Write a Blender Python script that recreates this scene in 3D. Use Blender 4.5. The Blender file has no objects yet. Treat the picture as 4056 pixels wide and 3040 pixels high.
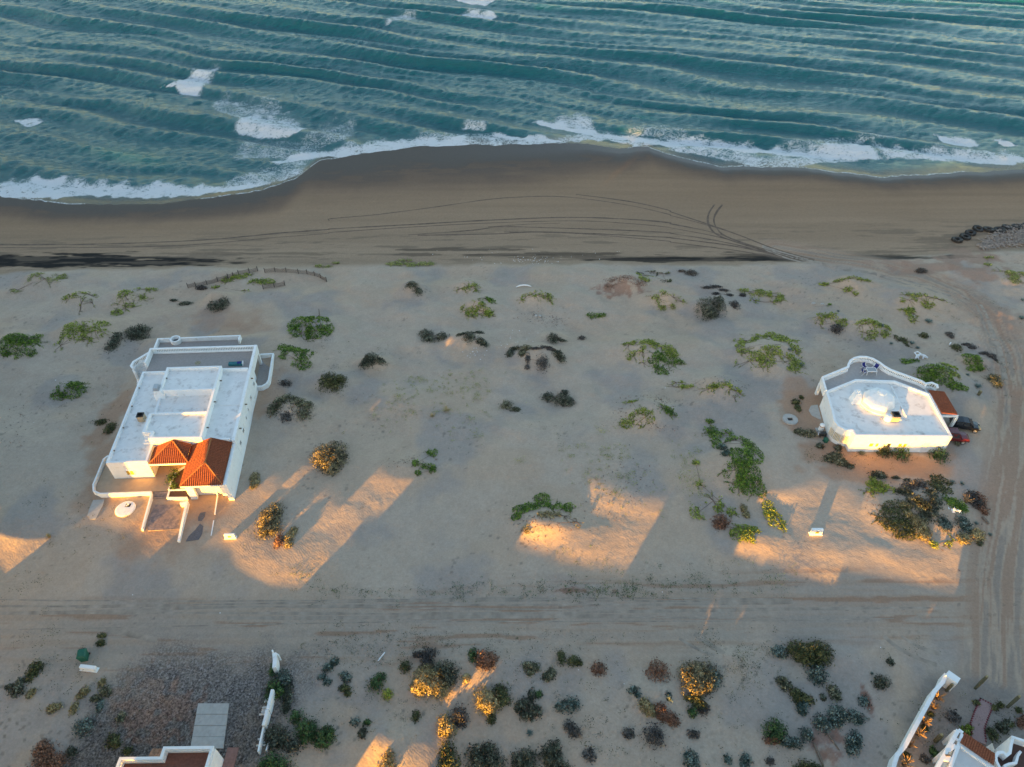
import bpy, math, random
import numpy as np
from mathutils import Vector
random.seed(7); RNG = np.random.default_rng(7)
R = math.radians
sc = bpy.context.scene
COL = sc.collection

# ------------------------------------------------------------------ camera, sky, sun, exposure
H, FPX, PITCH = 70.0, 2800.0, R(42.7)
SP, CP = math.sin(PITCH), math.cos(PITCH)
cam = bpy.data.cameras.new('camera'); camo = bpy.data.objects.new('camera', cam); COL.objects.link(camo)
cam.sensor_fit = 'HORIZONTAL'; cam.angle = 2*math.atan(2028/FPX); cam.clip_end = 6000; cam.clip_start = 1
camo.location = (0, 0, H); camo.rotation_euler = (R(90)-PITCH, 0, 0); sc.camera = camo

SUN_E, SUN_A = R(4.2), R(32.0)          # low evening sun behind the camera, slightly left
world = bpy.data.worlds.new('World'); sc.world = world; world.use_nodes = True
wn = world.node_tree; wn.nodes.clear()
sky = wn.nodes.new('ShaderNodeTexSky'); sky.sky_type = 'NISHITA'; sky.sun_disc = False
sky.sun_elevation = SUN_E; sky.sun_rotation = R(212); sky.altitude = 0; sky.air_density = 0.85; sky.dust_density = 1.1; sky.ozone_density = 1.0
bg = wn.nodes.new('ShaderNodeBackground'); bg.inputs[1].default_value = 0.15
wo = wn.nodes.new('ShaderNodeOutputWorld'); wn.links.new(sky.outputs[0], bg.inputs[0]); wn.links.new(bg.outputs[0], wo.inputs[0])
sl = bpy.data.lights.new('sun', 'SUN'); sl.energy = 5.0; sl.angle = R(0.5); sl.color = (1.0, 0.47, 0.05)
so = bpy.data.objects.new('sun', sl); COL.objects.link(so)
sv = Vector((-math.sin(SUN_A)*math.cos(SUN_E), -math.cos(SUN_A)*math.cos(SUN_E), math.sin(SUN_E)))
so.rotation_euler = sv.to_track_quat('Z', 'Y').to_euler(); so.location = (-60, -90, 60)
sc.view_settings.view_transform = 'Standard'; sc.view_settings.look = 'None'
sc.view_settings.exposure = 2.35; sc.view_settings.gamma = 1.0
sc.cycles.max_bounces = 6

# ------------------------------------------------------------------ helpers
def P(x, y, h=0.0):
    "point at height h seen at pixel (x, y) of the 4056 x 3040 photograph"
    u = (x-2028)/FPX; v = (y-1520)/FPX
    z = (H-h)/(SP+v*CP)
    return (u*z, z*(CP-v*SP), h)
def hash2(ix, iy, seed):
    n = (ix.astype(np.int64)*374761393 + iy.astype(np.int64)*668265263 + seed*974634821) & 0xffffffff
    n = ((n ^ (n >> 13))*1274126177) & 0xffffffff
    n = n ^ (n >> 16)
    return (n & 0xffff)/65535.0
def vn(x, y, seed=0):
    x = np.asarray(x, float); y = np.asarray(y, float)
    ix = np.floor(x); iy = np.floor(y); fx = x-ix; fy = y-iy
    fx = fx*fx*fx*(fx*(fx*6-15)+10); fy = fy*fy*fy*(fy*(fy*6-15)+10)
    a = hash2(ix, iy, seed); b = hash2(ix+1, iy, seed); c = hash2(ix, iy+1, seed); d = hash2(ix+1, iy+1, seed)
    return (a*(1-fx)+b*fx)*(1-fy)+(c*(1-fx)+d*fx)*fy
def fbm(x, y, seed=0, oct=4):
    s = 0; a = 0.5; t = 0
    for o in range(oct):
        s = s+a*vn(x*2**o, y*2**o, seed+o*17); t += a; a *= 0.55
    return s/t
def sst(a, b, x):
    t = np.clip((x-a)/(b-a), 0, 1); return t*t*(3-2*t)

def mesh_np(name, v, f, col=None, smooth=False, attrs=None):
    v = np.asarray(v, np.float32); f = np.asarray(f, np.int32); k = f.shape[1]
    me = bpy.data.meshes.new(name)
    me.vertices.add(len(v)); me.vertices.foreach_set('co', v.ravel())
    me.loops.add(f.size); me.loops.foreach_set('vertex_index', f.ravel())
    me.polygons.add(len(f)); me.polygons.foreach_set('loop_start', np.arange(0, f.size, k, dtype=np.int32))
    me.polygons.foreach_set('loop_total', np.full(len(f), k, np.int32))
    if smooth: me.polygons.foreach_set('use_smooth', np.ones(len(f), bool))
    if col is not None:
        a = me.color_attributes.new('Col', 'FLOAT_COLOR', 'POINT')
        c = np.ones((len(v), 4), np.float32); c[:, :3] = col; a.data.foreach_set('color', c.ravel())
    for n, d in (attrs or {}).items():
        a = me.attributes.new(n, 'FLOAT', 'POINT'); a.data.foreach_set('value', np.asarray(d, np.float32).ravel())
    me.update(calc_edges=True); me.validate()
    return me

LOC = {}
def tag(o, label=None, cat=None, group=None, kind=None):
    if label: o['label'] = label
    if cat: o['category'] = cat
    if group: o['group'] = group
    if kind: o['kind'] = kind
    return o
def thing(name, label, cat, loc, group=None):
    o = bpy.data.objects.new(name, None); o.empty_display_size = 0.3; COL.objects.link(o); o.location = loc
    LOC[o.name] = Vector(loc); return tag(o, label, cat, group)
def link(name, me, mat, parent=None, loc=(0, 0, 0)):
    o = bpy.data.objects.new(name, me); COL.objects.link(o)
    if mat is not None: me.materials.append(mat)
    if parent is not None:
        o.parent = parent; LOC[o.name] = LOC[parent.name]
    else:
        o.location = loc; LOC[o.name] = Vector(loc)
    return o
class MB:
    "collects world-space shapes and links them as one mesh object"
    def __init__(s, T=None): s.v = []; s.f = []; s.T = T
    def add(s, vs, fs):
        n = len(s.v)
        s.v += [s.T(*p) if s.T else tuple(p) for p in vs]; s.f += [[i+n for i in f] for f in fs]; return s
    def box(s, x0, x1, y0, y1, z0, z1):
        return s.prism([(x0, y0), (x1, y0), (x1, y1), (x0, y1)], z0, z1)
    def prism(s, poly, z0, z1):
        n = len(poly)
        vs = [(x, y, z0) for x, y in poly]+[(x, y, z1) for x, y in poly]
        fs = [[(i), (i+1) % n, (i+1) % n+n, i+n] for i in range(n)]+[list(range(n, 2*n)), list(range(n-1, -1, -1))]
        return s.add(vs, fs)
    def wall(s, path, th, z0, z1, closed=False):
        "wall of thickness th along a plan polyline, z1 may be a list of tops"
        n = len(path); L = []; Rr = []
        zt = z1 if isinstance(z1, (list, tuple)) else [z1]*n
        for i in range(n):
            if closed: a = path[i-1]; c = path[(i+1) % n]
            else: a = path[max(i-1, 0)]; c = path[min(i+1, n-1)]
            b = path[i]
            d1 = Vector((b[0]-a[0], b[1]-a[1])); d2 = Vector((c[0]-b[0], c[1]-b[1]))
            if d1.length < 1e-6: d1 = d2
            if d2.length < 1e-6: d2 = d1
            d1.normalize(); d2.normalize()
            n1 = Vector((-d1.y, d1.x)); n2 = Vector((-d2.y, d2.x)); m = (n1+n2)
            m = m/max(m.length, 1e-6); k = th/2/max(m.dot(n1), 0.35)
            L.append((b[0]+m.x*k, b[1]+m.y*k)); Rr.append((b[0]-m.x*k, b[1]-m.y*k))
        vs = []
        for i in range(n):
            vs += [(L[i][0], L[i][1], z0), (Rr[i][0], Rr[i][1], z0), (Rr[i][0], Rr[i][1], zt[i]), (L[i][0], L[i][1], zt[i])]
        fs = []
        rng = range(n if closed else n-1)
        for i in rng:
            a = 4*i; b = 4*((i+1) % n)
            fs += [[a, a+3, b+3, b], [a+1, b+1, b+2, a+2], [a+3, a+2, b+2, b+3], [a, b, b+1, a+1]]
        if not closed: fs += [[0, 1, 2, 3], [4*(n-1), 4*(n-1)+3, 4*(n-1)+2, 4*(n-1)+1]]
        return s.add(vs, fs)
    def tube(s, pts, r, seg=6, caps=True):
        pts = [Vector(p) for p in pts]; n = len(pts); rr = r if isinstance(r, (list, tuple)) else [r]*n
        vs = []; fs = []
        for i, p in enumerate(pts):
            d = (pts[min(i+1, n-1)]-pts[max(i-1, 0)]).normalized()
            a = d.cross(Vector((0, 0, 1)) if abs(d.z) < 0.9 else Vector((1, 0, 0))).normalized(); b = d.cross(a)
            for k in range(seg):
                t = 2*math.pi*k/seg; q = p+(a*math.cos(t)+b*math.sin(t))*rr[i]; vs.append(tuple(q))
        for i in range(n-1):
            for k in range(seg):
                fs.append([i*seg+k, i*seg+(k+1) % seg, (i+1)*seg+(k+1) % seg, (i+1)*seg+k])
        if caps: fs += [list(range(seg-1, -1, -1)), list(range((n-1)*seg, n*seg))]
        return s.add(vs, fs)
    def lathe(s, c, prof, seg=24):
        "prof: list of (radius, z)"
        vs = []; fs = []; n = len(prof)
        for r, z in prof:
            for k in range(seg):
                t = 2*math.pi*k/seg; vs.append((c[0]+r*math.cos(t), c[1]+r*math.sin(t), c[2]+z))
        for i in range(n-1):
            for k in range(seg):
                fs.append([i*seg+k, i*seg+(k+1) % seg, (i+1)*seg+(k+1) % seg, (i+1)*seg+k])
        if prof[0][0] > 1e-4: fs.append(list(range(seg-1, -1, -1)))
        if prof[-1][0] > 1e-4: fs.append(list(range((n-1)*seg, n*seg)))
        return s.add(vs, fs)
    def quad(s, *p): return s.add(p, [list(range(len(p)))])
    def build(s, name, mat, parent=None, loc=(0, 0, 0), smooth=False, bevel=0):
        o0 = LOC[parent.name] if parent is not None else Vector(loc)
        me = bpy.data.meshes.new(name)
        me.from_pydata([(p[0]-o0.x, p[1]-o0.y, p[2]-o0.z) for p in s.v], [], s.f); me.update()
        if smooth:
            for p in me.polygons: p.use_smooth = True
        o = link(name, me, mat, parent, loc)
        if bevel:
            b = o.modifiers.new('bevel', 'BEVEL'); b.width = bevel; b.segments = 2; b.limit_method = 'ANGLE'
        return o

# ------------------------------------------------------------------ materials
def nodes(name):
    m = bpy.data.materials.new(name); m.use_nodes = True; t = m.node_tree
    return m, t, t.nodes['Principled BSDF']
def mat(name, col, rough=0.8, n=0.15, scale=3.0, stain=None, stain_scale=0.6, stain_lo=0.5, stain_hi=0.62, bump=0.0, metal=0.0, spec=0.3, bscale=30, sz=1.0):
    m, t, b = nodes(name); L = t.links
    tc = t.nodes.new('ShaderNodeTexCoord'); mp = t.nodes.new('ShaderNodeMapping'); L.new(tc.outputs['Object'], mp.inputs[0])
    mp.inputs['Scale'].default_value = (1, 1, sz)
    nz = t.nodes.new('ShaderNodeTexNoise'); nz.inputs['Scale'].default_value = scale; nz.inputs['Detail'].default_value = 6
    L.new(mp.outputs[0], nz.inputs['Vector'])
    mr = t.nodes.new('ShaderNodeMapRange'); mr.inputs[1].default_value = 0.25; mr.inputs[2].default_value = 0.75
    mr.inputs[3].default_value = 1-n; mr.inputs[4].default_value = 1+n; L.new(nz.outputs[0], mr.inputs[0])
    mx = t.nodes.new('ShaderNodeMix'); mx.data_type = 'RGBA'; mx.blend_type = 'MULTIPLY'; mx.inputs[0].default_value = 1
    mx.inputs[6].default_value = (*col, 1); L.new(mr.outputs[0], mx.inputs[7]); out = mx.outputs[2]
    if stain:
        n2 = t.nodes.new('ShaderNodeTexNoise'); n2.inputs['Scale'].default_value = stain_scale; n2.inputs['Detail'].default_value = 7; n2.inputs['Roughness'].default_value = 0.65
        L.new(mp.outputs[0], n2.inputs['Vector'])
        m2 = t.nodes.new('ShaderNodeMapRange'); m2.inputs[1].default_value = stain_lo; m2.inputs[2].default_value = stain_hi; L.new(n2.outputs[0], m2.inputs[0])
        x2 = t.nodes.new('ShaderNodeMix'); x2.data_type = 'RGBA'; L.new(m2.outputs[0], x2.inputs[0]); L.new(out, x2.inputs[6]); x2.inputs[7].default_value = (*stain, 1); out = x2.outputs[2]
    L.new(out, b.inputs['Base Color']); b.inputs['Roughness'].default_value = rough; b.inputs['Metallic'].default_value = metal
    b.inputs['Specular IOR Level'].default_value = spec
    if bump:
        n3 = t.nodes.new('ShaderNodeTexNoise'); n3.inputs['Scale'].default_value = bscale; L.new(mp.outputs[0], n3.inputs['Vector'])
        bp = t.nodes.new('ShaderNodeBump'); bp.inputs['Strength'].default_value = bump; bp.inputs['Distance'].default_value = 0.05
        L.new(n3.outputs[0], bp.inputs['Height']); L.new(bp.outputs[0], b.inputs['Normal'])
    return m
def leafmat(name, rough=0.6, trans=0.0):
    m, t, b = nodes(name)
    a = t.nodes.new('ShaderNodeVertexColor'); a.layer_name = 'Col'
    t.links.new(a.outputs[0], b.inputs['Base Color']); b.inputs['Roughness'].default_value = rough; b.inputs['Specular IOR Level'].default_value = 0.25
    return m
M = {}
M['white'] = mat('white_paint', (0.80, 0.80, 0.79), 0.85, 0.05, 2.0, stain=(0.52, 0.47, 0.42), stain_scale=1.1, stain_lo=0.58, stain_hi=0.80, bump=0.15)
M['deck'] = mat('roof_coating', (0.75, 0.73, 0.70), 0.7, 0.07, 1.4, stain=(0.44, 0.40, 0.37), stain_scale=1.0, stain_lo=0.53, stain_hi=0.74)
M['terrace'] = mat('terrace_floor', (0.32, 0.285, 0.265), 0.85, 0.12, 4.0, bump=0.2)
M['maroon'] = mat('maroon_tiles', (0.19, 0.075, 0.05), 0.8, 0.25, 5.0, bump=0.2)
M['tile'] = mat('clay_tiles', (0.22, 0.062, 0.026), 0.8, 0.6, 9.0)
M['cap'] = mat('ridge_tiles', (0.33, 0.13, 0.045), 0.75, 0.2, 6.0)
M['concrete'] = mat('concrete', (0.40, 0.38, 0.35), 0.9, 0.12, 2.5, stain=(0.25, 0.23, 0.21), stain_scale=0.8, stain_lo=0.6, stain_hi=0.75, bump=0.15)
M['glass'] = mat('window_glass', (0.03, 0.035, 0.04), 0.08, 0.1, 2.0, spec=0.5)
M['dark'] = mat('dark_metal', (0.035, 0.033, 0.032), 0.5, 0.2, 5.0)
M['beige'] = mat('beige_metal', (0.42, 0.33, 0.22), 0.45, 0.08, 3.0)
M['galv'] = mat('galvanised_metal', (0.5, 0.5, 0.5), 0.35, 0.1, 4.0, metal=0.8)
M['rubber'] = mat('tyre_rubber', (0.025, 0.024, 0.024), 0.7, 0.3, 5.0, stain=(0.20, 0.17, 0.14), stain_scale=2.0, stain_lo=0.55, stain_hi=0.8)
M['wood'] = mat('weathered_wood', (0.17, 0.13, 0.10), 0.9, 0.3, 6.0)
M['driftwood'] = mat('driftwood', (0.27, 0.245, 0.225), 0.9, 0.5, 2.0)
M['paver'] = mat('stone_paving', (0.30, 0.23, 0.20), 0.85, 0.3, 3.0, bump=0.3)
M['slate'] = mat('slate_paving', (0.13, 0.12, 0.125), 0.85, 0.3, 6.0, bump=0.3)
M['soil'] = mat('planter_soil', (0.10, 0.06, 0.045), 0.95, 0.3, 6.0)
M['bin'] = mat('green_plastic', (0.012, 0.10, 0.065), 0.5, 0.15, 4.0)
M['teal'] = mat('teal_fabric', (0.03, 0.15, 0.17), 0.7, 0.15, 4.0)
M['blue'] = mat('blue_fabric', (0.02, 0.025, 0.16), 0.8, 0.1, 4.0)
M['plastic'] = mat('white_plastic', (0.78, 0.78, 0.78), 0.5, 0.04, 4.0)
M['yellow'] = mat('yellow_glass', (0.45, 0.30, 0.04), 0.4, 0.2, 4.0)
M['redpaint'] = mat('red_car_paint', (0.10, 0.009, 0.011), 0.25, 0.06, 3.0, spec=0.6)
M['blackpaint'] = mat('black_car_paint', (0.008, 0.009, 0.012), 0.18, 0.05, 3.0, spec=0.6)
M['rim'] = mat('alloy_rim', (0.55, 0.55, 0.55), 0.35, 0.05, 3.0, metal=0.7)
M['lamp'] = mat('headlamp', (0.7, 0.7, 0.7), 0.15, 0.05, 3.0, spec=0.6)
M['redlamp'] = mat('tail_lamp', (0.35, 0.02, 0.02), 0.2, 0.05, 3.0)
M['leaf'] = leafmat('leaves')
M['twig'] = mat('twigs', (0.15, 0.10, 0.07), 0.9, 0.3, 5.0)
M['rut'] = mat('rut_sand', (0.30, 0.245, 0.195), 0.95, 0.3, 1.0)
M['track'] = mat('track_sand', (0.135, 0.095, 0.070), 0.95, 0.35, 1.0)
# ------------------------------------------------------------------ shoreline and dune-edge curves (plan, metres)
SEA = -5.2
D = 1.8336
def curve(pts, h, s=D):
    q = sorted(P(x*s, y*s, h)[:2] for x, y in pts); return np.array([a for a, b in q]), np.array([b for a, b in q])
_wx, _wy = curve([(-40, 418), (0, 425), (120, 437), (200, 441), (270, 443), (340, 441), (400, 432), (480, 425), (560, 412), (640, 385), (690, 348), (800, 330), (900, 318), (1000, 312), (1100, 313), (1200, 309), (1280, 311), (1340, 320), (1400, 318), (1480, 345), (1560, 362), (1700, 360), (1800, 372), (1900, 384), (2050, 375), (2212, 366), (2260, 366)], SEA)
def wline(X):
    return np.interp(X, _wx, _wy)+0.5*(vn(X*0.22, X*0+3.3, 5)-0.5)*2+0.35*(vn(X*0.7, X*0+1.3, 6)-0.5)*2
_ex, _ey = curve([(-60, 598), (0, 592), (200, 583), (380, 579), (700, 577), (1000, 571), (1300, 571), (1600, 573), (1750, 565), (1900, 556), (2110, 548), (2212, 542), (2300, 540)], -3.4)
def eline(X): return np.interp(X, _ex, _ey)+0.7*(vn(X*0.2, X*0+9.1, 8)-0.5)

# ------------------------------------------------------------------ terrain height
H1O = (-50.4, 57.75)
def f1(a, b, z=0.0): return (H1O[0]+a-0.115*b, H1O[1]+0.045*a+b, z)
def inv1(X, Y):
    x = X-H1O[0]; y = Y-H1O[1]; det = 1+0.045*0.115
    return (x+0.115*y)/det, (y-0.045*x)/det
def base(X, Y):
    X = np.asarray(X, float); Y = np.asarray(Y, float)
    e = eline(X); w = wline(X)
    z = np.interp(Y, [0, 15, 24, 34, 44, 60, 68], [-1.2, -1.1, -0.9, -0.6, -0.12, 0.26, -0.2])
    t = np.clip((Y-68)/np.maximum(e-2-68, 1), 0, 1)
    z = z-2.9*t
    n = (fbm(X*0.09, Y*0.11, 21, 3)-0.5)*2.1+(fbm(X*0.30, Y*0.36, 22, 4)-0.5)*0.6
    z = z+n*sst(58, 72, Y)*(1-0.75*sst(-4, 1, Y-e))+0.22*n*(1-sst(58, 72, Y))*(1-0.7*np.exp(-((Y-38.5)/3)**2))
    s = sst(-2.5, 2.0, Y-e)
    tb = np.clip((Y-e)/np.maximum(w-e, 1), 0, None)
    beach = -3.65-(1.55)*np.where(tb < 1, tb**1.2, 1+(tb-1)*7)
    z = z*(1-s)+beach*s
    # level pads under the two houses
    a, b = inv1(X, Y)
    d = np.maximum(np.maximum(-1.5-a, a-16.6), np.maximum(-4-b, b-27.5)); k = 1-sst(0, 4.5, d); z = z*(1-k)
    d = np.maximum(np.maximum(42-X, X-64), np.maximum(60.5-Y, Y-77)); k = 1-sst(0, 4.5, d); z = z*(1-k)-0.0*k
    return z
def P_on(px, py, fn):
    z = 0.0
    for _ in range(7):
        x, y, _h = P(px, py, z); z = float(fn(np.array([x]), np.array([y]))[0])
    return x, y, z
BUMPS = []       # (x, y, rx, ry, height, rotation)
def bump(px, py, rx, ry, h, rot=0.0):
    x, y, z = P_on(px, py, base); BUMPS.append((x, y, rx, ry, h, rot))
# sunlit sand banks
bump(1010, 2215, 9.0, 4.2, 0.22, 0.05); bump(1420, 2010, 6, 4, 0.12, 0.6); bump(1620, 1855, 3.2, 1.8, 0.55)
bump(2150, 2075, 3.2, 2.0, 0.95); bump(2330, 2140, 7, 3.5, 0.3, 0.1); bump(2480, 1930, 5, 4, 0.25)
bump(3500, 2190, 12, 4.5, 0.26); bump(2970, 2140, 4.0, 2.2, 0.35); bump(3540, 2060, 3.0, 2.2, 0.15)
bump(90, 2075, 4.5, 3.2, 0.55); bump(1560, 2960, 3.6, 2.6, 0.9, 0.2); bump(2890, 2610, 2.0, 1.2, 0.5); bump(3325, 2610, 2.2, 1.4, 0.45)
bump(3870, 1600, 3.2, 2.6, 0.75); bump(2000, 2000, 3, 2, 0.0)
# plant mounds along the dunes: (px, py, radius, height)
for q in [(150, 1120, 4, .5), (317, 1195, 3.4, .6), (500, 1190, 4, .6), (340, 1320, 5, .8), (75, 1370, 4.4, .8), (275, 1545, 3, .4), (857, 1195, 3, .6), (1635, 1150, 3, .7), (1859, 1142, 3, .5),
          (1900, 1225, 3.6, .7), (1226, 1300, 4.6, .6), (1172, 1425, 3, .4), (1860, 1350, 3.2, .45), (1475, 1440, 2.6, .5), (1317, 1515, 3, .6), (1154, 1630, 3.4, .7), (2122, 1190, 3.6, .8), (2480, 1125, 4.2, .6),
          (2620, 1190, 3.6, .6), (2814, 1217, 3, .5), (2194, 1345, 2.2, .4), (2120, 1415, 5, 1.1), (2565, 1400, 6, 1.0), (2860, 1545, 3.8, .7), (2550, 1650, 4.6, .9), (3045, 1400, 6, .9), (2940, 1850, 6, .5),
          (3380, 1120, 4, .4), (3640, 1185, 4, .5), (3282, 1270, 3, .5), (3450, 1300, 3.6, .5), (3690, 1480, 4.5, .6), (3852, 1440, 2.4, .4), (4015, 1100, 5, .2), (3665, 2005, 5, .5), (2600, 2760, 2.6, .3), (1920, 2640, 5, .25)]:
    bump(q[0], q[1], q[2]*0.95, q[2]*0.70, min(q[3]*2.9, 1.9))
def hgt(X, Y):
    X = np.asarray(X, float); Y = np.asarray(Y, float); z = base(X, Y)
    for (x, y, rx, ry, h, rot) in BUMPS:
        m = (np.abs(X-x) < 3.2*max(rx, ry)) & (np.abs(Y-y) < 3.2*max(rx, ry))
        if not np.any(m): continue
        c, s = math.cos(rot), math.sin(rot); dx = X[m]-x; dy = Y[m]-y
        u = (dx*c+dy*s)/rx; v = (-dx*s+dy*c)/ry; r2 = u*u+v*v
        z[m] += h*np.exp(-1.1*r2)
    return z
def W(px, py, dz=0.0):
    x, y, z = P_on(px, py, hgt); return (x, y, z+dz)
def G(x, y): return float(hgt(np.array([x]), np.array([y]))[0])
def mpp(px, py):
    "metres per photograph pixel, across, at the ground seen there"
    x, y, z = W(px, py); return (y*CP+(H-z)*SP)/FPX

# ------------------------------------------------------------------ ground sheet: colours of sand, silt, gravel, earth
def ground_colours(X, Y, Z):
    N = len(X); c = np.empty((N, 3)); e = eline(X); w = wline(X); wet = np.zeros(N)
    n1 = fbm(X*0.08, Y*0.10, 41, 4); n2 = fbm(X*0.5, Y*0.5, 42, 4); n3 = vn(X*3.1, Y*3.1, 43); n4 = fbm(X*0.03+5, Y*0.5, 44, 4)
    sand = np.array([0.405, 0.325, 0.254]); warm = np.array([0.42, 0.31, 0.222]); grey = np.array([0.315, 0.272, 0.238])
    k = sst(0.42, 0.62, n1)[:, None]; c[:] = sand*(1-k*0.55)+warm*k*0.55
    k = sst(0.5, 0.7, fbm(X*0.12+9, Y*0.12, 47, 4))[:, None]; c[:] = c*(1-k*0.85)+grey*k*0.85
    c *= (0.93+0.14*n2)[:, None]
    def mixc(k, col, s=1.0):
        k = np.clip(k*s, 0, 1)[:, None]; c[:] = c*(1-k)+np.array(col)*k
    def patch(px, py, rx, ry, col, s=1.0, rough=0.6, sx=0.6, sy=0.6, rot=0.0, seed=60, h=0.0, edge=0.5):
        x, y, z = W(px, py)
        m = np.where((np.abs(X-x) < 2*max(rx, ry)) & (np.abs(Y-y) < 2*max(rx, ry)))[0]
        if not len(m): return
        cc, ss = math.cos(rot), math.sin(rot); dx = X[m]-x; dy = Y[m]-y; u = (dx*cc+dy*ss)/rx; v = (-dx*ss+dy*cc)/ry
        f = 1-np.sqrt(u*u+v*v)+rough*(fbm((dx*cc+dy*ss)*sx+px, (-dx*ss+dy*cc)*sy+py, seed, 4)-0.5)*2
        k = np.clip(sst(0, edge, f)*s, 0, 1)[:, None]; c[m] = c[m]*(1-k)+np.array(col)*k
    # beach
    t = np.clip((Y-e)/np.maximum(w-e, 1), 0, 1.2); on = sst(-1.0, 0.8, Y-e+1.5*(n2-0.5))
    bc = np.stack([np.interp(t, [0, .25, .6, 1], v) for v in ([.30, .29, .27, .205], [.222, .205, .183, .137], [.155, .138, .118, .09])], 1)
    bc *= (0.86+0.28*n4)[:, None]; c[:] = c*(1-on[:, None])+bc*on[:, None]
    ww = np.interp(X, [-112, -80, -58, -35, -10, 12, 25, 50, 90, 120], [7, 8, 11, 20, 22, 18, 12, 7, 6, 7])
    dw = w-Y
    k = 1-sst(0.75, 1.5, dw/ww+0.35*(fbm(X*0.06, Y*0.25, 50, 4)-0.5)); mixc(k*on, (.165, .115, .085), 0.85)
    blot = sst(0.50, 0.6, fbm(X*0.14+3, Y*0.3, 53, 4))*sst(0.35, 0.6, dw/ww)
    k = (1-sst(0.40, 1.15, dw/ww+0.25*(fbm(X*0.07, Y*0.4, 51, 4)-0.5)))*on; mixc(k*(1-0.45*blot), (.066, .053, .046), 0.95); wet = np.maximum(wet, k*0.75*(1-blot*0.5))
    k = (1-sst(0.2, 0.5, dw/ww))*on*sst(-30, 30, X); mixc(k, (.10, .092, .095), 0.6); wet = np.maximum(wet, k)
    # wrack lines of dark weed
    for (px, py, rx, ry, s, sd) in [(100, 1030, 22, 2.6, 1, 61), (420, 1037, 26, 1.9, 1, 62), (700, 1040, 10, 1.0, .6, 63), (60, 1050, 18, 1.4, .8, 64), (2720, 1031, 16, .9, .9, 65), (2930, 1022, 14, .9, .7, 66), (3280, 1025, 24, 1.2, .8, 67), (3150, 1010, 14, 1.2, .6, 68), (2280, 1005, 14, .7, .6, 69), (1780, 990, 12, .7, .6, 70), (1660, 1010, 10, .6, .5, 71), (2030, 1012, 16, .5, .5, 72), (2500, 1022, 20, .6, .5, 73), (1050, 1005, 20, .6, .35, 74), (3620, 1022, 12, .6, .6, 75)]:
        patch(px, py, rx, ry, (.022, .021, .02), s, 1.0, 0.16, 1.3, 0.0, sd, edge=0.35)
    k = sst(0.55, 0.68, fbm(X*0.12, Y*1.1, 77, 4))*sst(-1, 3, Y-e)*(1-sst(9, 17, Y-e)); mixc(k, (.15, .115, .085), 0.6)
    # road of packed earth along the front of the plots
    yr = 38.6+0.02*X+1.2*np.sin(X*0.05); k = np.exp(-(np.abs(Y-yr)/4.2)**4)
    st = fbm(X*0.05, Y*1.6, 80, 5); mixc(k, (.345, .278, .22), 0.7); mixc(k*sst(0.48, 0.66, st), (.31, .215, .15), 0.35); mixc(k*sst(0.5, 0.36, st), (.26, .22, .185), 0.3)
    mixc(k*sst(0.60, 0.68, fbm(X*0.11+4, Y*1.8, 81, 4)), (.27, .15, .09), 0.6)
    # track bending from the road to the beach on the right
    tr = [W(*q)[:2] for q in [(3950, 2700), (3945, 2500), (3950, 2300), (3985, 2050), (4020, 1800), (4030, 1600), (3990, 1400), (3930, 1260), (3800, 1150), (3640, 1085), (3450, 1040), (3250, 1015), (3080, 985)]]
    best = np.full(N, 99.0); along = np.zeros(N); acc = 0
    for (x0, y0), (x1, y1) in zip(tr[:-1], tr[1:]):
        L = math.hypot(x1-x0, y1-y0); tt = np.clip(((X-x0)*(x1-x0)+(Y-y0)*(y1-y0))/L**2, 0, 1)
        d = np.hypot(X-x0-tt*(x1-x0), Y-y0-tt*(y1-y0)); sgn = np.sign((x1-x0)*(Y-y0)-(y1-y0)*(X-x0)); m = d < np.abs(best)
        best[m] = (d*sgn)[m]; along[m] = (acc+tt*L)[m]; acc += L
    k = np.exp(-(np.abs(best)/3.3)**4); st = fbm(best*1.5, along*0.07, 83, 5)
    mixc(k, (.38, .285, .21), 0.8); mixc(k*sst(0.5, 0.60, st), (.28, .175, .12), 0.65); mixc(k*sst(0.47, 0.38, st), (.21, .175, .15), 0.6)
    # reddish earth and rubble where fill shows through the sand
    for (px, py, rx, ry, s) in [(3700, 1060, 9, 3, .8), (3850, 1020, 7, 4, .8), (3880, 1080, 6, 3.5, .8), (3960, 1250, 5, 8, .45), (3560, 1040, 8, 1.5, .5)]:
        patch(px, py, rx, ry, (.31, .205, .15), s, 0.9, 0.5, 0.5, 0, 90)
    for (px, py, rx, ry, s) in [(460, 1620, 3, 9, .85), (440, 1800, 3.5, 5, .75), (400, 1960, 3, 4, .6), (1060, 1560, 3, 6, .7), (3190, 1640, 3.5, 6, .9), (3180, 1560, 3, 4, .7), (3270, 1800, 5, 4, .9), (3480, 1830, 8, 2.8, .9), (3650, 1850, 6, 2.8, .8), (3420, 1870, 7, 3, .7), (3720, 1790, 4, 3, .6), (640, 2110, 5, 7, .55), (860, 2000, 4, 5, .7), (880, 1270, 7, 3.5, .5), (950, 1310, 5, 4, .45), (600, 2130, 4, 3, .4), (700, 1400, 9, 2.5, .35)]:
        patch(px, py, rx, ry, (.355, .225, .15), s, 0.7, 0.35, 0.35, 0, 91)
    for (px, py, rx, ry, s) in [(3245, 2925, 1.3, 1.6, .5), (3310, 2890, .8, 1.8, .6), (3270, 2990, 1.4, 1.8, .6), (2450, 1150, 4.5, 2.0, .55), (3440, 2790, .5, 1.6, .8), (2310, 2340, 3, .4, .6)]:
        patch(px, py, rx, ry, (.20, .085, .055), s, 1.1, 1.1, 1.1, 0, 92)
    # dark gravel yard of the lower left house
    x0, y0, _ = W(640, 2800); u = (X-x0); v = (Y-y0)
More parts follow.
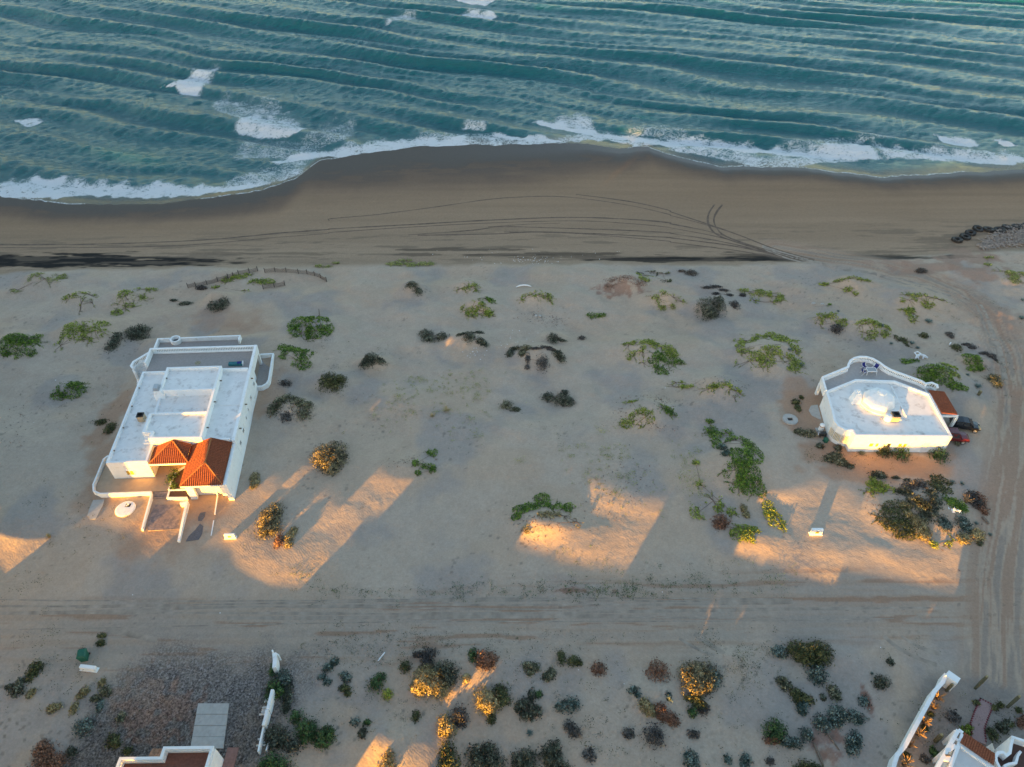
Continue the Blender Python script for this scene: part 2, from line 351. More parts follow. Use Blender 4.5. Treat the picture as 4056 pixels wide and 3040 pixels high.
    kk = sst(8.2, 5.4, np.maximum(np.abs(u*0.72-v*0.28-2.4)+2.0*(n2-0.5), 0))*sst(8.5, 2.5, v+4.0*(n2-0.5)+0.1*u)
    g1 = fbm(X*2.6, Y*2.6, 95, 3); g2 = hash2(np.floor(X*9), np.floor(Y*9), 96)
    gc = (0.040+0.10*sst(0.35, 0.8, 0.45*g1+0.55*g2)+0.06*sst(2, -5, -v-2))[:, None]*np.array([1, .9, .86])
    kk = np.clip(kk*(0.75+0.6*(g1-0.3)), 0, 1)[:, None]*0.95; c[:] = c*(1-kk)+gc*kk; grav = kk[:, 0]
    patch(650, 2830, 4.2, 3.0, (.20, .10, .065), .45, 1.3, 1.2, 1.2, 0, 97); patch(560, 2740, 3, 2.6, (.26, .16, .11), .4, 1.3, 1.2, 1.2, 0, 98)
    # grey garden of the lower right house
    x0, y0, _ = W(3900, 2900); k = sst(0.0, 0.25, 1-np.sqrt(((X-x0)/8.5)**2+((Y-y0)/6.5)**2)+0.3*(n2-0.5)); mixc(k, (.215, .19, .17), 0.75)
    # fine litter, droppings, specks of weed
    sp = hash2(np.floor(X*3.3), np.floor(Y*3.3), 99); dens = sst(0.5, 0.75, fbm(X*0.15, Y*0.15, 100, 3))
    mixc(((sp > 0.965)*dens*(1-on)).astype(float), (.16, .135, .11), 0.55)
    lo = sst(36, 30, Y); mixc(((sp > 0.93)*lo*(0.4+0.6*dens)), (.15, .13, .10), 0.45)
    c *= (0.955+0.09*n3)[:, None]
    return np.clip(c, 0.01, 0.9), np.clip(wet, 0, 1), grav

def grid_faces(nr, nc):
    i = np.arange(nr-1)[:, None]*nc+np.arange(nc-1)[None, :]
    return np.stack([i, i+1, i+nc+1, i+nc], -1).reshape(-1, 4)
ys = np.concatenate([np.arange(-260, 10, 15), np.arange(10, 22, 1.0), np.arange(22, 60, 0.17), np.arange(60, 122, 0.23), np.arange(122, 185, 0.34), np.array([190, 200, 230, 300])])
us = np.concatenate([[-9, -6, -4, -2.6, -1.8, -1.4, -1.15], np.linspace(-1.04, 1.04, 720), [1.15, 1.4, 1.8, 2.6, 4, 6, 9]])
hw = np.interp(ys, [-260, 10, 22, 60, 122, 185, 300], [60, 60, 49, 69, 104, 137, 200])
GX = (us[None, :]*hw[:, None]); GY = np.repeat(ys[:, None], len(us), 1)
gx = GX.ravel(); gy = GY.ravel(); gz = hgt(gx, gy)
gc, gw, gg = ground_colours(gx, gy, gz)
m, t, b = nodes('sand')
L = t.links; a = t.nodes.new('ShaderNodeVertexColor'); a.layer_name = 'Col'; wa = t.nodes.new('ShaderNodeAttribute'); wa.attribute_name = 'wet'
geo = t.nodes.new('ShaderNodeNewGeometry')
nz = t.nodes.new('ShaderNodeTexNoise'); nz.inputs['Scale'].default_value = 4.5; nz.inputs['Detail'].default_value = 8; nz.inputs['Roughness'].default_value = 0.75; L.new(geo.outputs['Position'], nz.inputs['Vector'])
mr = t.nodes.new('ShaderNodeMapRange'); mr.inputs[1].default_value = 0.3; mr.inputs[2].default_value = 0.7; mr.inputs[3].default_value = 0.86; mr.inputs[4].default_value = 1.14; L.new(nz.outputs[0], mr.inputs[0])
mx = t.nodes.new('ShaderNodeMix'); mx.data_type = 'RGBA'; mx.blend_type = 'MULTIPLY'; mx.inputs[0].default_value = 1; L.new(a.outputs[0], mx.inputs[6]); L.new(mr.outputs[0], mx.inputs[7]); ga_ = t.nodes.new('ShaderNodeAttribute'); ga_.attribute_name = 'gravel'
gn = t.nodes.new('ShaderNodeTexNoise'); gn.inputs['Scale'].default_value = 5.5; gn.inputs['Detail'].default_value = 3; gn.inputs['Roughness'].default_value = 0.8; L.new(geo.outputs['Position'], gn.inputs['Vector'])
gr_ = t.nodes.new('ShaderNodeMapRange'); gr_.inputs[1].default_value = 0.38; gr_.inputs[2].default_value = 0.64; gr_.inputs[3].default_value = 0.25; gr_.inputs[4].default_value = 1.75; L.new(gn.outputs[0], gr_.inputs[0])
gm = t.nodes.new('ShaderNodeMix'); gm.data_type = 'RGBA'; gm.blend_type = 'MULTIPLY'; L.new(ga_.outputs['Fac'], gm.inputs[0]); L.new(mx.outputs[2], gm.inputs[6]); L.new(gr_.outputs[0], gm.inputs[7]); L.new(gm.outputs[2], b.inputs['Base Color'])
rr = t.nodes.new('ShaderNodeMapRange'); rr.inputs[3].default_value = 0.95; rr.inputs[4].default_value = 0.5; L.new(wa.outputs['Fac'], rr.inputs[0]); L.new(rr.outputs[0], b.inputs['Roughness'])
rs = t.nodes.new('ShaderNodeMapRange'); rs.inputs[3].default_value = 0.08; rs.inputs[4].default_value = 0.22; L.new(wa.outputs['Fac'], rs.inputs[0]); L.new(rs.outputs[0], b.inputs['Specular IOR Level'])
wv = t.nodes.new('ShaderNodeTexWave'); wv.inputs['Scale'].default_value = 1.15; wv.inputs['Distortion'].default_value = 14; wv.inputs['Detail'].default_value = 3; wv.inputs['Detail Scale'].default_value = 0.6
mp = t.nodes.new('ShaderNodeMapping'); mp.inputs['Rotation'].default_value = (0, 0, R(-52)); L.new(geo.outputs['Position'], mp.inputs[0]); L.new(mp.outputs[0], wv.inputs['Vector'])
nb = t.nodes.new('ShaderNodeTexNoise'); nb.inputs['Scale'].default_value = 1.6; nb.inputs['Detail'].default_value = 6; nb.inputs['Roughness'].default_value = 0.65; L.new(geo.outputs['Position'], nb.inputs['Vector'])
dry = t.nodes.new('ShaderNodeMath'); dry.operation = 'SUBTRACT'; dry.inputs[0].default_value = 1.0; L.new(wa.outputs['Fac'], dry.inputs[1])
b1 = t.nodes.new('ShaderNodeBump'); b1.inputs['Distance'].default_value = 0.004; L.new(dry.outputs[0], b1.inputs['Strength']); L.new(wv.outputs['Fac'], b1.inputs['Height'])
b2 = t.nodes.new('ShaderNodeBump'); b2.inputs['Distance'].default_value = 0.05; L.new(dry.outputs[0], b2.inputs['Strength']); L.new(nb.outputs[0], b2.inputs['Height']); L.new(b1.outputs[0], b2.inputs['Normal'])
vf = t.nodes.new('ShaderNodeTexVoronoi'); vf.feature = 'SMOOTH_F1'; vf.voronoi_dimensions = '2D'; vf.inputs['Scale'].default_value = 1.9; L.new(geo.outputs['Position'], vf.inputs['Vector'])
vm = t.nodes.new('ShaderNodeTexNoise'); vm.inputs['Scale'].default_value = 0.16; L.new(geo.outputs['Position'], vm.inputs['Vector'])
vk = t.nodes.new('ShaderNodeMapRange'); vk.inputs[1].default_value = 0.48; vk.inputs[2].default_value = 0.62; L.new(vm.outputs[0], vk.inputs[0])
vs_ = t.nodes.new('ShaderNodeMath'); vs_.operation = 'MULTIPLY'; L.new(vk.outputs[0], vs_.inputs[0]); L.new(dry.outputs[0], vs_.inputs[1])
b3 = t.nodes.new('ShaderNodeBump'); b3.inputs['Distance'].default_value = 0.03; L.new(vs_.outputs[0], b3.inputs['Strength']); L.new(vf.outputs['Distance'], b3.inputs['Height']); L.new(b2.outputs[0], b3.inputs['Normal'])
L.new(b3.outputs[0], b.inputs['Normal'])
M['sand'] = m
og = link('ground', mesh_np('ground', np.stack([gx, gy, gz], 1), grid_faces(len(ys), len(us)), gc, True, {'wet': gw, 'gravel': gg}), M['sand']); tag(og, kind='structure')
del GX, GY

# ------------------------------------------------------------------ sea with swell, chop and foam
xs = np.concatenate([[-3000, -1500, -800, -450, -300, -240], np.arange(-205, 206, 0.42), [240, 300, 450, 800, 1500, 3000]])
ts = np.concatenate([[-7, -3, -1.5, -0.7, -0.3], np.arange(0, 170, 0.40), [180, 200, 240, 320, 500, 900, 1600, 2600, 4000]])
X = np.repeat(xs[None, :], len(ts), 0); wl = wline(xs); Y = wl[None, :]+ts[:, None]
Y = np.where(ts[:, None] > 175, 170+ts[:, None]+0*X, Y)
X = X.ravel(); Y = Y.ravel(); d = np.repeat(ts[:, None], len(xs), 1).ravel()
z = np.zeros(len(X)); rg = np.random.default_rng(11)
wx = X+5*(fbm(X*0.02, Y*0.02, 110, 3)-0.5)*2; wy = Y+7*(fbm(X*0.016+4, Y*0.02, 111, 3)-0.5)*2
far = sst(172, 158, d)
for i in range(5):
    th = R(68+rg.normal(0, 4)); lam = [13.2, 10.6, 16.5, 8.4, 22][i]; am = [.38, .30, .24, .19, .06][i]
    ph = (wx*math.cos(th)+wy*math.sin(th))*2*math.pi/lam+rg.uniform(0, 6.28)
    env = 0.35+1.3*vn(X*0.018+i*7, Y*0.012, 120+i)
    s = (1+np.sin(ph))/2; z += am*env*2*(s**1.9-0.4)
for i in range(40):
    th = R(rg.normal(112, 22)); lam = 1.4*3.2**rg.random()
    ph = (X*math.cos(th)+Y*math.sin(th))*2*math.pi/lam+rg.uniform(0, 6.28)
    env = vn(X*0.09+i*3, Y*0.09, 140+i)*1.5
    z += 0.0064*lam**0.9*env*np.sin(ph)
z *= sst(0, 14, d)*far
z = SEA+z+0.02*sst(0, 2, d)
foam = np.zeros(len(X)); fine = fbm(X*0.5, Y*0.5, 160, 4); big = fbm(X*0.11, Y*0.16, 161, 3)
def wpts(pts, ox, s=1.58):
    q = [P(ox+x/s, y/s, SEA)[:2] for x, y in pts]; return np.array(q)
def band(lower, upper, ox, a, bb, wob=1.5, pw=1.0):
    lo = wpts(lower, ox); up = wpts(upper, ox)
    m = np.where((X > max(lo[0, 0], up[0, 0])-3) & (X < min(lo[-1, 0], up[-1, 0])+3) & (d < 140))[0]
    yl = np.interp(X[m], lo[:, 0], lo[:, 1])+wob*(vn(X[m]*0.55, Y[m]*0.1, 170)-0.5); yu = np.interp(X[m], up[:, 0], up[:, 1])+2*wob*(vn(X[m]*0.4, Y[m]*0.1, 171)-0.5)
    t = (Y[m]-yl)/np.maximum(yu-yl, 0.3); t = t+0.5*(fbm(X[m]*0.45, Y[m]*0.45, 172, 3)-0.5)*np.clip(t*2, 0, 1); k = sst(-0.08, 0.03, t)*sst(1.25, 0.55, t)
    ends = sst(0, 3, X[m]-max(lo[0, 0], up[0, 0])+2)*sst(0, 3, min(lo[-1, 0], up[-1, 0])+2-X[m])
    foam[m] = np.maximum(foam[m], k*ends*(a+(bb-a)*np.clip(t, 0, 1)**pw))
# breaking crests and their trails
band([(1095, 545), (1130, 566), (1180, 577), (1270, 588), (1340, 572), (1385, 556)], [(1095, 535), (1160, 470), (1230, 425), (1300, 400), (1385, 410)], 0, 1.05, .42)
band([(1020, 538), (1060, 548), (1120, 545)], [(1020, 530), (1060, 528), (1120, 525)], 0, 1, .8)
band([(1480, 815), (1600, 842), (1700, 848), (1800, 853), (1870, 845), (1915, 820)], [(1400, 760), (1450, 690), (1600, 640), (1750, 660), (1850, 730), (1915, 810)], 0, 1.0, .36, 1.5, .7)
band([(1330, 660), (1400, 700), (1550, 780), (1700, 700), (1780, 700)], [(1330, 590), (1420, 575), (1560, 600), (1700, 560), (1780, 640)], 0, .42, .25)
band([(1450, 1000), (1650, 990), (1850, 985), (2050, 900), (2250, 870)], [(1450, 860), (1650, 855), (1900, 840), (2050, 730), (2250, 700)], 0, .40, .25)
band([(95, 742), (120, 765), (180, 777), (230, 772), (272, 750)], [(95, 735), (150, 738), (200, 715), (240, 715), (272, 745)], 0, 1.05, .6)
band([(755, -6), (820, 8), (900, 22), (980, 32), (1040, 12)], [(755, -14), (820, -14), (900, -8), (980, -10), (1040, 2)], 1300, 1.05, .9)
band([(800, 92), (850, 108), (900, 126), (980, 127), (1045, 106)], [(800, 86), (860, 70), (920, 52), (990, 62), (1045, 90)], 1300, 1.05, .45)
band([(365, 155), (420, 140), (500, 125), (550, 110)], [(365, 120), (420, 80), (500, 70), (550, 75)], 1300, .5, .38)
band([(1520, 105), (1560, 128), (1600, 140), (1625, 128)], [(1520, 98), (1560, 108), (1600, 118), (1625, 120)], 2656, 1.1, .8)
band([(850, 800), (920, 815), (980, 810)], [(850, 760), (920, 750), (980, 770)], 1300, .6, .35)
# surf along the beach, from left to right
band([(-60, 1215), (0, 1225), (100, 1238), (300, 1240), (560, 1222), (900, 1236), (1100, 1236), (1300, 1216), (1500, 1190), (1700, 1150)], [(-60, 1100), (0, 1105), (200, 1102), (420, 1120), (600, 1140), (900, 1148), (1100, 1150), (1300, 1160), (1500, 1150), (1700, 1120)], 0, 1.0, .70)
band([(180, 1140), (300, 1150), (420, 1142)], [(180, 1105), (300, 1105), (420, 1115)], 0, 1.1, 1.0)
band([(900, 1205), (1100, 1210), (1300, 1200), (1560, 1180)], [(900, 1170), (1100, 1160), (1300, 1165), (1560, 1165)], 0, 1.1, .9)
band([(1380, 1200), (1600, 1165), (1800, 1120), (1900, 1075), (1950, 1050)], [(1380, 1120), (1600, 1050), (1800, 1000), (1900, 960), (1950, 940)], 0, .55, .3)
band([(1700, 1028), (1760, 1028), (1850, 1000), (2000, 990), (2250, 975)], [(1700, 1010), (1760, 1000), (1850, 965), (2000, 930), (2250, 900)], 0, 1.05, .65)
band([(0, 985), (200, 965), (400, 950), (560, 936), (720, 925), (880, 905)], [(0, 915), (200, 890), (400, 868), (560, 850), (720, 842), (880, 840)], 1300, .95, .55)
band([(285, 905), (400, 915), (560, 916), (700, 915), (860, 895)], [(285, 875), (400, 872), (560, 860), (700, 865), (860, 850)], 1300, 1.1, .9)
band([(650, 870), (800, 905), (1060, 926), (1350, 902), (1600, 885), (1750, 880), (1900, 912), (2080, 912), (2250, 935)], [(650, 845), (800, 828), (1060, 838), (1350, 868), (1600, 820), (1750, 800), (1900, 850), (2080, 860), (2250, 880)], 1300, .62, .5)
band([(1040, 838), (1140, 868), (1300, 880), (1460, 885)], [(1040, 830), (1140, 845), (1300, 855), (1460, 865)], 1300, 1.1, .7)
band([(1300, 762), (1400, 790), (1500, 812), (1620, 842), (1760, 870), (1900, 880), (2080, 912), (2250, 920)], [(1300, 750), (1400, 757), (1500, 775), (1620, 795), (1760, 830), (1900, 845), (2080, 862), (2250, 880)], 1300, 1.15, .85)
band([(1430, 770), (1560, 800), (1650, 800)], [(1430, 725), (1560, 690), (1650, 730)], 1300, .75, .4)
band([(1850, 850), (2000, 850), (2250, 860)], [(1850, 790), (2000, 765), (2250, 780)], 1300, .42, .25)
band([(-20, 910), (100, 920), (300, 940), (500, 965), (700, 978), (900, 992), (1100, 990), (1300, 990)], [(-20, 838), (100, 850), (300, 875), (500, 898), (700, 920), (900, 935), (1100, 895), (1300, 870)], 2656, 1.1, .9)
band([(-20, 935), (150, 970), (350, 1000), (500, 1035), (700, 1052), (850, 1042), (1000, 1020), (1150, 1000)], [(-20, 900), (150, 915), (350, 945), (500, 965), (700, 980), (850, 985), (1000, 988), (1150, 985)], 2656, .55, .62)
band([(1250, 990), (1450, 995), (1650, 1005), (1900, 1015), (2100, 1025), (2230, 1025)], [(1250, 875), (1450, 900), (1650, 915), (1900, 935), (2100, 945), (2230, 945)], 2656, .78, .55)
band([(1600, 985), (1800, 1000), (2000, 1015), (2230, 1020)], [(1600, 965), (1800, 965), (2000, 970), (2230, 965)], 2656, 1.1, .9)
band([(1665, 845), (1700, 885), (1800, 905), (1920, 912)], [(1665, 835), (1700, 850), (1800, 855), (1920, 885)], 2656, 1.15, .9)
band([(2040, 890), (2080, 912), (2145, 910)], [(2040, 884), (2080, 888), (2145, 898)], 2656, 1.1, .9)
band([(700, 935), (900, 935), (1100, 900), (1300, 870), (1450, 880)], [(700, 870), (900, 860), (1100, 850), (1300, 820), (1450, 840)], 2656, .42, .25)
foam = np.maximum(foam, sst(-0.4, 0.0, d)*sst(0.6, 0.1, d)*sst(0.42, 0.6, vn(X*0.05+2, 0*X, 175))*0.6)
foam *= (0.55+0.9*fine)
z += 0.04*np.clip(foam, 0, 1)*sst(3, 9, d)
sh = sst(5.5, 0.8, d+2*(big-0.5)); x0, y0, _ = P(510, 622, SEA)
green = np.exp(-(((X-x0)/11)**2+((Y-y0+0.35*(X-x0))/3.2)**2))
m, t, b = nodes('sea_water'); L = t.links
fo = t.nodes.new('ShaderNodeAttribute'); fo.attribute_name = 'foam'; sa = t.nodes.new('ShaderNodeAttribute'); sa.attribute_name = 'shallow'; gr = t.nodes.new('ShaderNodeAttribute'); gr.attribute_name = 'green'
geo = t.nodes.new('ShaderNodeNewGeometry')
def mixn(f, A, B):
    x = t.nodes.new('ShaderNodeMix'); x.data_type = 'RGBA'
    if hasattr(f, 'links'): L.new(f, x.inputs[0])
    for s, q in ((6, A), (7, B)):
        if isinstance(q, tuple): x.inputs[s].default_value = (*q, 1)
        else: L.new(q, x.inputs[s])
    return x.outputs[2]
wcol = mixn(sa.outputs['Fac'], (0.0015, 0.088, 0.102), (0.050, 0.054, 0.053)); wcol = mixn(gr.outputs['Fac'], wcol, (0.003, 0.15, 0.11))
def math_(op, A, B=None, C=None, cl=False):
    x = t.nodes.new('ShaderNodeMath'); x.operation = op; x.use_clamp = cl
    for i, q in enumerate((A, B, C)):
        if q is None: continue
        if isinstance(q, (int, float)): x.inputs[i].default_value = q
        else: L.new(q, x.inputs[i])
    return x.outputs[0]
def noise_(scale, detail, rough, dist=0.0, vec=None):
    x = t.nodes.new('ShaderNodeTexNoise'); x.inputs['Scale'].default_value = scale; x.inputs['Detail'].default_value = detail; x.inputs['Roughness'].default_value = rough; x.inputs['Distortion'].default_value = dist
    L.new(vec or geo.outputs['Position'], x.inputs['Vector']); return x.outputs['Fac']
rid1 = math_('ABSOLUTE', math_('SUBTRACT', noise_(0.75, 3, .6, 0.8), 0.5)); rid2 = math_('ABSOLUTE', math_('SUBTRACT', noise_(1.7, 3, .6, 0.8), 0.5))
lace = math_('MINIMUM', math_('MULTIPLY', rid1, 3.4), math_('MULTIPLY_ADD', rid2, 3.2, 0.08))
pat = noise_(0.35, 5, .65)
fl = math_('MULTIPLY', fo.outputs['Fac'], math_('MULTIPLY_ADD', pat, 1.3, 0.30))
fm = math_('MULTIPLY', math_('SUBTRACT', math_('MULTIPLY', fl, 0.68), math_('ADD', lace, 0.02)), 3.2, cl=True)
fm = math_('MULTIPLY', fm, math_('MULTIPLY', fo.outputs['Fac'], 4.0, cl=True), cl=True)
veil = math_('MULTIPLY', fl, 0.16, cl=True)
fm = math_('MAXIMUM', fm, veil)
L.new(mixn(fm, wcol, (0.60, 0.63, 0.65)), b.inputs['Base Color'])
L.new(math_('MULTIPLY_ADD', fm, 0.6, 0.10), b.inputs['Roughness']); b.inputs['IOR'].default_value = 1.40
mp = t.nodes.new('ShaderNodeMapping'); mp.inputs['Rotation'].default_value = (0, 0, R(-25)); mp.inputs['Scale'].default_value = (0.45, 1.9, 1); L.new(geo.outputs['Position'], mp.inputs[0])
n1 = t.nodes.new('ShaderNodeTexNoise'); n1.inputs['Scale'].default_value = 2.5; n1.inputs['Detail'].default_value = 5; n1.inputs['Roughness'].default_value = 0.7; L.new(mp.outputs[0], n1.inputs['Vector'])
bp = t.nodes.new('ShaderNodeBump'); bp.inputs['Distance'].default_value = 0.36; bp.inputs['Strength'].default_value = 0.8; L.new(n1.outputs[0], bp.inputs['Height']); L.new(bp.outputs[0], b.inputs['Normal'])
M['sea'] = m
os_ = link('sea', mesh_np('sea', np.stack([X, Y, z], 1), grid_faces(len(ts), len(xs)), None, True, {'foam': foam, 'shallow': sh, 'green': green*0.6}), M['sea']); tag(os_, kind='structure')
# ------------------------------------------------------------------ building pieces
def balustrade(path, z0, zt, T=None, curb=0.18, rail=0.14, step=0.24, th=0.26):
    "closed curb, turned posts and a handrail along a plan path; returns (posts+curb, handrail)"
    a = MB(T); r = MB(T)
    a.wall(path, th, z0, z0+curb); r.wall(path, th+0.04, zt-rail, zt)
    for (x0, y0), (x1, y1) in zip(path[:-1], path[1:]):
        L = math.hypot(x1-x0, y1-y0); n = max(int(L/step), 1)
        for i in range(n):
            t = (i+0.5)/n; x = x0+(x1-x0)*t; y = y0+(y1-y0)*t; w = 0.07
            zb, zm = z0+curb, (z0+curb+zt-rail)/2
            a.lathe((x, y, 0), [(w*0.7, zb), (w*1.25, zb+(zm-zb)*0.6), (w*0.6, zm), (w*1.25, zm+(zm-zb)*0.4), (w*0.7, zt-rail)], 6)
    return a, r
def tile_roof(zf, a0, a1, b0, b1, T, inside, along, step=0.05, period=0.25):
    "corrugated tiles over a height function zf(a,b); along(a,b)=0 when tiles run along b, 1 along a"
    na = int((a1-a0)/step)+1; nb = int((b1-b0)/step)+1; mb = MB(T); idx = {}
    for i in range(na):
        for j in range(nb):
            a = a0+(a1-a0)*i/(na-1); b = b0+(b1-b0)*j/(nb-1)
            c = a if along(a, b) == 0 else b; e = b if along(a, b) == 0 else a
            z = zf(a, b)+0.10*abs(math.sin(math.pi*c/period))+0.02*((e/0.42) % 1.0)
            idx[i, j] = len(mb.v); mb.v.append(T(a, b, z))
    for i in range(na-1):
        for j in range(nb-1):
            a = a0+(a1-a0)*(i+.5)/(na-1); b = b0+(b1-b0)*(j+.5)/(nb-1)
            if inside(a, b): mb.f.append([idx[i, j], idx[i+1, j], idx[i+1, j+1], idx[i, j+1]])
    return mb
def window(parent, T, a, b, z, w, h, axis='a', out=-1, glass='glass', mull=True):
    "framed window on a wall; axis 'a': wall runs along a and faces out*b, axis 'b': wall runs along b and faces out*a"
    fr = MB(T); pn = MB(T); t = 0.07
    def bx(m, u0, u1, z0, z1, d0, d1):
        d0, d1 = sorted((d0*out, d1*out))
        if axis == 'a': m.box(a+u0, a+u1, b+d0, b+d1, z0, z1)
        else: m.box(a+d0, a+d1, b+u0, b+u1, z0, z1)
    for u0, u1, z0, z1 in [(-w/2-t, -w/2, z-h/2-t, z+h/2+t), (w/2, w/2+t, z-h/2-t, z+h/2+t), (-w/2, w/2, z+h/2, z+h/2+t), (-w/2, w/2, z-h/2-t, z-h/2)]: bx(fr, u0, u1, z0, z1, -0.02, 0.06)
    if mull: bx(fr, -0.025, 0.025, z-h/2, z+h/2, -0.02, 0.045)
    bx(pn, -w/2, w/2, z-h/2, z+h/2, -0.02, 0.02)
    f = fr.build('window', M['white'], parent); pn.build('pane', M[glass], f); return f

# ------------------------------------------------------------------ long white house on the left
h1 = thing('beach_house', 'long flat-roofed white house with two orange hipped tile roofs over its entrance', 'house', f1(0, 0, 0))
m = MB(f1); m.wall([(0.12, 0.12), (4.9, 0.12), (4.9, 3.3), (3.8, 3.3), (3.8, 16.9), (0.12, 16.9)], 0.26, -0.3, 3.3, True)
m.build('wall', M['white'], h1)
m = MB(f1); m.prism([(0.2, 0.2), (4.8, 0.2), (4.8, 3.2), (3.78, 3.2), (3.78, 16.8), (0.2, 16.8)], 2.6, 2.93); m.build('roof_deck', M['deck'], h1)
m = MB(f1)
m.wall([(3.85, 7.5), (3.85, 4.2), (4.95, 4.2), (4.95, 3.1), (11.25, 2.95), (11.25, 16.5), (3.95, 16.5), (3.95, 12.1)], 0.3, 0, 4.3)
m.wall([(4.0, 12.05), (11.1, 12.05)], 0.22, 2.9, 4.2); m.wall([(3.9, 7.6), (11.1, 7.6)], 0.22, 2.9, 4.2)
m.box(3.86, 4.9, 3.45, 4.15, 2.6, 3.6)
m.build('wall', M['white'], h1)
m = MB(f1); m.prism([(4.0, 4.3), (5.05, 4.3), (5.05, 3.2), (11.1, 3.1), (11.1, 7.5), (4.0, 7.5)], 3.0, 3.92); m.build('roof_deck', M['deck'], h1)
m = MB(f1); m.prism([(4.06, 12.15), (11.1, 12.15), (11.1, 16.4), (4.06, 16.4)], 3.0, 3.90); m.build('roof_deck', M['deck'], h1)
m = MB(f1); m.prism([(3.9, 7.7), (11.1, 7.7), (11.1, 11.95), (3.9, 11.95)], 2.6, 3.05); m.build('roof_deck', M['deck'], h1)
m = MB(f1); m.wall([(11.4, 3.05), (14.75, 3.05)], 0.26, 0, 3.75); m.build('wall', M['white'], h1); m = MB(f1); m.wall([(11.4, 16.6), (14.9, 16.6)], 0.26, 0, 3.75); m.build('wall', M['white'], h1)
m = MB(f1); m.prism([(11.4, 3.18), (14.95, 3.18), (14.95, 16.47), (11.4, 16.47)], 2.8, 3.28); m.box(11.4, 14.95, 9.6, 9.72, 3.28, 3.34); m.build('roof_deck', M['deck'], h1)
m = MB(f1)   # east wall, battered at the foot, its beam carried on to the terrace corner
for b0, b1, zt in [(-3.9, 2.9, 3.02), (2.9, 16.3, 3.55)]:
    m.add([(14.95, b0, 0), (15.62, b0, -0.3), (15.35, b0, zt), (14.95, b0, zt), (14.95, b1, 0), (15.62, b1, -0.3), (15.35, b1, zt), (14.95, b1, zt)], [[0, 1, 2, 3], [7, 6, 5, 4], [1, 5, 6, 2], [3, 2, 6, 7], [0, 3, 7, 4]])
m.box(14.95, 15.35, 16.3, 22.0, 2.25, 3.55); m.box(14.0, 14.95, 16.73, 18.6, 0, 2.3); m.build('wall', M['white'], h1)
m = MB(f1); m.box(0.0, 14.94, 17.05, 21.7, 2.2, 2.58); m.build('terrace_floor', M['terrace'], h1)
m = MB(f1); m.box(-0.2, 0.06, 18.7, 22.0, 2.2, 3.5); m.build('parapet', M['white'], h1)
p, r = balustrade([(0.07, 21.86), (14.94, 21.86)], 2.3, 3.5, f1, 0.42); q = p.build('balustrade', M['white'], h1); r.build('handrail', M['white'], q)
for a in (0.0, 5.0, 10.0, 15.15):
    m = MB(f1); m.box(a-0.18, a+0.18, 21.55, 21.91, -0.6, 2.25); m.build('pillar', M['white'], h1)
m = MB(f1); m.lathe((7.0, 19.4, 2.585), [(0.42, 0), (0.42, 0.012), (0.0, 0.014)], 20); m.build('floor_medallion', mat('medallion', (0.30, 0.26, 0.17), 0.8, 0.4, 6), h1)
m = MB(f1)
for i in range(11):
    b = 20.6-0.27*i; m.box(-1.7-0.12*min(i, 3), -0.22, b-0.27, b, -0.3, 2.4-0.21*i)
q = m.build('staircase', M['white'], h1)
p, r = balustrade([(-0.3, 21.2), (-1.9, 19.3), (-2.0, 18.4), (-1.6, 17.9)], 2.3, 3.3, f1, 0.16); p.wall([(-0.3, 21.2), (-1.9, 19.3), (-2.0, 18.4), (-1.6, 17.9)], 0.24, -0.3, 2.3); p.build('stair_balustrade', M['white'], q); r.build('handrail', M['white'], q)
m = MB(f1); m.add([(3.1, 11.4, 2.9), (4.5, 11.4, 2.9), (4.5, 12.5, 2.9), (3.1, 12.5, 2.9), (3.15, 11.5, 3.7), (4.45, 11.5, 3.7), (4.45, 12.4, 3.7), (3.15, 12.4, 3.7), (3.25, 11.7, 4.35), (4.05, 11.7, 4.35), (4.05, 12.3, 4.35), (3.25, 12.3, 4.35)],
      [[0, 1, 5, 4], [1, 2, 6, 5], [2, 3, 7, 6], [3, 0, 4, 7], [4, 5, 9, 8], [5, 6, 10, 9], [6, 7, 11, 10], [7, 4, 8, 11], [8, 9, 10, 11]])
q = m.build('chimney', M['white'], h1)
m = MB(f1); m.box(3.1, 3.95, 11.65, 12.9, 4.38, 4.46); m.box(3.2, 3.8, 11.8, 12.75, 4.46, 4.75); m.build('chimney_cap', M['galv'], q)
# entrance: two hipped tile roofs, garage, porch
def z1f(a, b): return min(2.9+0.40*(b+0.15)*1.0, 2.9+0.46*(a-5.15), 2.9+0.46*(10.4-a)+0.15)
ins1 = lambda a, b: True
al1 = lambda a, b: 0 if (2.9+0.40*(b+0.15)) <= min(2.9+0.46*(a-5.15), 2.9+0.46*(10.4-a)+0.15) else 1
tr1 = tile_roof(z1f, 5.15, 9.95, -0.12, 2.75, f1, ins1, al1).build('tile_roof', M['tile'], h1)
def z2f(a, b): return min(2.9+0.48*(b+3.9)*0.95, 2.9+0.42*(a-9.75), 2.9+0.42*(15.5-a))
al2 = lambda a, b: 0 if (2.9+0.456*(b+3.9)) <= min(2.9+0.42*(a-9.75), 2.9+0.42*(15.5-a)) else 1
tr2 = tile_roof(z2f, 9.75, 14.98, -3.88, 2.9, f1, lambda a, b: True, al2).build('tile_roof', M['tile'], h1)
def ridge(parent, *segs):
    m = MB(f1)
    for s in segs: m.tube(s, 0.085, 6)
    m.build('ridge_cap', M['cap'], parent)
ridge(tr1, [(5.2, -0.1, 3.0), (7.7, 2.7, 4.12)], [(10.0, -0.1, 3.15), (7.9, 2.55, 4.14)], [(7.7, 2.7, 4.14), (7.85, 2.55, 4.14)])
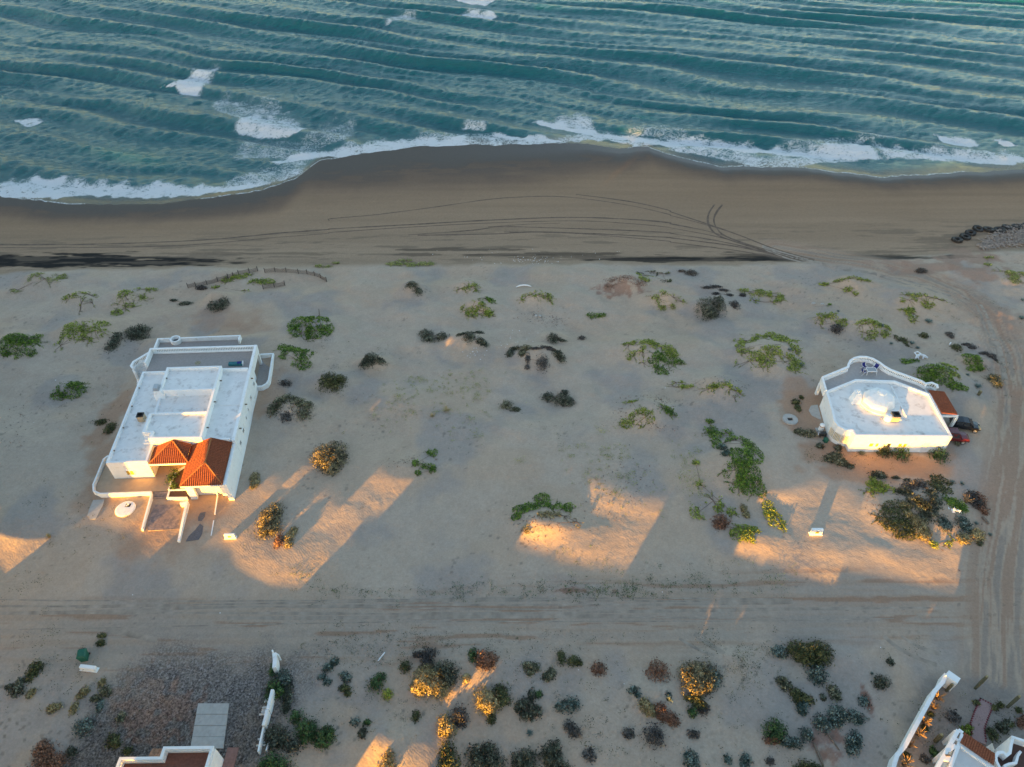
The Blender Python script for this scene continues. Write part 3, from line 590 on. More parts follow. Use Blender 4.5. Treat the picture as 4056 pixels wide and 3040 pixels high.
ridge(tr2, [(9.8, -3.85, 2.98), (12.6, -1.25, 4.17)], [(14.95, -3.85, 3.0), (12.68, -1.25, 4.17)], [(12.63, -1.3, 4.19), (12.63, 2.85, 4.19)])
m = MB(f1); m.box(5.05, 9.8, -0.12, 0.05, 2.62, 2.86); m.box(9.8, 15.0, -3.86, -3.72, 2.62, 2.86); m.box(9.72, 9.9, -3.7, -0.13, 2.62, 2.86); m.build('fascia', M['white'], h1)
m = MB(f1); m.box(9.95, 11.0, -3.2, -2.95, 0, 2.84); m.box(14.1, 14.94, -3.2, -2.95, 0, 2.84); m.box(11.0, 14.1, -3.2, -2.95, 2.25, 2.84); m.box(9.95, 10.2, -2.95, 2.8, 0, 2.84); m.build('wall', M['white'], h1)
m = MB(f1); m.box(11.0, 14.1, -2.9, -2.8, 0.02, 2.25); m.build('garage_door', mat('garage_door_paint', (0.72, 0.70, 0.66), 0.7, 0.05, 3), h1)
m = MB(f1); m.box(10.25, 11.05, -3.55, -3.2, 0, 2.6); m.build('pillar', M['white'], h1)
m = MB(f1); m.box(5.03, 9.95, 2.6, 2.8, 0, 3.0); m.build('wall', mat('lit_porch_wall', (0.70, 0.58, 0.36), 0.85, 0.05, 2), h1)  # yellowish light inside the porch put into this wall's colour
m = MB(f1); m.box(6.6, 7.6, 2.52, 2.6, 0.3, 2.3); q = m.build('door', M['wood'], h1); m = MB(f1); m.tube([(7.45, 2.48, 1.25), (7.45, 2.48, 1.45)], 0.03); m.build('handle', M['galv'], q)
window(h1, f1, 2.3, -0.01, 1.35, 0.85, 0.75, 'a', -1, 'yellow')
for b, w in [(15.3, .55), (12.5, .5), (6.2, .55), (4.0, .5)]: window(h1, f1, 15.47, b, 1.75, w, 0.8, 'b', 1)
for b in (10.2, 8.6): window(h1, f1, 15.47, b, 1.75, 0.22, 0.7, 'b', 1, mull=False)
for (a, b, z, da) in [(11.42, 14.2, 3.6, .28), (11.42, 10.0, 3.6, .28), (11.42, 5.2, 3.6, .28), (15.42, 15.1, 3.05, .3), (15.42, 9.9, 3.05, .3), (15.42, 5.4, 3.05, .3), (0.26, 13.8, 3.05, .15), (0.26, 10.2, 3.05, .15), (0.26, 6.2, 3.05, .15), (0.26, 2.2, 3.05, .15), (4.12, 14.6, 4.0, .15)]:
    m = MB(f1); m.box(a, a+da, b-0.07, b+0.07, z, z+0.12); m.build('drain_spout', M['wood'], h1)
for b in (13.2, 10.0, 6.1, 2.1):
    m = MB(f1); m.box(-0.25, 0.0, b-0.06, b+0.06, 2.8, 2.92); m.build('drain_spout', M['white'], h1)
# raised patio with steps
pat = thing('entrance_patio', 'tan paved patio with four steps in front of the long white house', 'patio', f1(3, -1, 0))
m = MB(f1); m.prism([(-1.9, 3.3), (-2.0, -1.3), (-1.6, -2.2), (-0.8, -2.55), (7.2, -2.25), (9.9, -2.1), (9.9, 2.55), (5.05, 2.55), (5.05, -0.02), (-0.05, -0.02), (-0.05, 3.3)], -0.3, 0.28); m.build('paving', mat('patio_paving', (0.43, 0.31, 0.21), 0.9, 0.1, 2.0, bump=0.1), pat)
for i in range(4):
    m = MB(f1); m.box(5.45, 7.35, -2.35-0.29*(i+1), -2.35-0.29*i+0.02, -0.3, 0.22-0.075*i); m.build('step', M['paver'], pat)
def solo(mb, name, matn, label, cat, loc, group=None, **k): return tag(mb.build(name, M[matn] if isinstance(matn, str) else matn, None, loc, **k), label, cat, group)
m = MB(f1); m.wall([(-0.02, 3.55), (-1.8, 3.5), (-2.15, 3.0), (-2.15, -1.2), (-1.8, -2.2), (-0.9, -2.68), (5.3, -2.68), (5.42, -3.4), (5.5, -8.0)], 0.2, -0.4, [0.75, 0.75, 0.75, 0.75, 0.75, 0.72, 0.7, 0.6, 0.35])
solo(m, 'garden_wall', 'white', 'low white wall curving round the corner of the tan patio and running out beside the steps', 'wall', f1(-2, -1, 0))
m = MB(f1); m.wall([(9.3, -4.6), (10.1, -4.5), (10.15, -7), (10.2, -9.9)], 0.26, -0.4, [0.75, 0.75, 0.6, 0.3])
solo(m, 'garden_wall', 'white', 'straight low white wall with a hooked end, right of the worn brick path', 'wall', f1(10.1, -7, 0))
m = MB(f1); m.wall([(13.35, -2.9), (13.42, -3.2), (13.6, -6.0)], 0.13, -0.3, [0.6, 0.25, 0.1]); m.wall([(13.64, -6.9), (13.75, -9.1)], 0.12, -0.3, [0.08, 0.06])
solo(m, 'driveway_kerb', 'white', 'thin broken white kerb leading from the garage corner into the sand', 'kerb', f1(13.5, -5, 0))
pl = thing('entrance_planter', 'white-walled planter full of dark soil beside the patio steps', 'planter', f1(8.4, -2.8, 0))
m = MB(f1); m.wall([(7.4, -2.3), (7.45, -3.5), (9.9, -3.6)], 0.18, -0.3, 0.5); m.wall([(7.45, -2.35), (9.9, -2.3)], 0.18, -0.3, 0.55); m.wall([(9.35, 1.4), (8.5, 1.35), (7.8, 0.8), (7.4, -0.2), (7.35, -2.3)], 0.16, 0, 0.6); m.build('planter_wall', M['white'], pl)
m = MB(f1); m.prism([(7.5, -3.45), (9.9, -3.5), (9.9, -2.4), (7.5, -2.4)], -0.3, 0.33); m.prism([(7.45, -2.2), (9.9, -2.2), (9.9, 1.3), (8.5, 1.25), (7.9, 0.7), (7.5, -0.2)], 0, 0.4); m.build('soil', M['soil'], pl)
rp = thing('rear_patio', 'grey sunken patio behind the long white house, edged by a low white wall', 'patio', f1(5, 25, 0))
m = MB(f1); m.box(-1.2, 11.0, 22.05, 27.6, -0.4, 0.06); m.build('paving', M['terrace'], rp)
m = MB(f1); m.wall([(-1.35, 22.6), (-1.35, 27.6), (0.55, 27.62)], 0.24, -0.6, 0.75); m.wall([(2.05, 27.66), (11.15, 27.85), (11.15, 26.7)], 0.24, -0.6, 0.75); m.build('low_wall', M['white'], rp)
m = MB(f1); m.lathe((1.3, 27.5, 0), [(0.78, -0.6), (0.82, 0.75), (0.60, 0.75), (0.58, 0.2), (0, 0.2)], 24); fp = m.build('fire_pit', M['white'], rp); m = MB(f1); m.lathe((1.3, 27.5, 0), [(0.57, 0.2), (0.4, 0.28), (0, 0.3)], 16); m.build('ash', M['dark'], fp)
sy = thing('side_yard', 'grey fenced side yard with a rounded low white wall, right of the terrace corner', 'yard', f1(16, 19, 0))
m = MB(f1); m.prism([(15.4, 16.1), (16.2, 16.1), (16.8, 16.6), (17.0, 17.4), (16.9, 23.0), (15.0, 23.0), (15.0, 18.8)], -0.6, 0.05); m.build('paving', M['terrace'], sy)
m = MB(f1); m.wall([(15.0, 23.1), (16.9, 23.15), (17.05, 17.3), (16.85, 16.5), (16.3, 16.0), (15.65, 15.95)], 0.24, -0.8, 0.8); m.build('low_wall', M['white'], sy)

# ------------------------------------------------------------------ white house on the right, with a dome and a curved terrace
h2 = thing('beach_house', 'white house with a faceted roof dome and a curved balustraded terrace towards the sea', 'house', (50, 66, 0))
O2 = [(44.5, 62.75), (56.8, 62.6), (57.4, 70.5), (53.7, 73.1), (48.4, 73.4), (43.5, 71.0), (43.0, 67.0), (42.72, 65.4), (42.9, 64.5), (43.5, 63.85), (44.45, 63.65)]
m = MB(); m.wall(O2, 0.3, -0.3, 3.0, True); m.build('wall', M['white'], h2)
m = MB(); m.prism(O2, 2.3, 2.66); m.build('roof_deck', M['deck'], h2)
RA = [(43.75, 73.7), (48.1, 75.9), (48.35, 76.5), (48.9, 77.3), (49.7, 77.85), (50.6, 78.15), (51.5, 78.1), (52.3, 77.7), (52.9, 76.9), (53.3, 76.1), (53.9, 75.3), (57.3, 72.9), (57.7, 72.2)]
m = MB(); m.prism(RA[::-1]+[(43.62, 71.2), (48.35, 73.56), (53.75, 73.26), (57.5, 70.7)][0:4], 2.05, 2.33); m.build('terrace_floor', mat('pale_terrace', (0.40, 0.37, 0.35), 0.85, 0.1, 4.0), h2)
p, r = balustrade(RA, 2.1, 3.25, None, 0.48, 0.18, 0.22); q = p.build('balustrade', M['white'], h2); r.build('handrail', M['white'], q)
m = MB(); m.wall([(43.7, 73.75), (43.35, 71.1)], 0.28, 2.0, 3.2); m.build('parapet', M['white'], h2)
for x, y in [(43.72, 73.6), (48.2, 75.9), (53.5, 75.4), (57.4, 72.7)]:
    m = MB(); m.box(x-0.2, x+0.2, y-0.2, y+0.2, -1.0, 2.06); m.build('pillar', M['white'], h2)
SA = [(57.6, 72.2), (58.2, 72.9), (59.0, 73.05), (59.5, 72.6), (59.3, 72.0)]
p, r = balustrade(SA, 1.8, 2.8, None, 0.16); p.wall(SA, 0.24, -0.5, 1.8); 
m = MB()
for i in range(9): m.box(57.75+0.19*i, 57.75+0.19*(i+1), 71.3, 72.6, -0.5, 2.3-0.22*i)
q = m.build('staircase', M['white'], h2); p.build('stair_balustrade', M['white'], q); r.build('handrail', M['white'], q)
m = MB(); m.lathe((50.1, 69.3, 0), [(2.75, 2.4), (2.7, 2.86), (2.2, 2.9)], 28); m.build('dome_base', M['deck'], h2)
m = MB(); m.lathe((49.95, 69.2, 0), [(2.15, 2.6), (2.1, 3.25), (1.6, 3.95), (0.62, 4.35), (0.0, 4.36)], 8)
dm = m.build('roof_dome', M['white'], h2); m = MB(); m.lathe((49.95, 69.2, 0), [(0.60, 4.3), (0.60, 4.52), (0.5, 4.66), (0.0, 4.75)], 20); m.build('cupola', M['white'], dm)
m = MB(); m.add([(46.2, 68.8, 2.6), (47.4, 68.8, 2.6), (47.4, 69.9, 2.6), (46.2, 69.9, 2.6), (46.25, 68.9, 3.6), (47.35, 68.9, 3.6), (47.35, 69.8, 3.6), (46.25, 69.8, 3.6), (46.5, 69.1, 4.3), (47.1, 69.1, 4.3), (47.1, 69.7, 4.3), (46.5, 69.7, 4.3)],
      [[0, 1, 5, 4], [1, 2, 6, 5], [2, 3, 7, 6], [3, 0, 4, 7], [4, 5, 9, 8], [5, 6, 10, 9], [6, 7, 11, 10], [7, 4, 8, 11], [8, 9, 10, 11]]); q = m.build('chimney', M['white'], h2)
m = MB(); m.box(46.35, 47.2, 69.0, 69.8, 4.32, 4.4); m.box(46.6, 47.0, 69.2, 69.6, 4.4, 4.75); m.build('chimney_cap', M['white'], q)
m = MB(); m.wall([(53.0, 72.3), (52.6, 66.4)], 0.16, 2.6, 2.84); m.build('conduit', M['white'], h2)
m = MB(); m.lathe((49.1, 65.95, 2.66), [(0.11, 0), (0.11, 0.3)], 10); m.build('vent_pipe', M['galv'], h2)
for x, w, gl in [(47.0, .5, 'yellow'), (47.75, .35, 'yellow'), (49.3, .5, 'glass'), (50.75, .42, 'yellow'), (51.4, .42, 'yellow')]: window(h2, lambda a, b, c: (a, b, c), x, 62.69-(x-44.5)*0.0122-0.09, 1.35, w, 0.6, 'a', -1, gl, False)
m = MB(); m.box(53.75, 54.55, 62.44, 62.55, 0.0, 1.9); m.build('door', mat('white_door', (0.68, 0.69, 0.7), 0.6, 0.05, 3), h2)
m = MB(); m.box(52.0, 52.08, 62.46, 62.55, 0.0, 1.9); m.build('drain_pipe', M['white'], h2)
ga = [(42.68, 65.3), (42.86, 64.46), (43.4, 63.75), (44.2, 63.55)]
g = MB(); bar = MB()
for (x0, y0), (x1, y1) in zip(ga[:-1], ga[1:]):
    nx, ny = (y1-y0), -(x1-x0); L = math.hypot(nx, ny); nx, ny = -nx/L*-1, -ny/L*-1
    ox, oy = -abs(nx)*0.19, -abs(ny)*0.19
    g.quad((x0+ox, y0+oy, 0.75), (x1+ox, y1+oy, 0.75), (x1+ox, y1+oy, 1.95), (x0+ox, y0+oy, 1.95))
    for i in range(6): bar.tube([(x0+(x1-x0)*i/5+ox*1.15, y0+(y1-y0)*i/5+oy*1.15, 0.72), (x0+(x1-x0)*i/5+ox*1.15, y0+(y1-y0)*i/5+oy*1.15, 1.98)], 0.022, 4)
    for k in range(7): bar.tube([(x0+ox*1.15, y0+oy*1.15, 0.75+0.2*k), (x1+ox*1.15, y1+oy*1.15, 0.75+0.2*k)], 0.022, 4)
q = g.build('grille_window', mat('tower_glass', (0.35, 0.25, 0.05), 0.3, 0.9, 5), h2); bar.build('grille', M['white'], q)
m = MB(); m.lathe((51.4, 63.5, 2.7), [(0.1, 0), (0.1, 0.05)], 8); del m
# carport with its tiled roof
cp = thing('carport', 'tile-roofed white carport on the right side of the domed house', 'carport', (58.6, 69, 0))
def zc(a, b): return 2.95-0.14*(a-57.5)
tile_roof(zc, 57.42, 59.8, 66.75, 71.3, lambda a, b, c: (a+0.04*(b-67), b, c), lambda a, b: True, lambda a, b: 1).build('tile_roof', M['tile'], cp)
m = MB(); m.box(57.2, 59.8, 66.62, 66.78, 2.35, 2.92-0.25); m.box(59.68, 59.9, 66.8, 71.3, 2.3, 2.58); m.build('beam', M['white'], cp)
for x, y in [(59.72, 66.75), (59.85, 71.2)]:
    m = MB(); m.box(x-0.16, x+0.16, y-0.16, y+0.16, -0.3, 2.36); m.build('pillar', M['white'], cp)

# ------------------------------------------------------------------ terrace house at the lower left and villa at the lower right
h3 = thing('terrace_house', 'white house with a dark red roof terrace behind a pierced parapet, at the bottom edge', 'house', (-31, 20, -0.9))
O3 = [(-26.95, 10), (-26.95, 24.75), (-31.5, 24.7), (-31.5, 23.85), (-35.1, 23.8), (-35.2, 10)]
m = MB(); m.prism(O3, -1.4, 1.62); m.build('wall', M['white'], h3)
m = MB(); m.prism([(-27.2, 10.3), (-27.2, 24.5), (-31.25, 24.45), (-31.25, 23.6), (-34.85, 23.55), (-34.95, 10.3)], 1.62, 1.72); m.build('terrace_floor', M['maroon'], h3)
PA = [(-27.08, 10.2), (-27.08, 24.62), (-31.37, 24.57), (-31.37, 23.72), (-34.97, 23.67), (-35.07, 10.2)]
p, r = balustrade(PA, 1.63, 2.6, None, 0.42, 0.2, 0.26, 0.22); q = p.build('balustrade', M['white'], h3); r.build('handrail', M['white'], q)
m = MB(); m.box(-26.95, -26.88, 22.2, 22.3, -1, 1.2); m.box(-26.95, -26.88, 23.2, 23.3, -1, 1.2); m.box(-26.95, -26.88, 22.3, 23.2, 1.1, 1.2); m.build('door_frame', M['dark'], h3)
m = MB(); m.box(-26.95, -26.9, 22.3, 23.2, -1, 1.1); m.build('door', M['white'], h3)
def zt3(a, b): return 0.75-0.35*(b-23.9)
tile_roof(zt3, -33.55, -31.6, 23.9, 25.35, lambda a, b, c: (a, b, c), lambda a, b: True, lambda a, b: 0, 0.06, 0.26).build('tile_awning', mat('old_tiles', (0.30, 0.16, 0.10), 0.85, 0.6, 3), h3)
x0, y0, z0 = W(830, 2880)
cs = thing('concrete_drive', 'pale grey concrete drive of eight slabs on the dark gravel', 'driveway', (x0, y0, z0))
q = [P(785, 2787, -0.55), P(908, 2787, -0.55), P(884, 2965, -0.62), P(753, 2965, -0.62)]
for j in range(4):
    for i in range(2):
        def bl(u, v): return [q[0][k]*(1-u)*(1-v)+q[1][k]*u*(1-v)+q[2][k]*u*v+q[3][k]*(1-u)*v for k in range(2)]
        g = 0.002; m = MB(); m.prism([bl(i/2+g, (j+1)/4-g), bl((i+1)/2-g, (j+1)/4-g), bl((i+1)/2-g, j/4+g), bl(i/2+g, j/4+g)], -1.3, max(G(*bl(.5, j/4+.12))+0.10, -0.6)); m.build('slab', M['concrete'], cs)
m = MB(); m.box(-26.9, -25.85, 23.4, 25.8, -1.4, G(-26.4, 24.6)+0.12); m.box(-26.9, -25.6, 20, 23.4, -1.4, G(-26.4, 24)+0.14)
solo(m, 'side_terrace', mat('pink_paving', (0.25, 0.135, 0.11), 0.9, 0.2, 4), 'small pinkish paved terrace at the right foot of the roof-terrace house', 'terrace', (-26.4, 24.6, -1))

def p4(x, y, h): return P(3540+x/4.287, 2700+y/4.287, h)[:2]
h4 = thing('corner_villa', 'white villa with an orange tile strip and a scalloped terrace, in the bottom right corner', 'house', (*p4(1400, 1458, 0), -0.8))
q = [p4(1112, 1062, 2.4), p4(1700, 1470, 2.4)]; dx, dy = q[1][0]-q[0][0], q[1][1]-q[0][1]; L = math.hypot(dx, dy); dx /= L; dy /= L
bk = (dy*9, -dx*9) if dy*9 < 0 and -dx*9 < 0 else (-abs(dy)*9, -abs(dx)*9)
lft = p4(960, 1470, 2.4); l2 = (lft[0]-q[0][0], lft[1]-q[0][1]); ll = math.hypot(*l2); l2 = (l2[0]/ll*9, l2[1]/ll*9)
V4 = [q[0], (q[0][0]+l2[0], q[0][1]+l2[1]), (q[1][0]+l2[0], q[1][1]+l2[1]), q[1]]
m = MB(); m.wall(V4, 0.3, -1.4, 2.4, True); m.build('wall', M['white'], h4)
m = MB(); m.prism(V4, 1.6, 2.1); m.build('roof_deck', mat('pale_roof', (0.62, 0.60, 0.57), 0.8, 0.06, 2, stain=(0.4, 0.36, 0.32), stain_scale=0.8, stain_lo=0.6, stain_hi=0.75), h4)
def quadtiles(c, zs, n, name, parent):
    "strip of tiles over a quad c0 c1 c2 c3 (c0-c1 is the high edge)"
    m = MB(); nu, nv = 260, 10
    ln = math.dist(c[0], c[1])
    for i in range(nu+1):
        for j in range(nv+1):
            u, v = i/nu, j/nv; x = (c[0][0]*(1-u)+c[1][0]*u)*(1-v)+(c[3][0]*(1-u)+c[2][0]*u)*v; y = (c[0][1]*(1-u)+c[1][1]*u)*(1-v)+(c[3][1]*(1-u)+c[2][1]*u)*v
            m.v.append((x, y, zs[0]*(1-v)+zs[1]*v+0.07*abs(math.sin(math.pi*u*ln/0.2))))
    for i in range(nu):
        for j in range(nv): a = i*(nv+1)+j; m.f.append([a, a+1, a+nv+2, a+nv+1])
    return m.build(name, M['tile'], parent)
quadtiles([p4(1125, 1045, 2.5), p4(1690, 1430, 2.5), p4(1740, 1245, 2.2), p4(1195, 862, 2.2)], (2.5, 2.2), 0, 'tile_roof', h4)
m = MB(); m.wall([p4(1098, 825, 2.4), p4(745, 1458, 2.4), p4(600, 1720, 2.4)], 0.32, 1.9, 2.4); m.wall([p4(1165, 885, 2.4), p4(1112, 1062, 2.4)], 0.22, 1.9, 2.38); m.wall([p4(1105, 815, 2.4), p4(1180, 870, 2.4)], 0.3, 1.9, 2.37)
m.wall([p4(1040, 960, 2.4), p4(1130, 1010, 2.4)], 0.26, 1.9, 2.36); m.wall([p4(930, 1170, 2.4), p4(1060, 1080, 2.4)], 0.34, 1.9, 2.36); m.wall([p4(860, 1290, 2.4), p4(1010, 1330, 2.4)], 0.5, 1.9, 2.36); m.build('pergola_beam', M['white'], h4)
for a in [(1098, 825), (930, 1140)]:
    x, y = p4(*a, 2.3); m = MB(); m.box(x-0.16, x+0.16, y-0.16, y+0.16, -1.4, 1.9); m.build('pillar', M['white'], h4)
m = MB(); m.box(p4(930, 1250, 2.4)[0]-0.3, p4(930, 1250, 2.4)[0]+0.1, p4(930, 1250, 2.4)[1]-0.1, p4(930, 1250, 2.4)[1]+0.05, 2.37, 2.45); m.build('drain_spout', M['wood'], h4)
TP = [p4(2420, 1080, 2.3), p4(2212, 1005, 2.3), p4(2025, 945, 2.3), p4(1995, 1080, 2.3), p4(1975, 1210, 2.3), p4(1920, 1255, 2.3), p4(1860, 1200, 2.3), p4(1780, 1205, 2.3), p4(1735, 1270, 2.3), p4(1745, 1350, 2.3), p4(1800, 1458, 2.3), p4(1900, 1700, 2.3)]
m = MB(); m.prism([*TP, p4(2600, 1700, 2.3)][::-1], 1.2, 1.45); m.build('terrace_floor', mat('dark_terrace', (0.10, 0.055, 0.045), 0.85, 0.2, 4), h4)
m = MB(); m.wall(TP, 0.24, -1.4, 2.3); m.add([(*p4(2025, 945, 2.3), 2.25), (*p4(1975, 1210, 2.3), 2.25), (*p4(1780, 1205, 2.3), 1.2), (*p4(1780, 1150, 0), -0.8), (*p4(2010, 960, 1.5), 1.2)], [[0, 1, 2, 3, 4]]); m.build('parapet', M['white'], h4)
m = MB(); m.wall([p4(2160, 1185, 2.1), p4(2110, 1260, 2.1), p4(2080, 1380, 2.1), p4(1960, 1400, 2.1), p4(1890, 1430, 2.1), p4(1900, 1560, 2.1)], 0.2, 1.3, 2.1); m.build('inner_wall', M['white'], h4)
a, b_, c_, d_ = p4(1670, 1045, 1.0), p4(1590, 1090, 0), p4(1745, 1225, 0.6), p4(1660, 1180, 0)
m = MB(); m.add([(*a, 1.0), (*b_, -0.9), (*c_, -0.9), (*p4(1720, 1170, 1.4), 1.4), (*d_, -0.9)], [[0, 1, 2, 3], [0, 3, 2, 1]]); m.wall([b_, c_], 0.3, -1.2, -0.3); m.build('buttress', M['white'], h4)
wp = [P(3786, 2700, 0.9)[:2], P(3750, 2668, 0.9)[:2], p4(840, 0, .8), p4(700, 160, .8), p4(400, 710, .8), p4(190, 1100, .8), p4(60, 1250, .8), p4(20, 1380, .8), p4(0, 1458, .8), p4(-60, 1720, .8)]
m = MB(); m.wall(wp[1:], 0.36, -1.5, 0.8); m.wall([(wp[0][0]+0.25, wp[0][1]-0.02), wp[1]], 0.75, -1.5, 1.05)
solo(m, 'boundary_wall', 'white', 'long white boundary wall with a square end pier, left of the corner villa', 'wall', (*wp[3], -1))
x0, y0, z0 = W(3905, 2870)
pa = [(1475, 290), (1370, 520), (1310, 700), (1330, 930), (1345, 980), (1570, 1075), (1570, 1060), (1540, 800), (1590, 650), (1690, 400)]
m = MB(); pts = [p4(x, y, -.75) for x, y in pa]
pth = thing('garden_path', 'pink paved garden path with dark red edging stones, beside the corner villa', 'path', (x0, y0, z0))
m.prism(pts[::-1], -1.4, z0+0.10); m.build('paving', mat('pink_pavers', (0.30, 0.20, 0.185), 0.9, 0.15, 8), pth)
ed = MB()
for sq in ([(1475, 290), (1370, 520), (1310, 700), (1330, 930)], [(1475, 290), (1690, 400)], [(1690, 400), (1590, 650), (1540, 800), (1570, 1060)]):
    ps = [p4(x, y, -.75) for x, y in sq]
    for a, b in zip(ps[:-1], ps[1:]):
        n = int(math.dist(a, b)/0.22)
        for i in range(n): x = a[0]+(b[0]-a[0])*i/n; y = a[1]+(b[1]-a[1])*i/n; ed.box(x-0.06, x+0.06, y-0.06, y+0.06, -1.3, z0+0.16)
ed.build('edging', mat('edging_stone', (0.16, 0.03, 0.04), 0.8, 0.2, 4), pth)

# ------------------------------------------------------------------ unseen blocks added behind the camera; their slots shape the sunlit patches
ca, sa_ = math.cos(SUN_A), math.sin(SUN_A)
def TS(s, d, z): return (s*ca+d*sa_, -s*sa_+d*ca, z)
def shade_block(label, boxes):
    s0 = sum(b[0]+b[1] for b in boxes)/2/len(boxes); d0 = sum(b[2]+b[3] for b in boxes)/2/len(boxes)
    t = thing('added_shade_block', label, 'house', TS(s0, d0, -1))
    for (a, b, c, d, z0, z1) in boxes:
        m = MB(TS); m.box(a, b, c, d, z0, z1); m.build('wall' if z0 < 0 else 'shade_slab', M['white'], t)  # boxes added to block the sun; gaps between them are light slots
        if z0 < 0 or z1 > 8:
            if z1 > 2: m = MB(TS); m.box(a+.3, b-.3, c+.15, d-.15, z1, z1+.03); m.build('roof_deck', M['deck'], t)
            for q in range(int((z1-max(z0, 0))/3.0+.4)):
                zz = max(z0, 0)+1.3+3.0*q
                if zz+.6 < z1:
                    for k in range(min(int((b-a)/5), 5)): window(t, TS, a+2.6+5*k, d, zz, 1.3, 1.0, 'a', 1); window(t, TS, a+2.6+5*k, c, zz, 1.3, 1.0, 'a', -1)
    return t
TE = math.tan(SUN_E)
def zc_(cval, db): return cval-TE*db           # height at distance db of the ray with constant z + TE*d
def zt_(dt, db): return TE*(dt-db)             # height at db of the ray that reaches level sand at dt
TOP = 20.0
shade_block('tall white shade block, added beyond the left edge of the picture', [(-120, -82.0, -15, -4, -1.5, 17)])
m = MB(TS); gxs = [(-420+12*i) for i in range(29)]; gds = [-90+10*j for j in range(10)]
for s_ in gxs:
    for d_ in gds:
        e = min(max((-86-s_)/16, 0), 1)*max(0, 1-((d_+40)/52)**2)**0.7; m.v.append(TS(s_, d_, -2+20*e*(0.85+0.3*float(vn(s_*.05, d_*.07, 500)))))
m.f = [[i*10+j, (i+1)*10+j, (i+1)*10+j+1, i*10+j+1] for i in range(28) for j in range(9)]
tag(m.build('shade_hill', mat('shade_hill_earth', (0.24, 0.19, 0.14), 0.95, 0.3, 0.3), None, TS(-250, -40, -2), smooth=True), kind='structure')  # unseen hill added to keep direct sun off the left sea
shade_block('white shade block with a light slot, added just left of the picture', [(-82.1, -71.9, -15, -6, -1.5, zt_(6.4, -6)), (-82.1, -71.9, -6.6, -6, zt_(15, -6), TOP), (-82.1, -81.4, -6.6, -6, .5, 2.2)])
shade_block('slotted white shade block added behind the camera on the left', [(-72, -59.9, -16, -9, -1.5, zt_(17, -9)), (-72, -65, -9.8, -9, zc_(7.4, -9), TOP), (-65, -59.9, -9.8, -9, zc_(6.3, -9), TOP), (-72, -71.4, -9.8, -9, 1.5, 9)])
shade_block('white shade block with a stepped light slot, added behind the roof-terrace house', [(-60, -40.7, -22, -13, -1.5, zt_(22.4, -12)), (-60, -56, -13, -12, 1.5, zt_(25.5, -12)), (-56, -52, -13, -12, 1.5, zt_(22.8, -12)), (-52, -40.7, -13, -12, 1.5, zt_(22.6, -12)), (-60, -54.7, -12.8, -12, zt_(34, -12), TOP), (-54.7, -51.2, -12.8, -12, zc_(4.35, -12), TOP), (-51.2, -46, -12.8, -12, zt_(38, -12), TOP), (-46, -40.6, -12.8, -12, zt_(46, -12), TOP), (-41.1, -40.6, -12.8, -12, 1.5, 5)])
TOP = 20.0
shade_block('solid white shade block added behind the camera', [(-40.7, -25.1, -18, -6, -1.5, TOP)])
shade_block('white shade block with several light slots, added behind the camera', [(-25.2, -12.5, -12, -4.8, -1.5, 0.35), (-25.2, -12.5, -4.6, -4, zc_(2.05, -4), zt_(43, -4)), (-22.4, -21, -4.6, -4, zc_(1.3, -4), 3), (-19.3, -17, -4.6, -4, 0, zc_(1.1, -4)), (-17, -12.5, -4.6, -4, -1.5, 3), (-25.2, -12.5, -4.6, -4, zt_(58, -4), TOP)])
TOP = 20.0
shade_block('tall narrow white shade block added behind the camera on the right', [(-12.6, -3.0, 0, 8, -1.5, TOP-1)])
shade_block('white shade block with rows of light slots, added behind the camera on the right', [(-3.1, 20.9, 6, 14.2, -1.5, zc_(2.2, 15)), (0.4, 8, 14.4, 15, .5, zc_(4.1, 15)), (8, 17.4, 14.4, 15, .5, zc_(4.5, 15)), (17.4, 20.9, 14.4, 15, .5, zc_(2.9, 15)), (17.4, 20.9, 14.4, 15, zc_(4.0, 15), zc_(4.5, 15)), (-3.1, 0.4, 14.4, 15, .5, zc_(2.5, 15)), (-3.1, 0.4, 14.4, 15, zc_(3.2, 15), zc_(4.0, 15)), (-3.1, 8, 14.4, 15, zc_(5.2, 15), zc_(6.4, 15)), (8, 20.9, 14.4, 15, zc_(5.55, 15), zc_(6.95, 15)), (-3.1, 3.6, 14.4, 15, zc_(6.3, 15), TOP-1), (3.6, 15, 14.4, 15, zc_(9.5, 15), TOP-1), (15, 17, 14.4, 15, zc_(6.8, 15), TOP-1), (17, 20.9, 14.4, 15, zc_(7.3, 15), TOP-1)])
shade_block('tall white shade block added to the right of the corner villa', [(20.9, 110, 0, 10, -1.5, TOP-1)])
# ------------------------------------------------------------------ vehicle tracks pressed into the beach
def t1(*q): return [(x/1.58, y/1.58) for x, y in q]
def t4(*q): return [(1300+x/1.58, y/1.58) for x, y in q]
def t5(*q): return [(2656+x/1.58, y/1.58) for x, y in q]
def t6(*q): return [(3056+x/2.211, 800+y/2.211) for x, y in q]
def smooth_path(pts, step=0.8):
    w = [W(*p)[:2] for p in pts]; out = []
    for i in range(len(w)-1):
        p0 = w[max(i-1, 0)]; p1 = w[i]; p2 = w[i+1]; p3 = w[min(i+2, len(w)-1)]
        n = max(int(math.dist(p1, p2)/step), 1)
        for k in range(n):
            t = k/n; out.append(tuple(0.5*((2*p1[j])+(-p0[j]+p2[j])*t+(2*p0[j]-5*p1[j]+4*p2[j]-p3[j])*t*t+(-p0[j]+3*p1[j]-3*p2[j]+p3[j])*t**3) for j in range(2)))
    out.append(w[-1]); return out
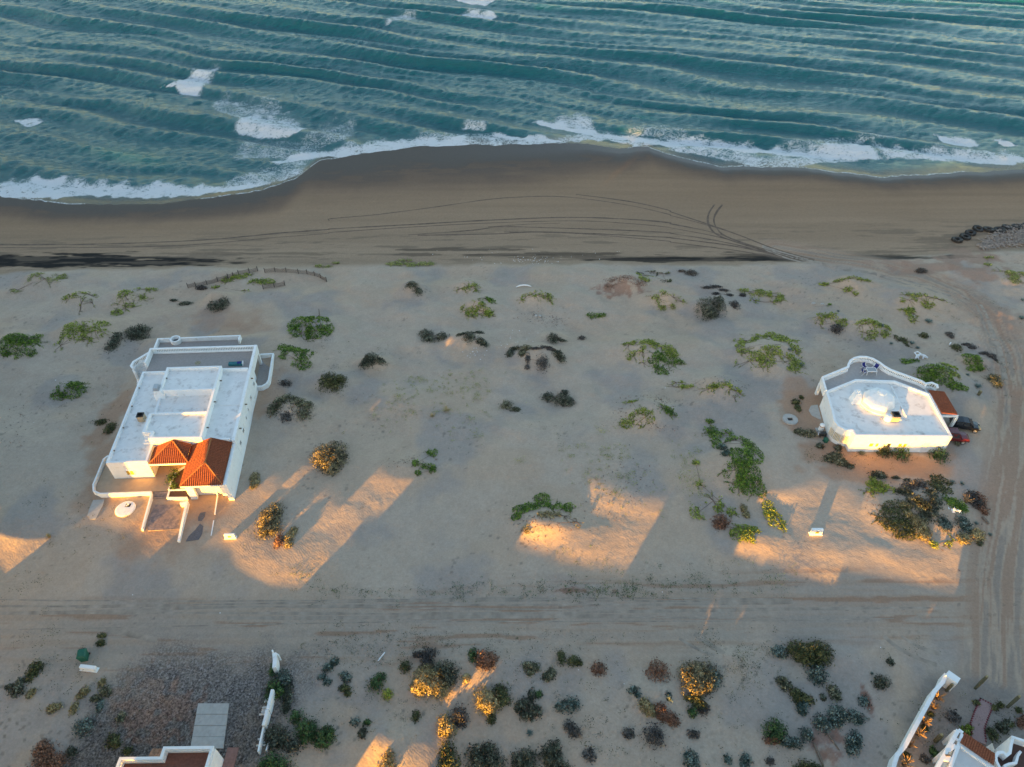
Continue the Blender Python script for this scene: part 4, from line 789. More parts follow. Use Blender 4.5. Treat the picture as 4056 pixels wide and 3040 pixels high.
TRK = [(t1((-30, 1534), (0, 1533), (580, 1530), (1240, 1505), (1700, 1465), (2060, 1437))+t4((0, 1435), (500, 1408), (1000, 1380), (1500, 1362), (1900, 1375), (2140, 1396))+t5((0, 1402), (260, 1455), (500, 1535), (700, 1590), (900, 1632)), .20),
       (t1((-30, 1552), (0, 1551), (1000, 1543), (1700, 1490), (2060, 1462))+t4((0, 1457), (800, 1407), (1500, 1384), (1900, 1402), (2140, 1425))+t5((0, 1428), (300, 1485), (600, 1570), (850, 1632)), .12),
       (t1((2060, 1382),)+t4((0, 1372), (300, 1345), (650, 1300), (1000, 1250), (1200, 1235), (1400, 1230), (1600, 1245), (1900, 1290), (2140, 1345))+t5((0, 1350), (200, 1402), (400, 1462), (600, 1540)), .13),
       (t4((1550, 1218), (1900, 1265), (2140, 1320))+t5((0, 1327), (250, 1410), (420, 1470), (640, 1555), (900, 1625)), .16),
       (t4((500, 1472), (900, 1443), (1100, 1421), (1500, 1431), (1900, 1445), (2140, 1458))+t5((0, 1462), (300, 1510), (600, 1578), (820, 1628)), .16),
       (t4((560, 1474), (1000, 1467), (1300, 1453), (1700, 1466), (2140, 1488))+t5((0, 1490), (400, 1542), (700, 1608)), .18),
       (t4((1100, 1452), (1500, 1461), (1900, 1490), (2140, 1512))+t5((0, 1517), (400, 1568), (620, 1606)), .12),
       (t4((1000, 1422), (1250, 1405), (1450, 1398)), .10),
       (t5((275, 1282), (243, 1330), (233, 1380), (250, 1430), (300, 1475), (450, 1530), (650, 1590)), .20), (t5((325, 1282), (288, 1330), (271, 1380), (290, 1430), (345, 1480), (520, 1545)), .20),
       (t6((-80, 385), (0, 415), (200, 475), (450, 538), (700, 592), (1000, 652), (1300, 722), (1600, 802), (1750, 860)), .26), (t6((-80, 398), (0, 430), (200, 492), (450, 553), (700, 606), (1000, 668), (1300, 742), (1570, 820)), .24),
       (t6((-60, 420), (150, 500), (350, 545)), .22), (t6((1830, 900), (1900, 1050), (1960, 1200), (2010, 1350), (2050, 1560)), .3), (t6((1790, 900), (1850, 1050), (1920, 1220), (1985, 1420)), .24),
       ([(3500, 2520), (3560, 2570), (3640, 2610), (3710, 2635)], .22), ([(3570, 2520), (3640, 2565), (3720, 2590)], .2),
       ([(2750, 2510), (2800, 2545), (2870, 2590)], .2), ([(2690, 2530), (2760, 2570), (2830, 2595)], .2), ([(420, 2495), (500, 2510), (620, 2538)], .25), ([(-60, 2375.2), (340, 2379.7), (740, 2381.9), (1140, 2380.4), (1540, 2376.3), (1940, 2371.8), (2340, 2369.9), (2740, 2371.6), (3140, 2375.9)], 0.10), ([(-60, 2402.7), (340, 2401.6), (740, 2397.0), (1140, 2390.1), (1540, 2383.6), (1940, 2380.2), (2340, 2380.3), (2740, 2382.5), (3140, 2383.9)], 0.11), ([(-60, 2428.8), (340, 2420.9), (740, 2411.4), (1140, 2403.2), (1540, 2398.2), (1940, 2396.7), (2340, 2396.6), (2740, 2395.0), (3140, 2390.1)], 0.11), ([(300, 2407.2), (700, 2404.2), (1100, 2404.6), (1500, 2408.2), (1900, 2412.8), (2300, 2415.7)], 0.09), ([(-60, 2433.9), (340, 2429.5), (740, 2428.8), (1140, 2430.7), (1540, 2432.6), (1940, 2431.9), (2340, 2427.6), (2740, 2420.8), (3140, 2414.2), (3540, 2410.3)], 0.13), ([(900, 2446.7), (1300, 2444.8), (1700, 2439.3), (2100, 2430.7), (2500, 2421.3), (2900, 2413.9), (3300, 2410.0), (3700, 2409.2)], 0.11), ([(900, 2451.8), (1300, 2450.3), (1700, 2446.0), (2100, 2441.7), (2500, 2439.9)], 0.13), ([(1500, 2453.4), (1900, 2448.4), (2300, 2447.0), (2700, 2448.5), (3100, 2450.7)], 0.08), ([(-60, 2496.5), (340, 2489.8), (740, 2480.6), (1140, 2471.6), (1540, 2465.3), (1940, 2462.7), (2340, 2462.4), (2740, 2461.7), (3140, 2458.0), (3540, 2450.8)], 0.07)]
for nm, mt_, sel in (('tyre_tracks', 'track', TRK[:10]), ('wheel_ruts', 'rut', TRK[10:])):
  rv, rf = [], []
  for i, (pts, w) in enumerate(sel):
      sp = np.array(smooth_path(pts)); 
      d = np.gradient(sp, axis=0); d /= np.maximum(np.hypot(d[:, 0], d[:, 1]), 1e-6)[:, None]; nrm = np.stack([-d[:, 1], d[:, 0]], 1)
      wd = w*1.7*(0.55+0.9*vn(np.arange(len(sp))*0.23, np.full(len(sp), i*7.7), 300))[:, None]/1.6
      cols = [sp-nrm*wd, sp-nrm*wd*0.3, sp+nrm*wd*0.3, sp+nrm*wd]; n0 = len(rv); nn = len(sp)
      zz = [hgt(c[:, 0], c[:, 1])+(0.012 if k in (1, 2) else 0.009) for k, c in enumerate(cols)]
      for a in range(nn):
          for k in range(4): rv.append((cols[k][a, 0], cols[k][a, 1], zz[k][a]))
      for a in range(nn-1):
          for k in range(3): q = n0+a*4+k; rf.append([q, q+1, q+5, q+4])
  ot = link(nm, mesh_np(nm, rv, rf), M[mt_]); tag(ot, kind='structure')

# ------------------------------------------------------------------ things on and around the houses
def ac_unit(label, T, a, b, z, w=0.85, h=0.95):
    o = thing('air_conditioner', label, 'air conditioner', T(a, b, z))
    m = MB(T); m.box(a-w/2, a+w/2, b-w/2, b+w/2, z+0.06, z+h); m.build('cabinet', M['beige'], o, bevel=0.03)
    m = MB(T); m.box(a-w/2-0.02, a+w/2+0.02, b-w/2-0.02, b+w/2+0.02, z+h, z+h+0.06); m.build('top_panel', M['dark'], o)
    m = MB(T); m.lathe(T(a, b, z+h+0.06), [(w*0.42, 0), (w*0.42, 0.05), (w*0.34, 0.05), (w*0.32, 0.01)], 18) if False else m.lathe((a, b, z+h+0.06), [(w*0.42, 0), (w*0.42, 0.06), (w*0.36, 0.06), (w*0.34, 0.0)], 18)
    for k in range(4): m.box(a-w*0.34, a+w*0.34, b-0.3+0.2*k-0.01, b-0.3+0.2*k+0.01, z+h+0.08, z+h+0.1)
    m.build('fan_grille', M['dark'], o)
    m = MB(T); m.tube([(a+w/2, b-0.2, z+0.2), (a+w/2+0.5, b-0.15, z+0.12), (a+w/2+0.7, b+0.2, z+0.1)], 0.04); m.build('pipe', M['white'], o); return o
idt = lambda a, b, c=0: (a, b, c)
ac_unit('tan air conditioner with a dark fan, left on the long house roof', f1, 2.35, 7.7, 2.93)
ac_unit('tan air conditioner with a black fan on the roof of the domed house', idt, 50.75, 65.85, 2.66, 0.95, 1.05)
m = MB(); m.lathe((49.85, 65.75, 2.67), [(0.42, 0), (0.46, 0.1), (0.46, 0.85), (0.3, 1.0), (0.12, 1.05), (0.0, 1.05)], 20)
solo(m, 'water_tank', 'white', 'white round water tank beside the roof air conditioner of the domed house', 'water tank', (49.85, 65.75, 2.67), smooth=False)
b = thing('storage_bench', 'teal cushioned bench on the terrace of the long white house', 'bench', f1(12.6, 18.0, 2.58))
m = MB(f1); m.box(11.6, 13.6, 18.45, 19.05, 2.58, 2.95); m.build('seat', M['teal'], b, bevel=0.03); m = MB(f1); m.box(12.85, 13.4, 18.55, 18.98, 2.95, 3.02); m.build('cushion', M['blue'], b); m = MB(f1); m.box(13.6, 13.68, 18.45, 19.05, 2.58, 3.1); m.build('armrest', M['white'], b)
# garden set on the curved terrace
tb = thing('terrace_table', 'white-framed glass table on the curved terrace', 'table', (51.1, 75.6, 2.33))
m = MB(); m.box(50.75, 51.95, 75.15, 75.9, 2.98, 3.02); m.build('tabletop', mat('table_glass', (0.30, 0.31, 0.32), 0.15, 0.05, 3), tb)
m = MB(); m.wall([(50.7, 75.1), (52.0, 75.1), (52.0, 75.95), (50.7, 75.95)], 0.06, 2.96, 3.04, True); m.build('frame', M['plastic'], tb)
for x, y in [(50.72, 75.12), (51.98, 75.12), (51.98, 75.93), (50.72, 75.93)]:
    m = MB(); m.tube([(x, y, 2.97), (x+(0.1 if x > 51 else -0.1), y-0.1, 2.33)], 0.03); m.build('leg', M['plastic'], tb)
def chair(x, y, rz, label):
    c, s = math.cos(rz), math.sin(rz); T = lambda a, b, z: (x+a*c-b*s, y+a*s+b*c, 2.33+z)
    o = thing('terrace_chair', label, 'chair', (x, y, 2.33), 'chairs on the curved terrace')
    m = MB(T); m.box(-0.27, 0.27, -0.27, 0.27, 0.40, 0.44); m.build('seat', M['blue'], o)
    m = MB(T); m.add([(-0.27, 0.27, 0.44), (0.27, 0.27, 0.44), (0.27, 0.42, 0.95), (-0.27, 0.42, 0.95), (-0.27, 0.31, 0.44), (0.27, 0.31, 0.44), (0.27, 0.46, 0.95), (-0.27, 0.46, 0.95)], [[0, 1, 2, 3], [7, 6, 5, 4], [0, 3, 7, 4], [1, 5, 6, 2], [3, 2, 6, 7]]); m.build('backrest', M['blue'], o)
    for sx in (-1, 1):
        m = MB(T); m.tube([(sx*0.3, -0.36, 0), (sx*0.3, -0.25, 0.6), (sx*0.3, 0.3, 0.6), (sx*0.3, 0.46, 0.98)], 0.028); m.build('frame', M['plastic'], o)
        m = MB(T); m.tube([(sx*0.3, 0.42, 0), (sx*0.3, 0.05, 0.6)], 0.028); m.build('leg', M['plastic'], o)
chair(50.35, 75.35, R(95), 'blue chair with a white frame, front left of the terrace table'); chair(50.75, 76.35, R(20), 'blue chair with a white frame, behind the terrace table near the curved rail'); chair(52.15, 76.15, R(-50), 'blue chair with a white frame, at the right end of the terrace table')
# things at the foot of the domed house
x, y, z = 41.95, 66.45, G(41.95, 66.45)
wh = thing('gas_heater', 'cream cylindrical gas heater on a slab at the left wall of the domed house', 'heater', (x, y, z))
m = MB(); m.box(x-0.55, x+0.15, y-0.4, y+0.4, z-0.2, z+0.12); m.build('base', M['concrete'], wh); m = MB(); m.lathe((x+0.05, y, z+0.12), [(0.32, 0), (0.34, 0.05), (0.34, 0.95), (0.24, 1.08), (0.0, 1.12)], 18); m.build('tank', M['white'], wh); m = MB(); m.lathe((x+0.05, y, z+0.12), [(0.345, 0.72), (0.35, 0.74), (0.35, 0.82), (0.345, 0.84)], 18); m.build('band', M['cap'], wh)
x, y = 41.9, 65.3; z = G(x, y); g = thing('grill', 'black barbecue grill standing below the cream heater', 'grill', (x, y, z)); m = MB(); m.box(x-0.45, x+0.35, y-0.3, y+0.25, z+0.35, z+0.8); m.build('firebox', M['dark'], g, bevel=0.05)
for sx in (-0.4, 0.3): m = MB(); m.box(x+sx-0.03, x+sx+0.03, y-0.25, y+0.2, z-0.1, z+0.36); m.build('leg', M['dark'], g)
m = MB(); m.tube([(x-0.45, y, z+0.7), (x-0.75, y+0.05, z+0.7), (x-0.8, y-0.35, z+0.65)], 0.035); m.build('handle', M['plastic'], g)
def bin_(x, y, label, s=1.0, rz=0.0):
    z = G(x, y); c, s_ = math.cos(rz), math.sin(rz); T = lambda a, b, h: (x+(a*c-b*s_)*s, y+(a*s_+b*c)*s, z+h*s)
    o = thing('rubbish_bin', label, 'bin', (x, y, z)); m = MB(T)
    m.add([(-.32, -.36, 0), (.32, -.36, 0), (.32, .36, 0), (-.32, .36, 0), (-.4, -.44, .95), (.4, -.44, .95), (.4, .44, .95), (-.4, .44, .95)], [[3, 2, 1, 0], [0, 1, 5, 4], [1, 2, 6, 5], [2, 3, 7, 6], [3, 0, 4, 7]]); m.build('body', M['bin'], o, bevel=0.03)
    m = MB(T); m.add([(-.43, -.47, .95), (.43, -.47, .95), (.43, .47, .95), (-.43, .47, .95), (-.3, -.35, 1.1), (.3, -.35, 1.1), (.32, .42, 1.08), (-.32, .42, 1.08)], [[0, 1, 5, 4], [1, 2, 6, 5], [2, 3, 7, 6], [3, 0, 4, 7], [4, 5, 6, 7]]); m.build('lid', M['bin'], o, bevel=0.02)
    m = MB(T); m.tube([(-.3, .52, .98), (.3, .52, .98)], 0.03); m.build('handle', M['dark'], o)
    for sx in (-.36, .36): m = MB(T); m.tube([(sx-.05, .38, .1), (sx+.05, .38, .1)], 0.1, 10); m.build('wheel', M['rubber'], o)
bin_(41.95, 64.3, 'small green bin beside the barbecue grill at the domed house', 0.62, 0.2)
x, y, z = W(338, 2608); bin_(x, y, 'large dark green rubbish bin behind a white sign block, lower left', 1.05, 0.25)
x, y = 38.36, 68.28; z = G(x, y); o = thing('well_cover', 'round grey concrete cover with a square hole, left of the domed house', 'well cover', (x, y, z))
m = MB(); n = 28; vs = []; hole = [(0.36, -0.3), (0.36, 0.3), (-0.36, 0.3), (-0.36, -0.3)]
for k in range(n): t = 2*math.pi*k/n; vs.append((x+1.02*math.cos(t), y+1.02*math.sin(t)))
rim = MB(); rim.wall(vs, 0.04, z-0.2, z+0.16, True); hq = []
for k in range(n):
    t = 2*math.pi*k/n; cx, sx = math.cos(t), math.sin(t); q = 1/max(abs(cx)/0.36, abs(sx)/0.3); hq.append((x+q*cx, y+q*sx))
rim.add([(a, b, z+0.16) for a, b in vs]+[(a, b, z+0.16) for a, b in hq]+[(a, b, z-0.1) for a, b in hq], [[k, (k+1) % n, (k+1) % n+n, k+n] for k in range(n)]+[[k+n, (k+1) % n+n, (k+1) % n+2*n, k+2*n] for k in range(n)]); rim.build('ring', M['concrete'], o)
m = MB(); m.prism(hq, z-0.12, z+0.01); m.build('hole_floor', M['dark'], o)
x, y = f1(2.55, -4.7)[:2]; z = G(x, y); o = thing('cistern_lid', 'white round cistern top with a broken square hatch, left of the brick path', 'cistern', (x, y, z))
m = MB(); m.lathe((x, y, z), [(1.16, -0.3), (1.18, 0.1), (1.06, 0.16), (0.0, 0.20)], 36); m.build('dome', M['white'], o)
m = MB(); m.box(x-0.1, x+0.5, y+0.2, y+0.72, z+0.17, z+0.215); m.build('hatch', M['dark'], o); m = MB(); m.box(x-0.02, x+0.14, y+0.3, y+0.5, z+0.2, z+0.26); m.box(x+0.1, x+0.3, y+0.45, y+0.7, z+0.2, z+0.3); m.build('rubble', M['plastic'], o)
m = MB(); m.tube([(x-0.1, y+0.75, z+0.24), (x+0.15, y+0.62, z+0.26)], 0.025); m.build('stick', M['plastic'], o)
def slab(pts, T, zf, h, name, mt, label, cat):
    c = [sum(p[k] for p in pts)/len(pts) for k in range(2)]; q = T(*c, 0); z = G(q[0], q[1])
    m = MB(); P_ = [T(a, b, 0)[:2] for a, b in pts]; m.prism(P_ if sum((P_[i][0]*P_[(i+1) % len(P_)][1]-P_[(i+1) % len(P_)][0]*P_[i][1]) for i in range(len(P_))) > 0 else P_[::-1], z-0.3, z+h)
    return solo(m, name, mt, label, cat, (q[0], q[1], z))
slab([(-1.8, -3.15), (-0.45, -3.12), (-0.35, -4.1), (-0.6, -6.05), (-1.3, -6.1), (-1.45, -5.7), (-1.75, -5.6), (-1.85, -4.6)], f1, 0, 0.06, 'concrete_slab', 'concrete', 'broken grey concrete slab left of the white cistern top', 'slab')
slab([(5.9, -4.2), (9.3, -4.3), (9.6, -7.0), (9.75, -8.0), (6.1, -8.05), (5.75, -6.5)], f1, 0, 0.05, 'brick_path', mat('worn_brick', (0.30, 0.22, 0.19), 0.9, 0.25, 2.0, stain=(0.17, 0.145, 0.145), stain_scale=1.6, stain_lo=0.45, stain_hi=0.6, bump=0.4, bscale=6), 'worn brick path between two low white walls', 'path')
slab([(12.1, -7.3), (12.55, -7.7), (12.65, -8.8), (12.4, -9.6), (10.95, -9.75), (11.15, -9.0), (11.7, -8.2)], f1, 0, 0.04, 'slate_paving', 'slate', 'dark slate patch half buried in sand, right of the straight low wall', 'paving')
slab([(11.8, -5.7), (12.4, -5.6), (12.45, -6.3), (12.2, -6.9), (11.8, -6.9), (11.65, -6.3)], f1, 0, 0.03, 'slate_paving', 'slate', 'small pale slate patch in front of the garage', 'paving')
x, y, z = W(3235, 1612); slab([(42.2, 71.2), (43.2, 71.4), (43.0, 69.9), (42.75, 68.4), (42.1, 68.9), (41.7, 69.3), (41.6, 70.3)], idt, 0, 0.05, 'step_slab', 'concrete', 'rounded concrete doorstep at the left wall of the domed house', 'doorstep')
def sign_block(px, py, w, dp, h, rz, label, notch=True):
    x, y, z = W(px, py); c, s = math.cos(rz), math.sin(rz); T = lambda a, b, k: (x+a*c-b*s, y+a*s+b*c, z+k)
    o = thing('sign_block', label, 'sign block', (x, y, z)); m = MB(T); m.box(-w/2, w/2, -dp/2, dp/2, -0.5, h); m.build('block', M['white'], o, bevel=0.06)
    if notch: m = MB(T); m.box(-w*0.15, w*0.15, -dp/2-0.012, -dp/2+0.05, h*0.35, h*0.75); m.build('letter_slot', M['yellow'], o)
    m = MB(T); m.box(-w/2-0.1, w/2+0.1, -dp/2-0.08, dp/2+0.08, -0.5, 0.05); m.build('footing', M['white'], o)
sign_block(914, 2131, 1.25, 0.3, 0.75, 0.03, 'small white slotted block with a shadow on sunlit sand right of the long house'); sign_block(3230, 2116, 1.35, 0.35, 1.0, 0.0, 'white block on a mound with a long straight shadow, below the domed house'); sign_block(355, 2652, 1.7, 0.4, 0.6, -0.12, 'plain white slanting block in front of the green bin', False)
# ------------------------------------------------------------------ two cars at the carport
def car(name, label, x, y, rz, Lc, Wc, paint, kind):
    z = G(x, y); c, s = math.cos(rz), math.sin(rz); T = lambda a, b, h: (x+a*c-b*s, y+a*s+b*c, z+h)
    o = thing(name, label, 'car', (x, y, z)); k = Lc/4.0; w = Wc/2
    if kind == 'hatch': st = [(-2.0, .80, .45, .85), (-1.9, .95, .35, .95), (-1.2, 1.0, .3, .98), (0, 1.0, .3, .95), (1.0, 1.0, .3, .90), (1.6, .95, .32, .80), (1.95, .78, .4, .62)]; roof = [(-1.95, .98, .72), (-1.55, 1.38, .70), (-0.6, 1.5, .74), (0.15, 1.46, .74), (0.95, .93, .86)]
    else: st = [(-2.0, .92, .5, 1.0), (-1.93, .98, .42, 1.05), (-1.2, 1.0, .4, 1.08), (0, 1.0, .4, 1.06), (0.9, 1.0, .4, 1.04), (1.75, .96, .42, .98), (1.98, .86, .5, .85)]; roof = [(-1.95, 1.08, .84), (-1.8, 1.66, .80), (-0.8, 1.74, .80), (0.35, 1.70, .78), (0.85, 1.07, .88)]
    m = MB(T); n0 = 0; ring = []
    for (a, ww, zb, zt) in st:
        ww *= w; ring.append([(a*k, -ww*.88, zb), (a*k, -ww, zb+.12), (a*k, -ww, (zb+zt)/2), (a*k, -ww*.95, zt-.06), (a*k, -ww*.80, zt), (a*k, 0, zt+.035), (a*k, ww*.80, zt), (a*k, ww*.95, zt-.06), (a*k, ww, (zb+zt)/2), (a*k, ww, zb+.12), (a*k, ww*.88, zb)])
    vs = [p for r_ in ring for p in r_]; q = 11; fs = []
    for i in range(len(ring)-1):
        for j in range(q): fs.append([i*q+j, i*q+(j+1) % q, (i+1)*q+(j+1) % q, (i+1)*q+j])
    fs += [list(range(q)), list(range((len(ring)-1)*q, len(ring)*q))[::-1]]; m.add(vs, fs); m.build('body', M[paint], o, smooth=False, bevel=0.03)
    m = MB(T); vs = []
    for (a, zt, ww) in roof: vs += [(a*k, -ww*w, zt), (a*k, ww*w, zt)]
    zb = .9 if kind == 'hatch' else 1.0
    for (a, zt, ww) in roof: vs += [(a*k, -w*.9, min(zb, zt)), (a*k, w*.9, min(zb, zt))]
    nr = len(roof); fs = []
    for i in range(nr-1): fs += [[2*i, 2*i+1, 2*i+3, 2*i+2], [2*i, 2*i+2, 2*nr+2*i+2, 2*nr+2*i], [2*i+1, 2*nr+2*i+1, 2*nr+2*i+3, 2*i+3]]
    fs += [[0, 2*nr, 2*nr+1, 1], [2*nr-2, 2*nr-1, 4*nr-1, 4*nr-2]]; m.add(vs, fs); m.build('roof', M[paint], o)
    def lift(p, nx, nz): return (p[0]+nx*.02, p[1], p[2]+nz*.02)
    def glassq(name, i, t0, t1, inset):
        a0, z0, w0 = roof[i]; a1, z1, w1 = roof[i+1]; pt = lambda t, sgn: ((a0+(a1-a0)*t)*k, sgn*(w0+(w1-w0)*t)*w*inset, z0+(z1-z0)*t+.025)
        m = MB(T); m.quad(pt(t0, -1), pt(t0, 1), pt(t1, 1), pt(t1, -1)); m.build(name, M['glass'], o)
    glassq('windscreen', nr-2, .10, .92, .90); glassq('rear_window', 0, .15, .9, .86)
    for sg in (-1, 1):
        for (u0, u1) in ((1, 2), (2, 3)):
            a0, z0, w0 = roof[u0]; a1, z1, w1 = roof[u1]; m = MB(T); g = .07; b0 = w*.9+.012; zlow = zb+.05; e0 = (a0+g)*k; e1 = (a1-g)*k
            f0 = .82; m.quad((e0, sg*(b0-(b0-w0*w)*.1), zlow), (e1+(.25 if u1 == 3 else 0)*k, sg*(b0-(b0-w1*w)*.1), zlow), (e1, sg*(b0-(b0-w1*w)*f0), zlow+(z1-zlow)*f0), (e0, sg*(b0-(b0-w0*w)*f0), zlow+(z0-zlow)*f0)); m.build('side_window', M['glass'], o)
        m = MB(T); m.box(.72*k, .86*k, sg*w*1.0-.02 if sg > 0 else -w-.16, w+.16 if sg > 0 else -w+.02, zb, zb+.13); m.build('mirror', M[paint], o)
        fx, lz = (1.93*k, .64) if kind == 'hatch' else (1.95*k, .80)
        m = MB(T); m.add([(fx-.32, sg*w*.93, lz), (fx+.02, sg*w*.62, lz-.06), (fx+.02, sg*w*.62, lz+.10), (fx-.32, sg*w*.93, lz+.14)], [[0, 1, 2, 3], [3, 2, 1, 0]]); m.build('headlight', M['lamp'], o)
        m = MB(T); m.box(-2.02*k, -1.9*k, sg*w*.86-.09, sg*w*.86+.09, zb-.28, zb+.02); m.build('tail_light', M['redlamp'], o)
        for ax in (-1.25, 1.22):
            r = .31*k+.03; m = MB(T); m.tube([(ax*k, sg*(w+.025), r), (ax*k, sg*(w-.2), r)], r, 20); wl_ = m.build('wheel', M['rubber'], o)
            m = MB(T); m.tube([(ax*k, sg*(w+.035), r), (ax*k, sg*(w+.0), r)], r*.64, 14); m.build('rim', M['rim'], wl_)
    if kind != 'hatch':
        for sg in (-1, 1): m = MB(T); m.tube([(-1.7*k, sg*w*.7, 1.79), (.2*k, sg*w*.7, 1.77)], .025); m.build('roof_rail', M['dark'], o)
        m = MB(T); m.box(1.93*k, 2.08*k, -w*.85, w*.85, .38, .62); m.build('bumper', M['dark'], o)
    return o
car('parked_car', 'black hatchback parked nose out under the tiled carport', 61.75, 66.95, R(-14), 3.75, 1.55, 'blackpaint', 'hatch')
car('parked_car', 'dark red four-wheel-drive car parked at the corner of the domed house', 59.05, 64.75, R(-8), 3.7, 1.55, 'redpaint', 'suv')
# ------------------------------------------------------------------ tyres and driftwood at the top right
TY = [(3790, 948, 'leftmost tractor tyre, lowest of the row on the beach'), (3821, 936, 'second tractor tyre from the low left end of the row'), (3843, 920, 'tractor tyre where the row bends up the beach, third from the left'), (3872, 904, 'tractor tyre left of the highest driftwood, fourth from the left end'), (3914, 907, 'tractor tyre touching the top of the driftwood heap, fifth from the left'), (3958, 909, 'sixth tractor tyre from the left, lying in front of the driftwood heap'), (3987, 898, 'pale-topped tractor tyre above the driftwood heap, seventh from the left'), (4026, 896, 'tractor tyre near the picture edge, second from the right end'), (4066, 893, 'half-visible tractor tyre cut by the right picture edge')]
T0 = None
for px, py, lb in TY:
    x, y, z = W(px, py+7)
    if T0 is None:
        m = MB(); m.lathe((0, 0, 0), [(0.55, 0.05), (0.62, 0.0), (1.02, 0.0), (1.14, 0.06), (1.2, 0.2), (1.2, 0.42), (1.14, 0.55), (1.0, 0.62), (0.78, 0.60), (0.58, 0.52), (0.55, 0.42), (0.55, 0.05)], 30)
        for k in range(30):
            t = 2*math.pi*k/30; c, s = math.cos(t), math.sin(t); m.add([(c*r-s*w, s*r+c*w, h) for r, w, h in [(1.2, -.05, .06), (1.25, -.05, .06), (1.25, .05, .06), (1.2, .05, .06), (1.2, .03, .56), (1.25, .03, .56), (1.25, .13, .56), (1.2, .13, .56)]], [[0, 1, 5, 4], [1, 2, 6, 5], [2, 3, 7, 6], [4, 5, 6, 7]])
        o = m.build('tractor_tyre', M['rubber']); T0 = o
    else: o = T0.copy(); COL.objects.link(o)
    tag(o, lb, 'tyre', 'row of old tractor tyres on the beach'); sc_ = random.uniform(.80, .90); o.scale = (sc_, sc_, sc_); o.rotation_euler = (random.uniform(-.12, .12), random.uniform(-.12, .12), random.uniform(0, 6)); o.location = (x, y, z-0.03)
m = MB(); rg = random.Random(5)
for k in range(950):
    u = rg.random(); px = 3885+215*u+rg.gauss(0, 5); py = 990-22*u-rg.random()*(20+62*min(u*2.2, 1)); x, y, z = W(px, py); a = rg.uniform(0, 6.28); L = rg.uniform(.3, 1.3); e = rg.uniform(-.15, .3)
    zz = z+rg.uniform(0.02, .35); m.tube([(x, y, zz), (x+L*.5*math.cos(a), y+L*.5*math.sin(a), zz+e*.4+rg.uniform(-.04, .08)), (x+L*math.cos(a+.3), y+L*math.sin(a+.3), zz+e*L*.6)], [rg.uniform(.04, .11), rg.uniform(.04, .09), .025], 4)
o = m.build('driftwood_heap', M['driftwood']); tag(o, 'heap of grey broken driftwood behind the row of tractor tyres', 'driftwood', None, 'stuff')
# ------------------------------------------------------------------ sand fences
M['slat'] = mat('fence_slats', (0.17, 0.125, 0.10), 0.9, 0.25, 5.0)
def sand_fence(pts, label, hgt_=0.95):
    w = [W(*p) for p in pts]; o = thing('sand_fence', label, 'fence', w[len(w)//2])
    m = MB()
    for (a, b) in zip(w[:-1], w[1:]):
        L = math.dist(a[:2], b[:2]); n = int(L/0.11)
        for i in range(n):
            t = (i+.5)/n; x = a[0]+(b[0]-a[0])*t; y = a[1]+(b[1]-a[1])*t; z = G(x, y)-0.05; sag = 0.12*math.sin(math.pi*t); dx, dy = (b[0]-a[0])/L*.028, (b[1]-a[1])/L*.028
            m.add([(x-dx, y-dy, z), (x+dx, y+dy, z), (x+dx, y+dy, z+hgt_-sag), (x-dx, y-dy, z+hgt_-sag), (x-dx+dy*.4, y-dy-dx*.4, z+hgt_-sag), (x-dx+dy*.4, y-dy-dx*.4, z)], [[0, 1, 2, 3], [0, 3, 4, 5]])
        for f in (.2, .5, .85): m.tube([(a[0], a[1], a[2]+hgt_*f), ((a[0]+b[0])/2, (a[1]+b[1])/2, (a[2]+b[2])/2+hgt_*f-.1), (b[0], b[1], b[2]+hgt_*f)], 0.012, 4)
    m.build('slats', M['slat'], o)
    for (x, y, z) in w: m = MB(); m.tube([(x, y, z-.3), (x+.02, y, z+hgt_+.12)], [.06, .05], 6); m.build('post', M['dark'], o)
def z_(ox, oy, pts, s=2.211): return [(ox+x/s, oy+y/s) for x, y in pts]
sand_fence(z_(0, 980, [(1648, 358), (1718, 348), (1815, 330), (1910, 302), (2000, 274), (2045, 262), (2093, 244), (2185, 225), (2258, 210)]), 'long sagging brown sand fence climbing to the right beside a green vine strip')
sand_fence(z_(1000, 980, [(110, 224), (200, 217), (297, 221), (403, 232), (480, 237), (545, 252), (598, 272), (650, 303)]), 'curved brown sand fence bending down at its right end')
sand_fence(z_(1000, 980, [(95, 368), (193, 352), (285, 335)]), 'short straight sand fence panel with three posts, below the curved fence')
# ------------------------------------------------------------------ loose objects
def stick(px0, py0, px1, py1, r, mt, name, label, cat, dz=0.05, arch=0.0):
    a = W(px0, py0); b = W(px1, py1); m = MB(); c = ((a[0]+b[0])/2, (a[1]+b[1])/2, (a[2]+b[2])/2+dz+arch)
    m.tube([(a[0], a[1], a[2]+dz), ((a[0]*.75+b[0]*.25), (a[1]*.75+b[1]*.25), a[2]*.75+b[2]*.25+dz+arch*.8), c, ((a[0]*.25+b[0]*.75), (a[1]*.25+b[1]*.75), a[2]*.25+b[2]*.75+dz+arch*.8), (b[0], b[1], b[2]+dz)], [r*.6, r, r, r, r*.6], 6)
    return solo(m, name, mt, label, cat, a)
stick(2044, 1138, 2104, 1136, .13, 'plastic', 'curved_plank', 'white curved plank lying on the sand near the beach edge', 'plank', .02, .35)
stick(1497, 2620, 1525, 2585, .08, 'plastic', 'white_pole', 'short white pole lying on the sand below the road', 'pole')
stick(3759, 1369, 3766, 1359, .09, 'plastic', 'white_pole', 'white stick standing out of the sand near the right bend of the track', 'pole', .1, .1)
stick(3889, 2050, 3915, 2078, .17, 'wood', 'fallen_log', 'short brown log at the right end of the shrub thicket', 'log', .12)
stick(1264, 1232, 1274, 1305, .10, 'wood', 'fallen_log', 'weathered post leaning across the round green vine mat', 'log', .35, .15)
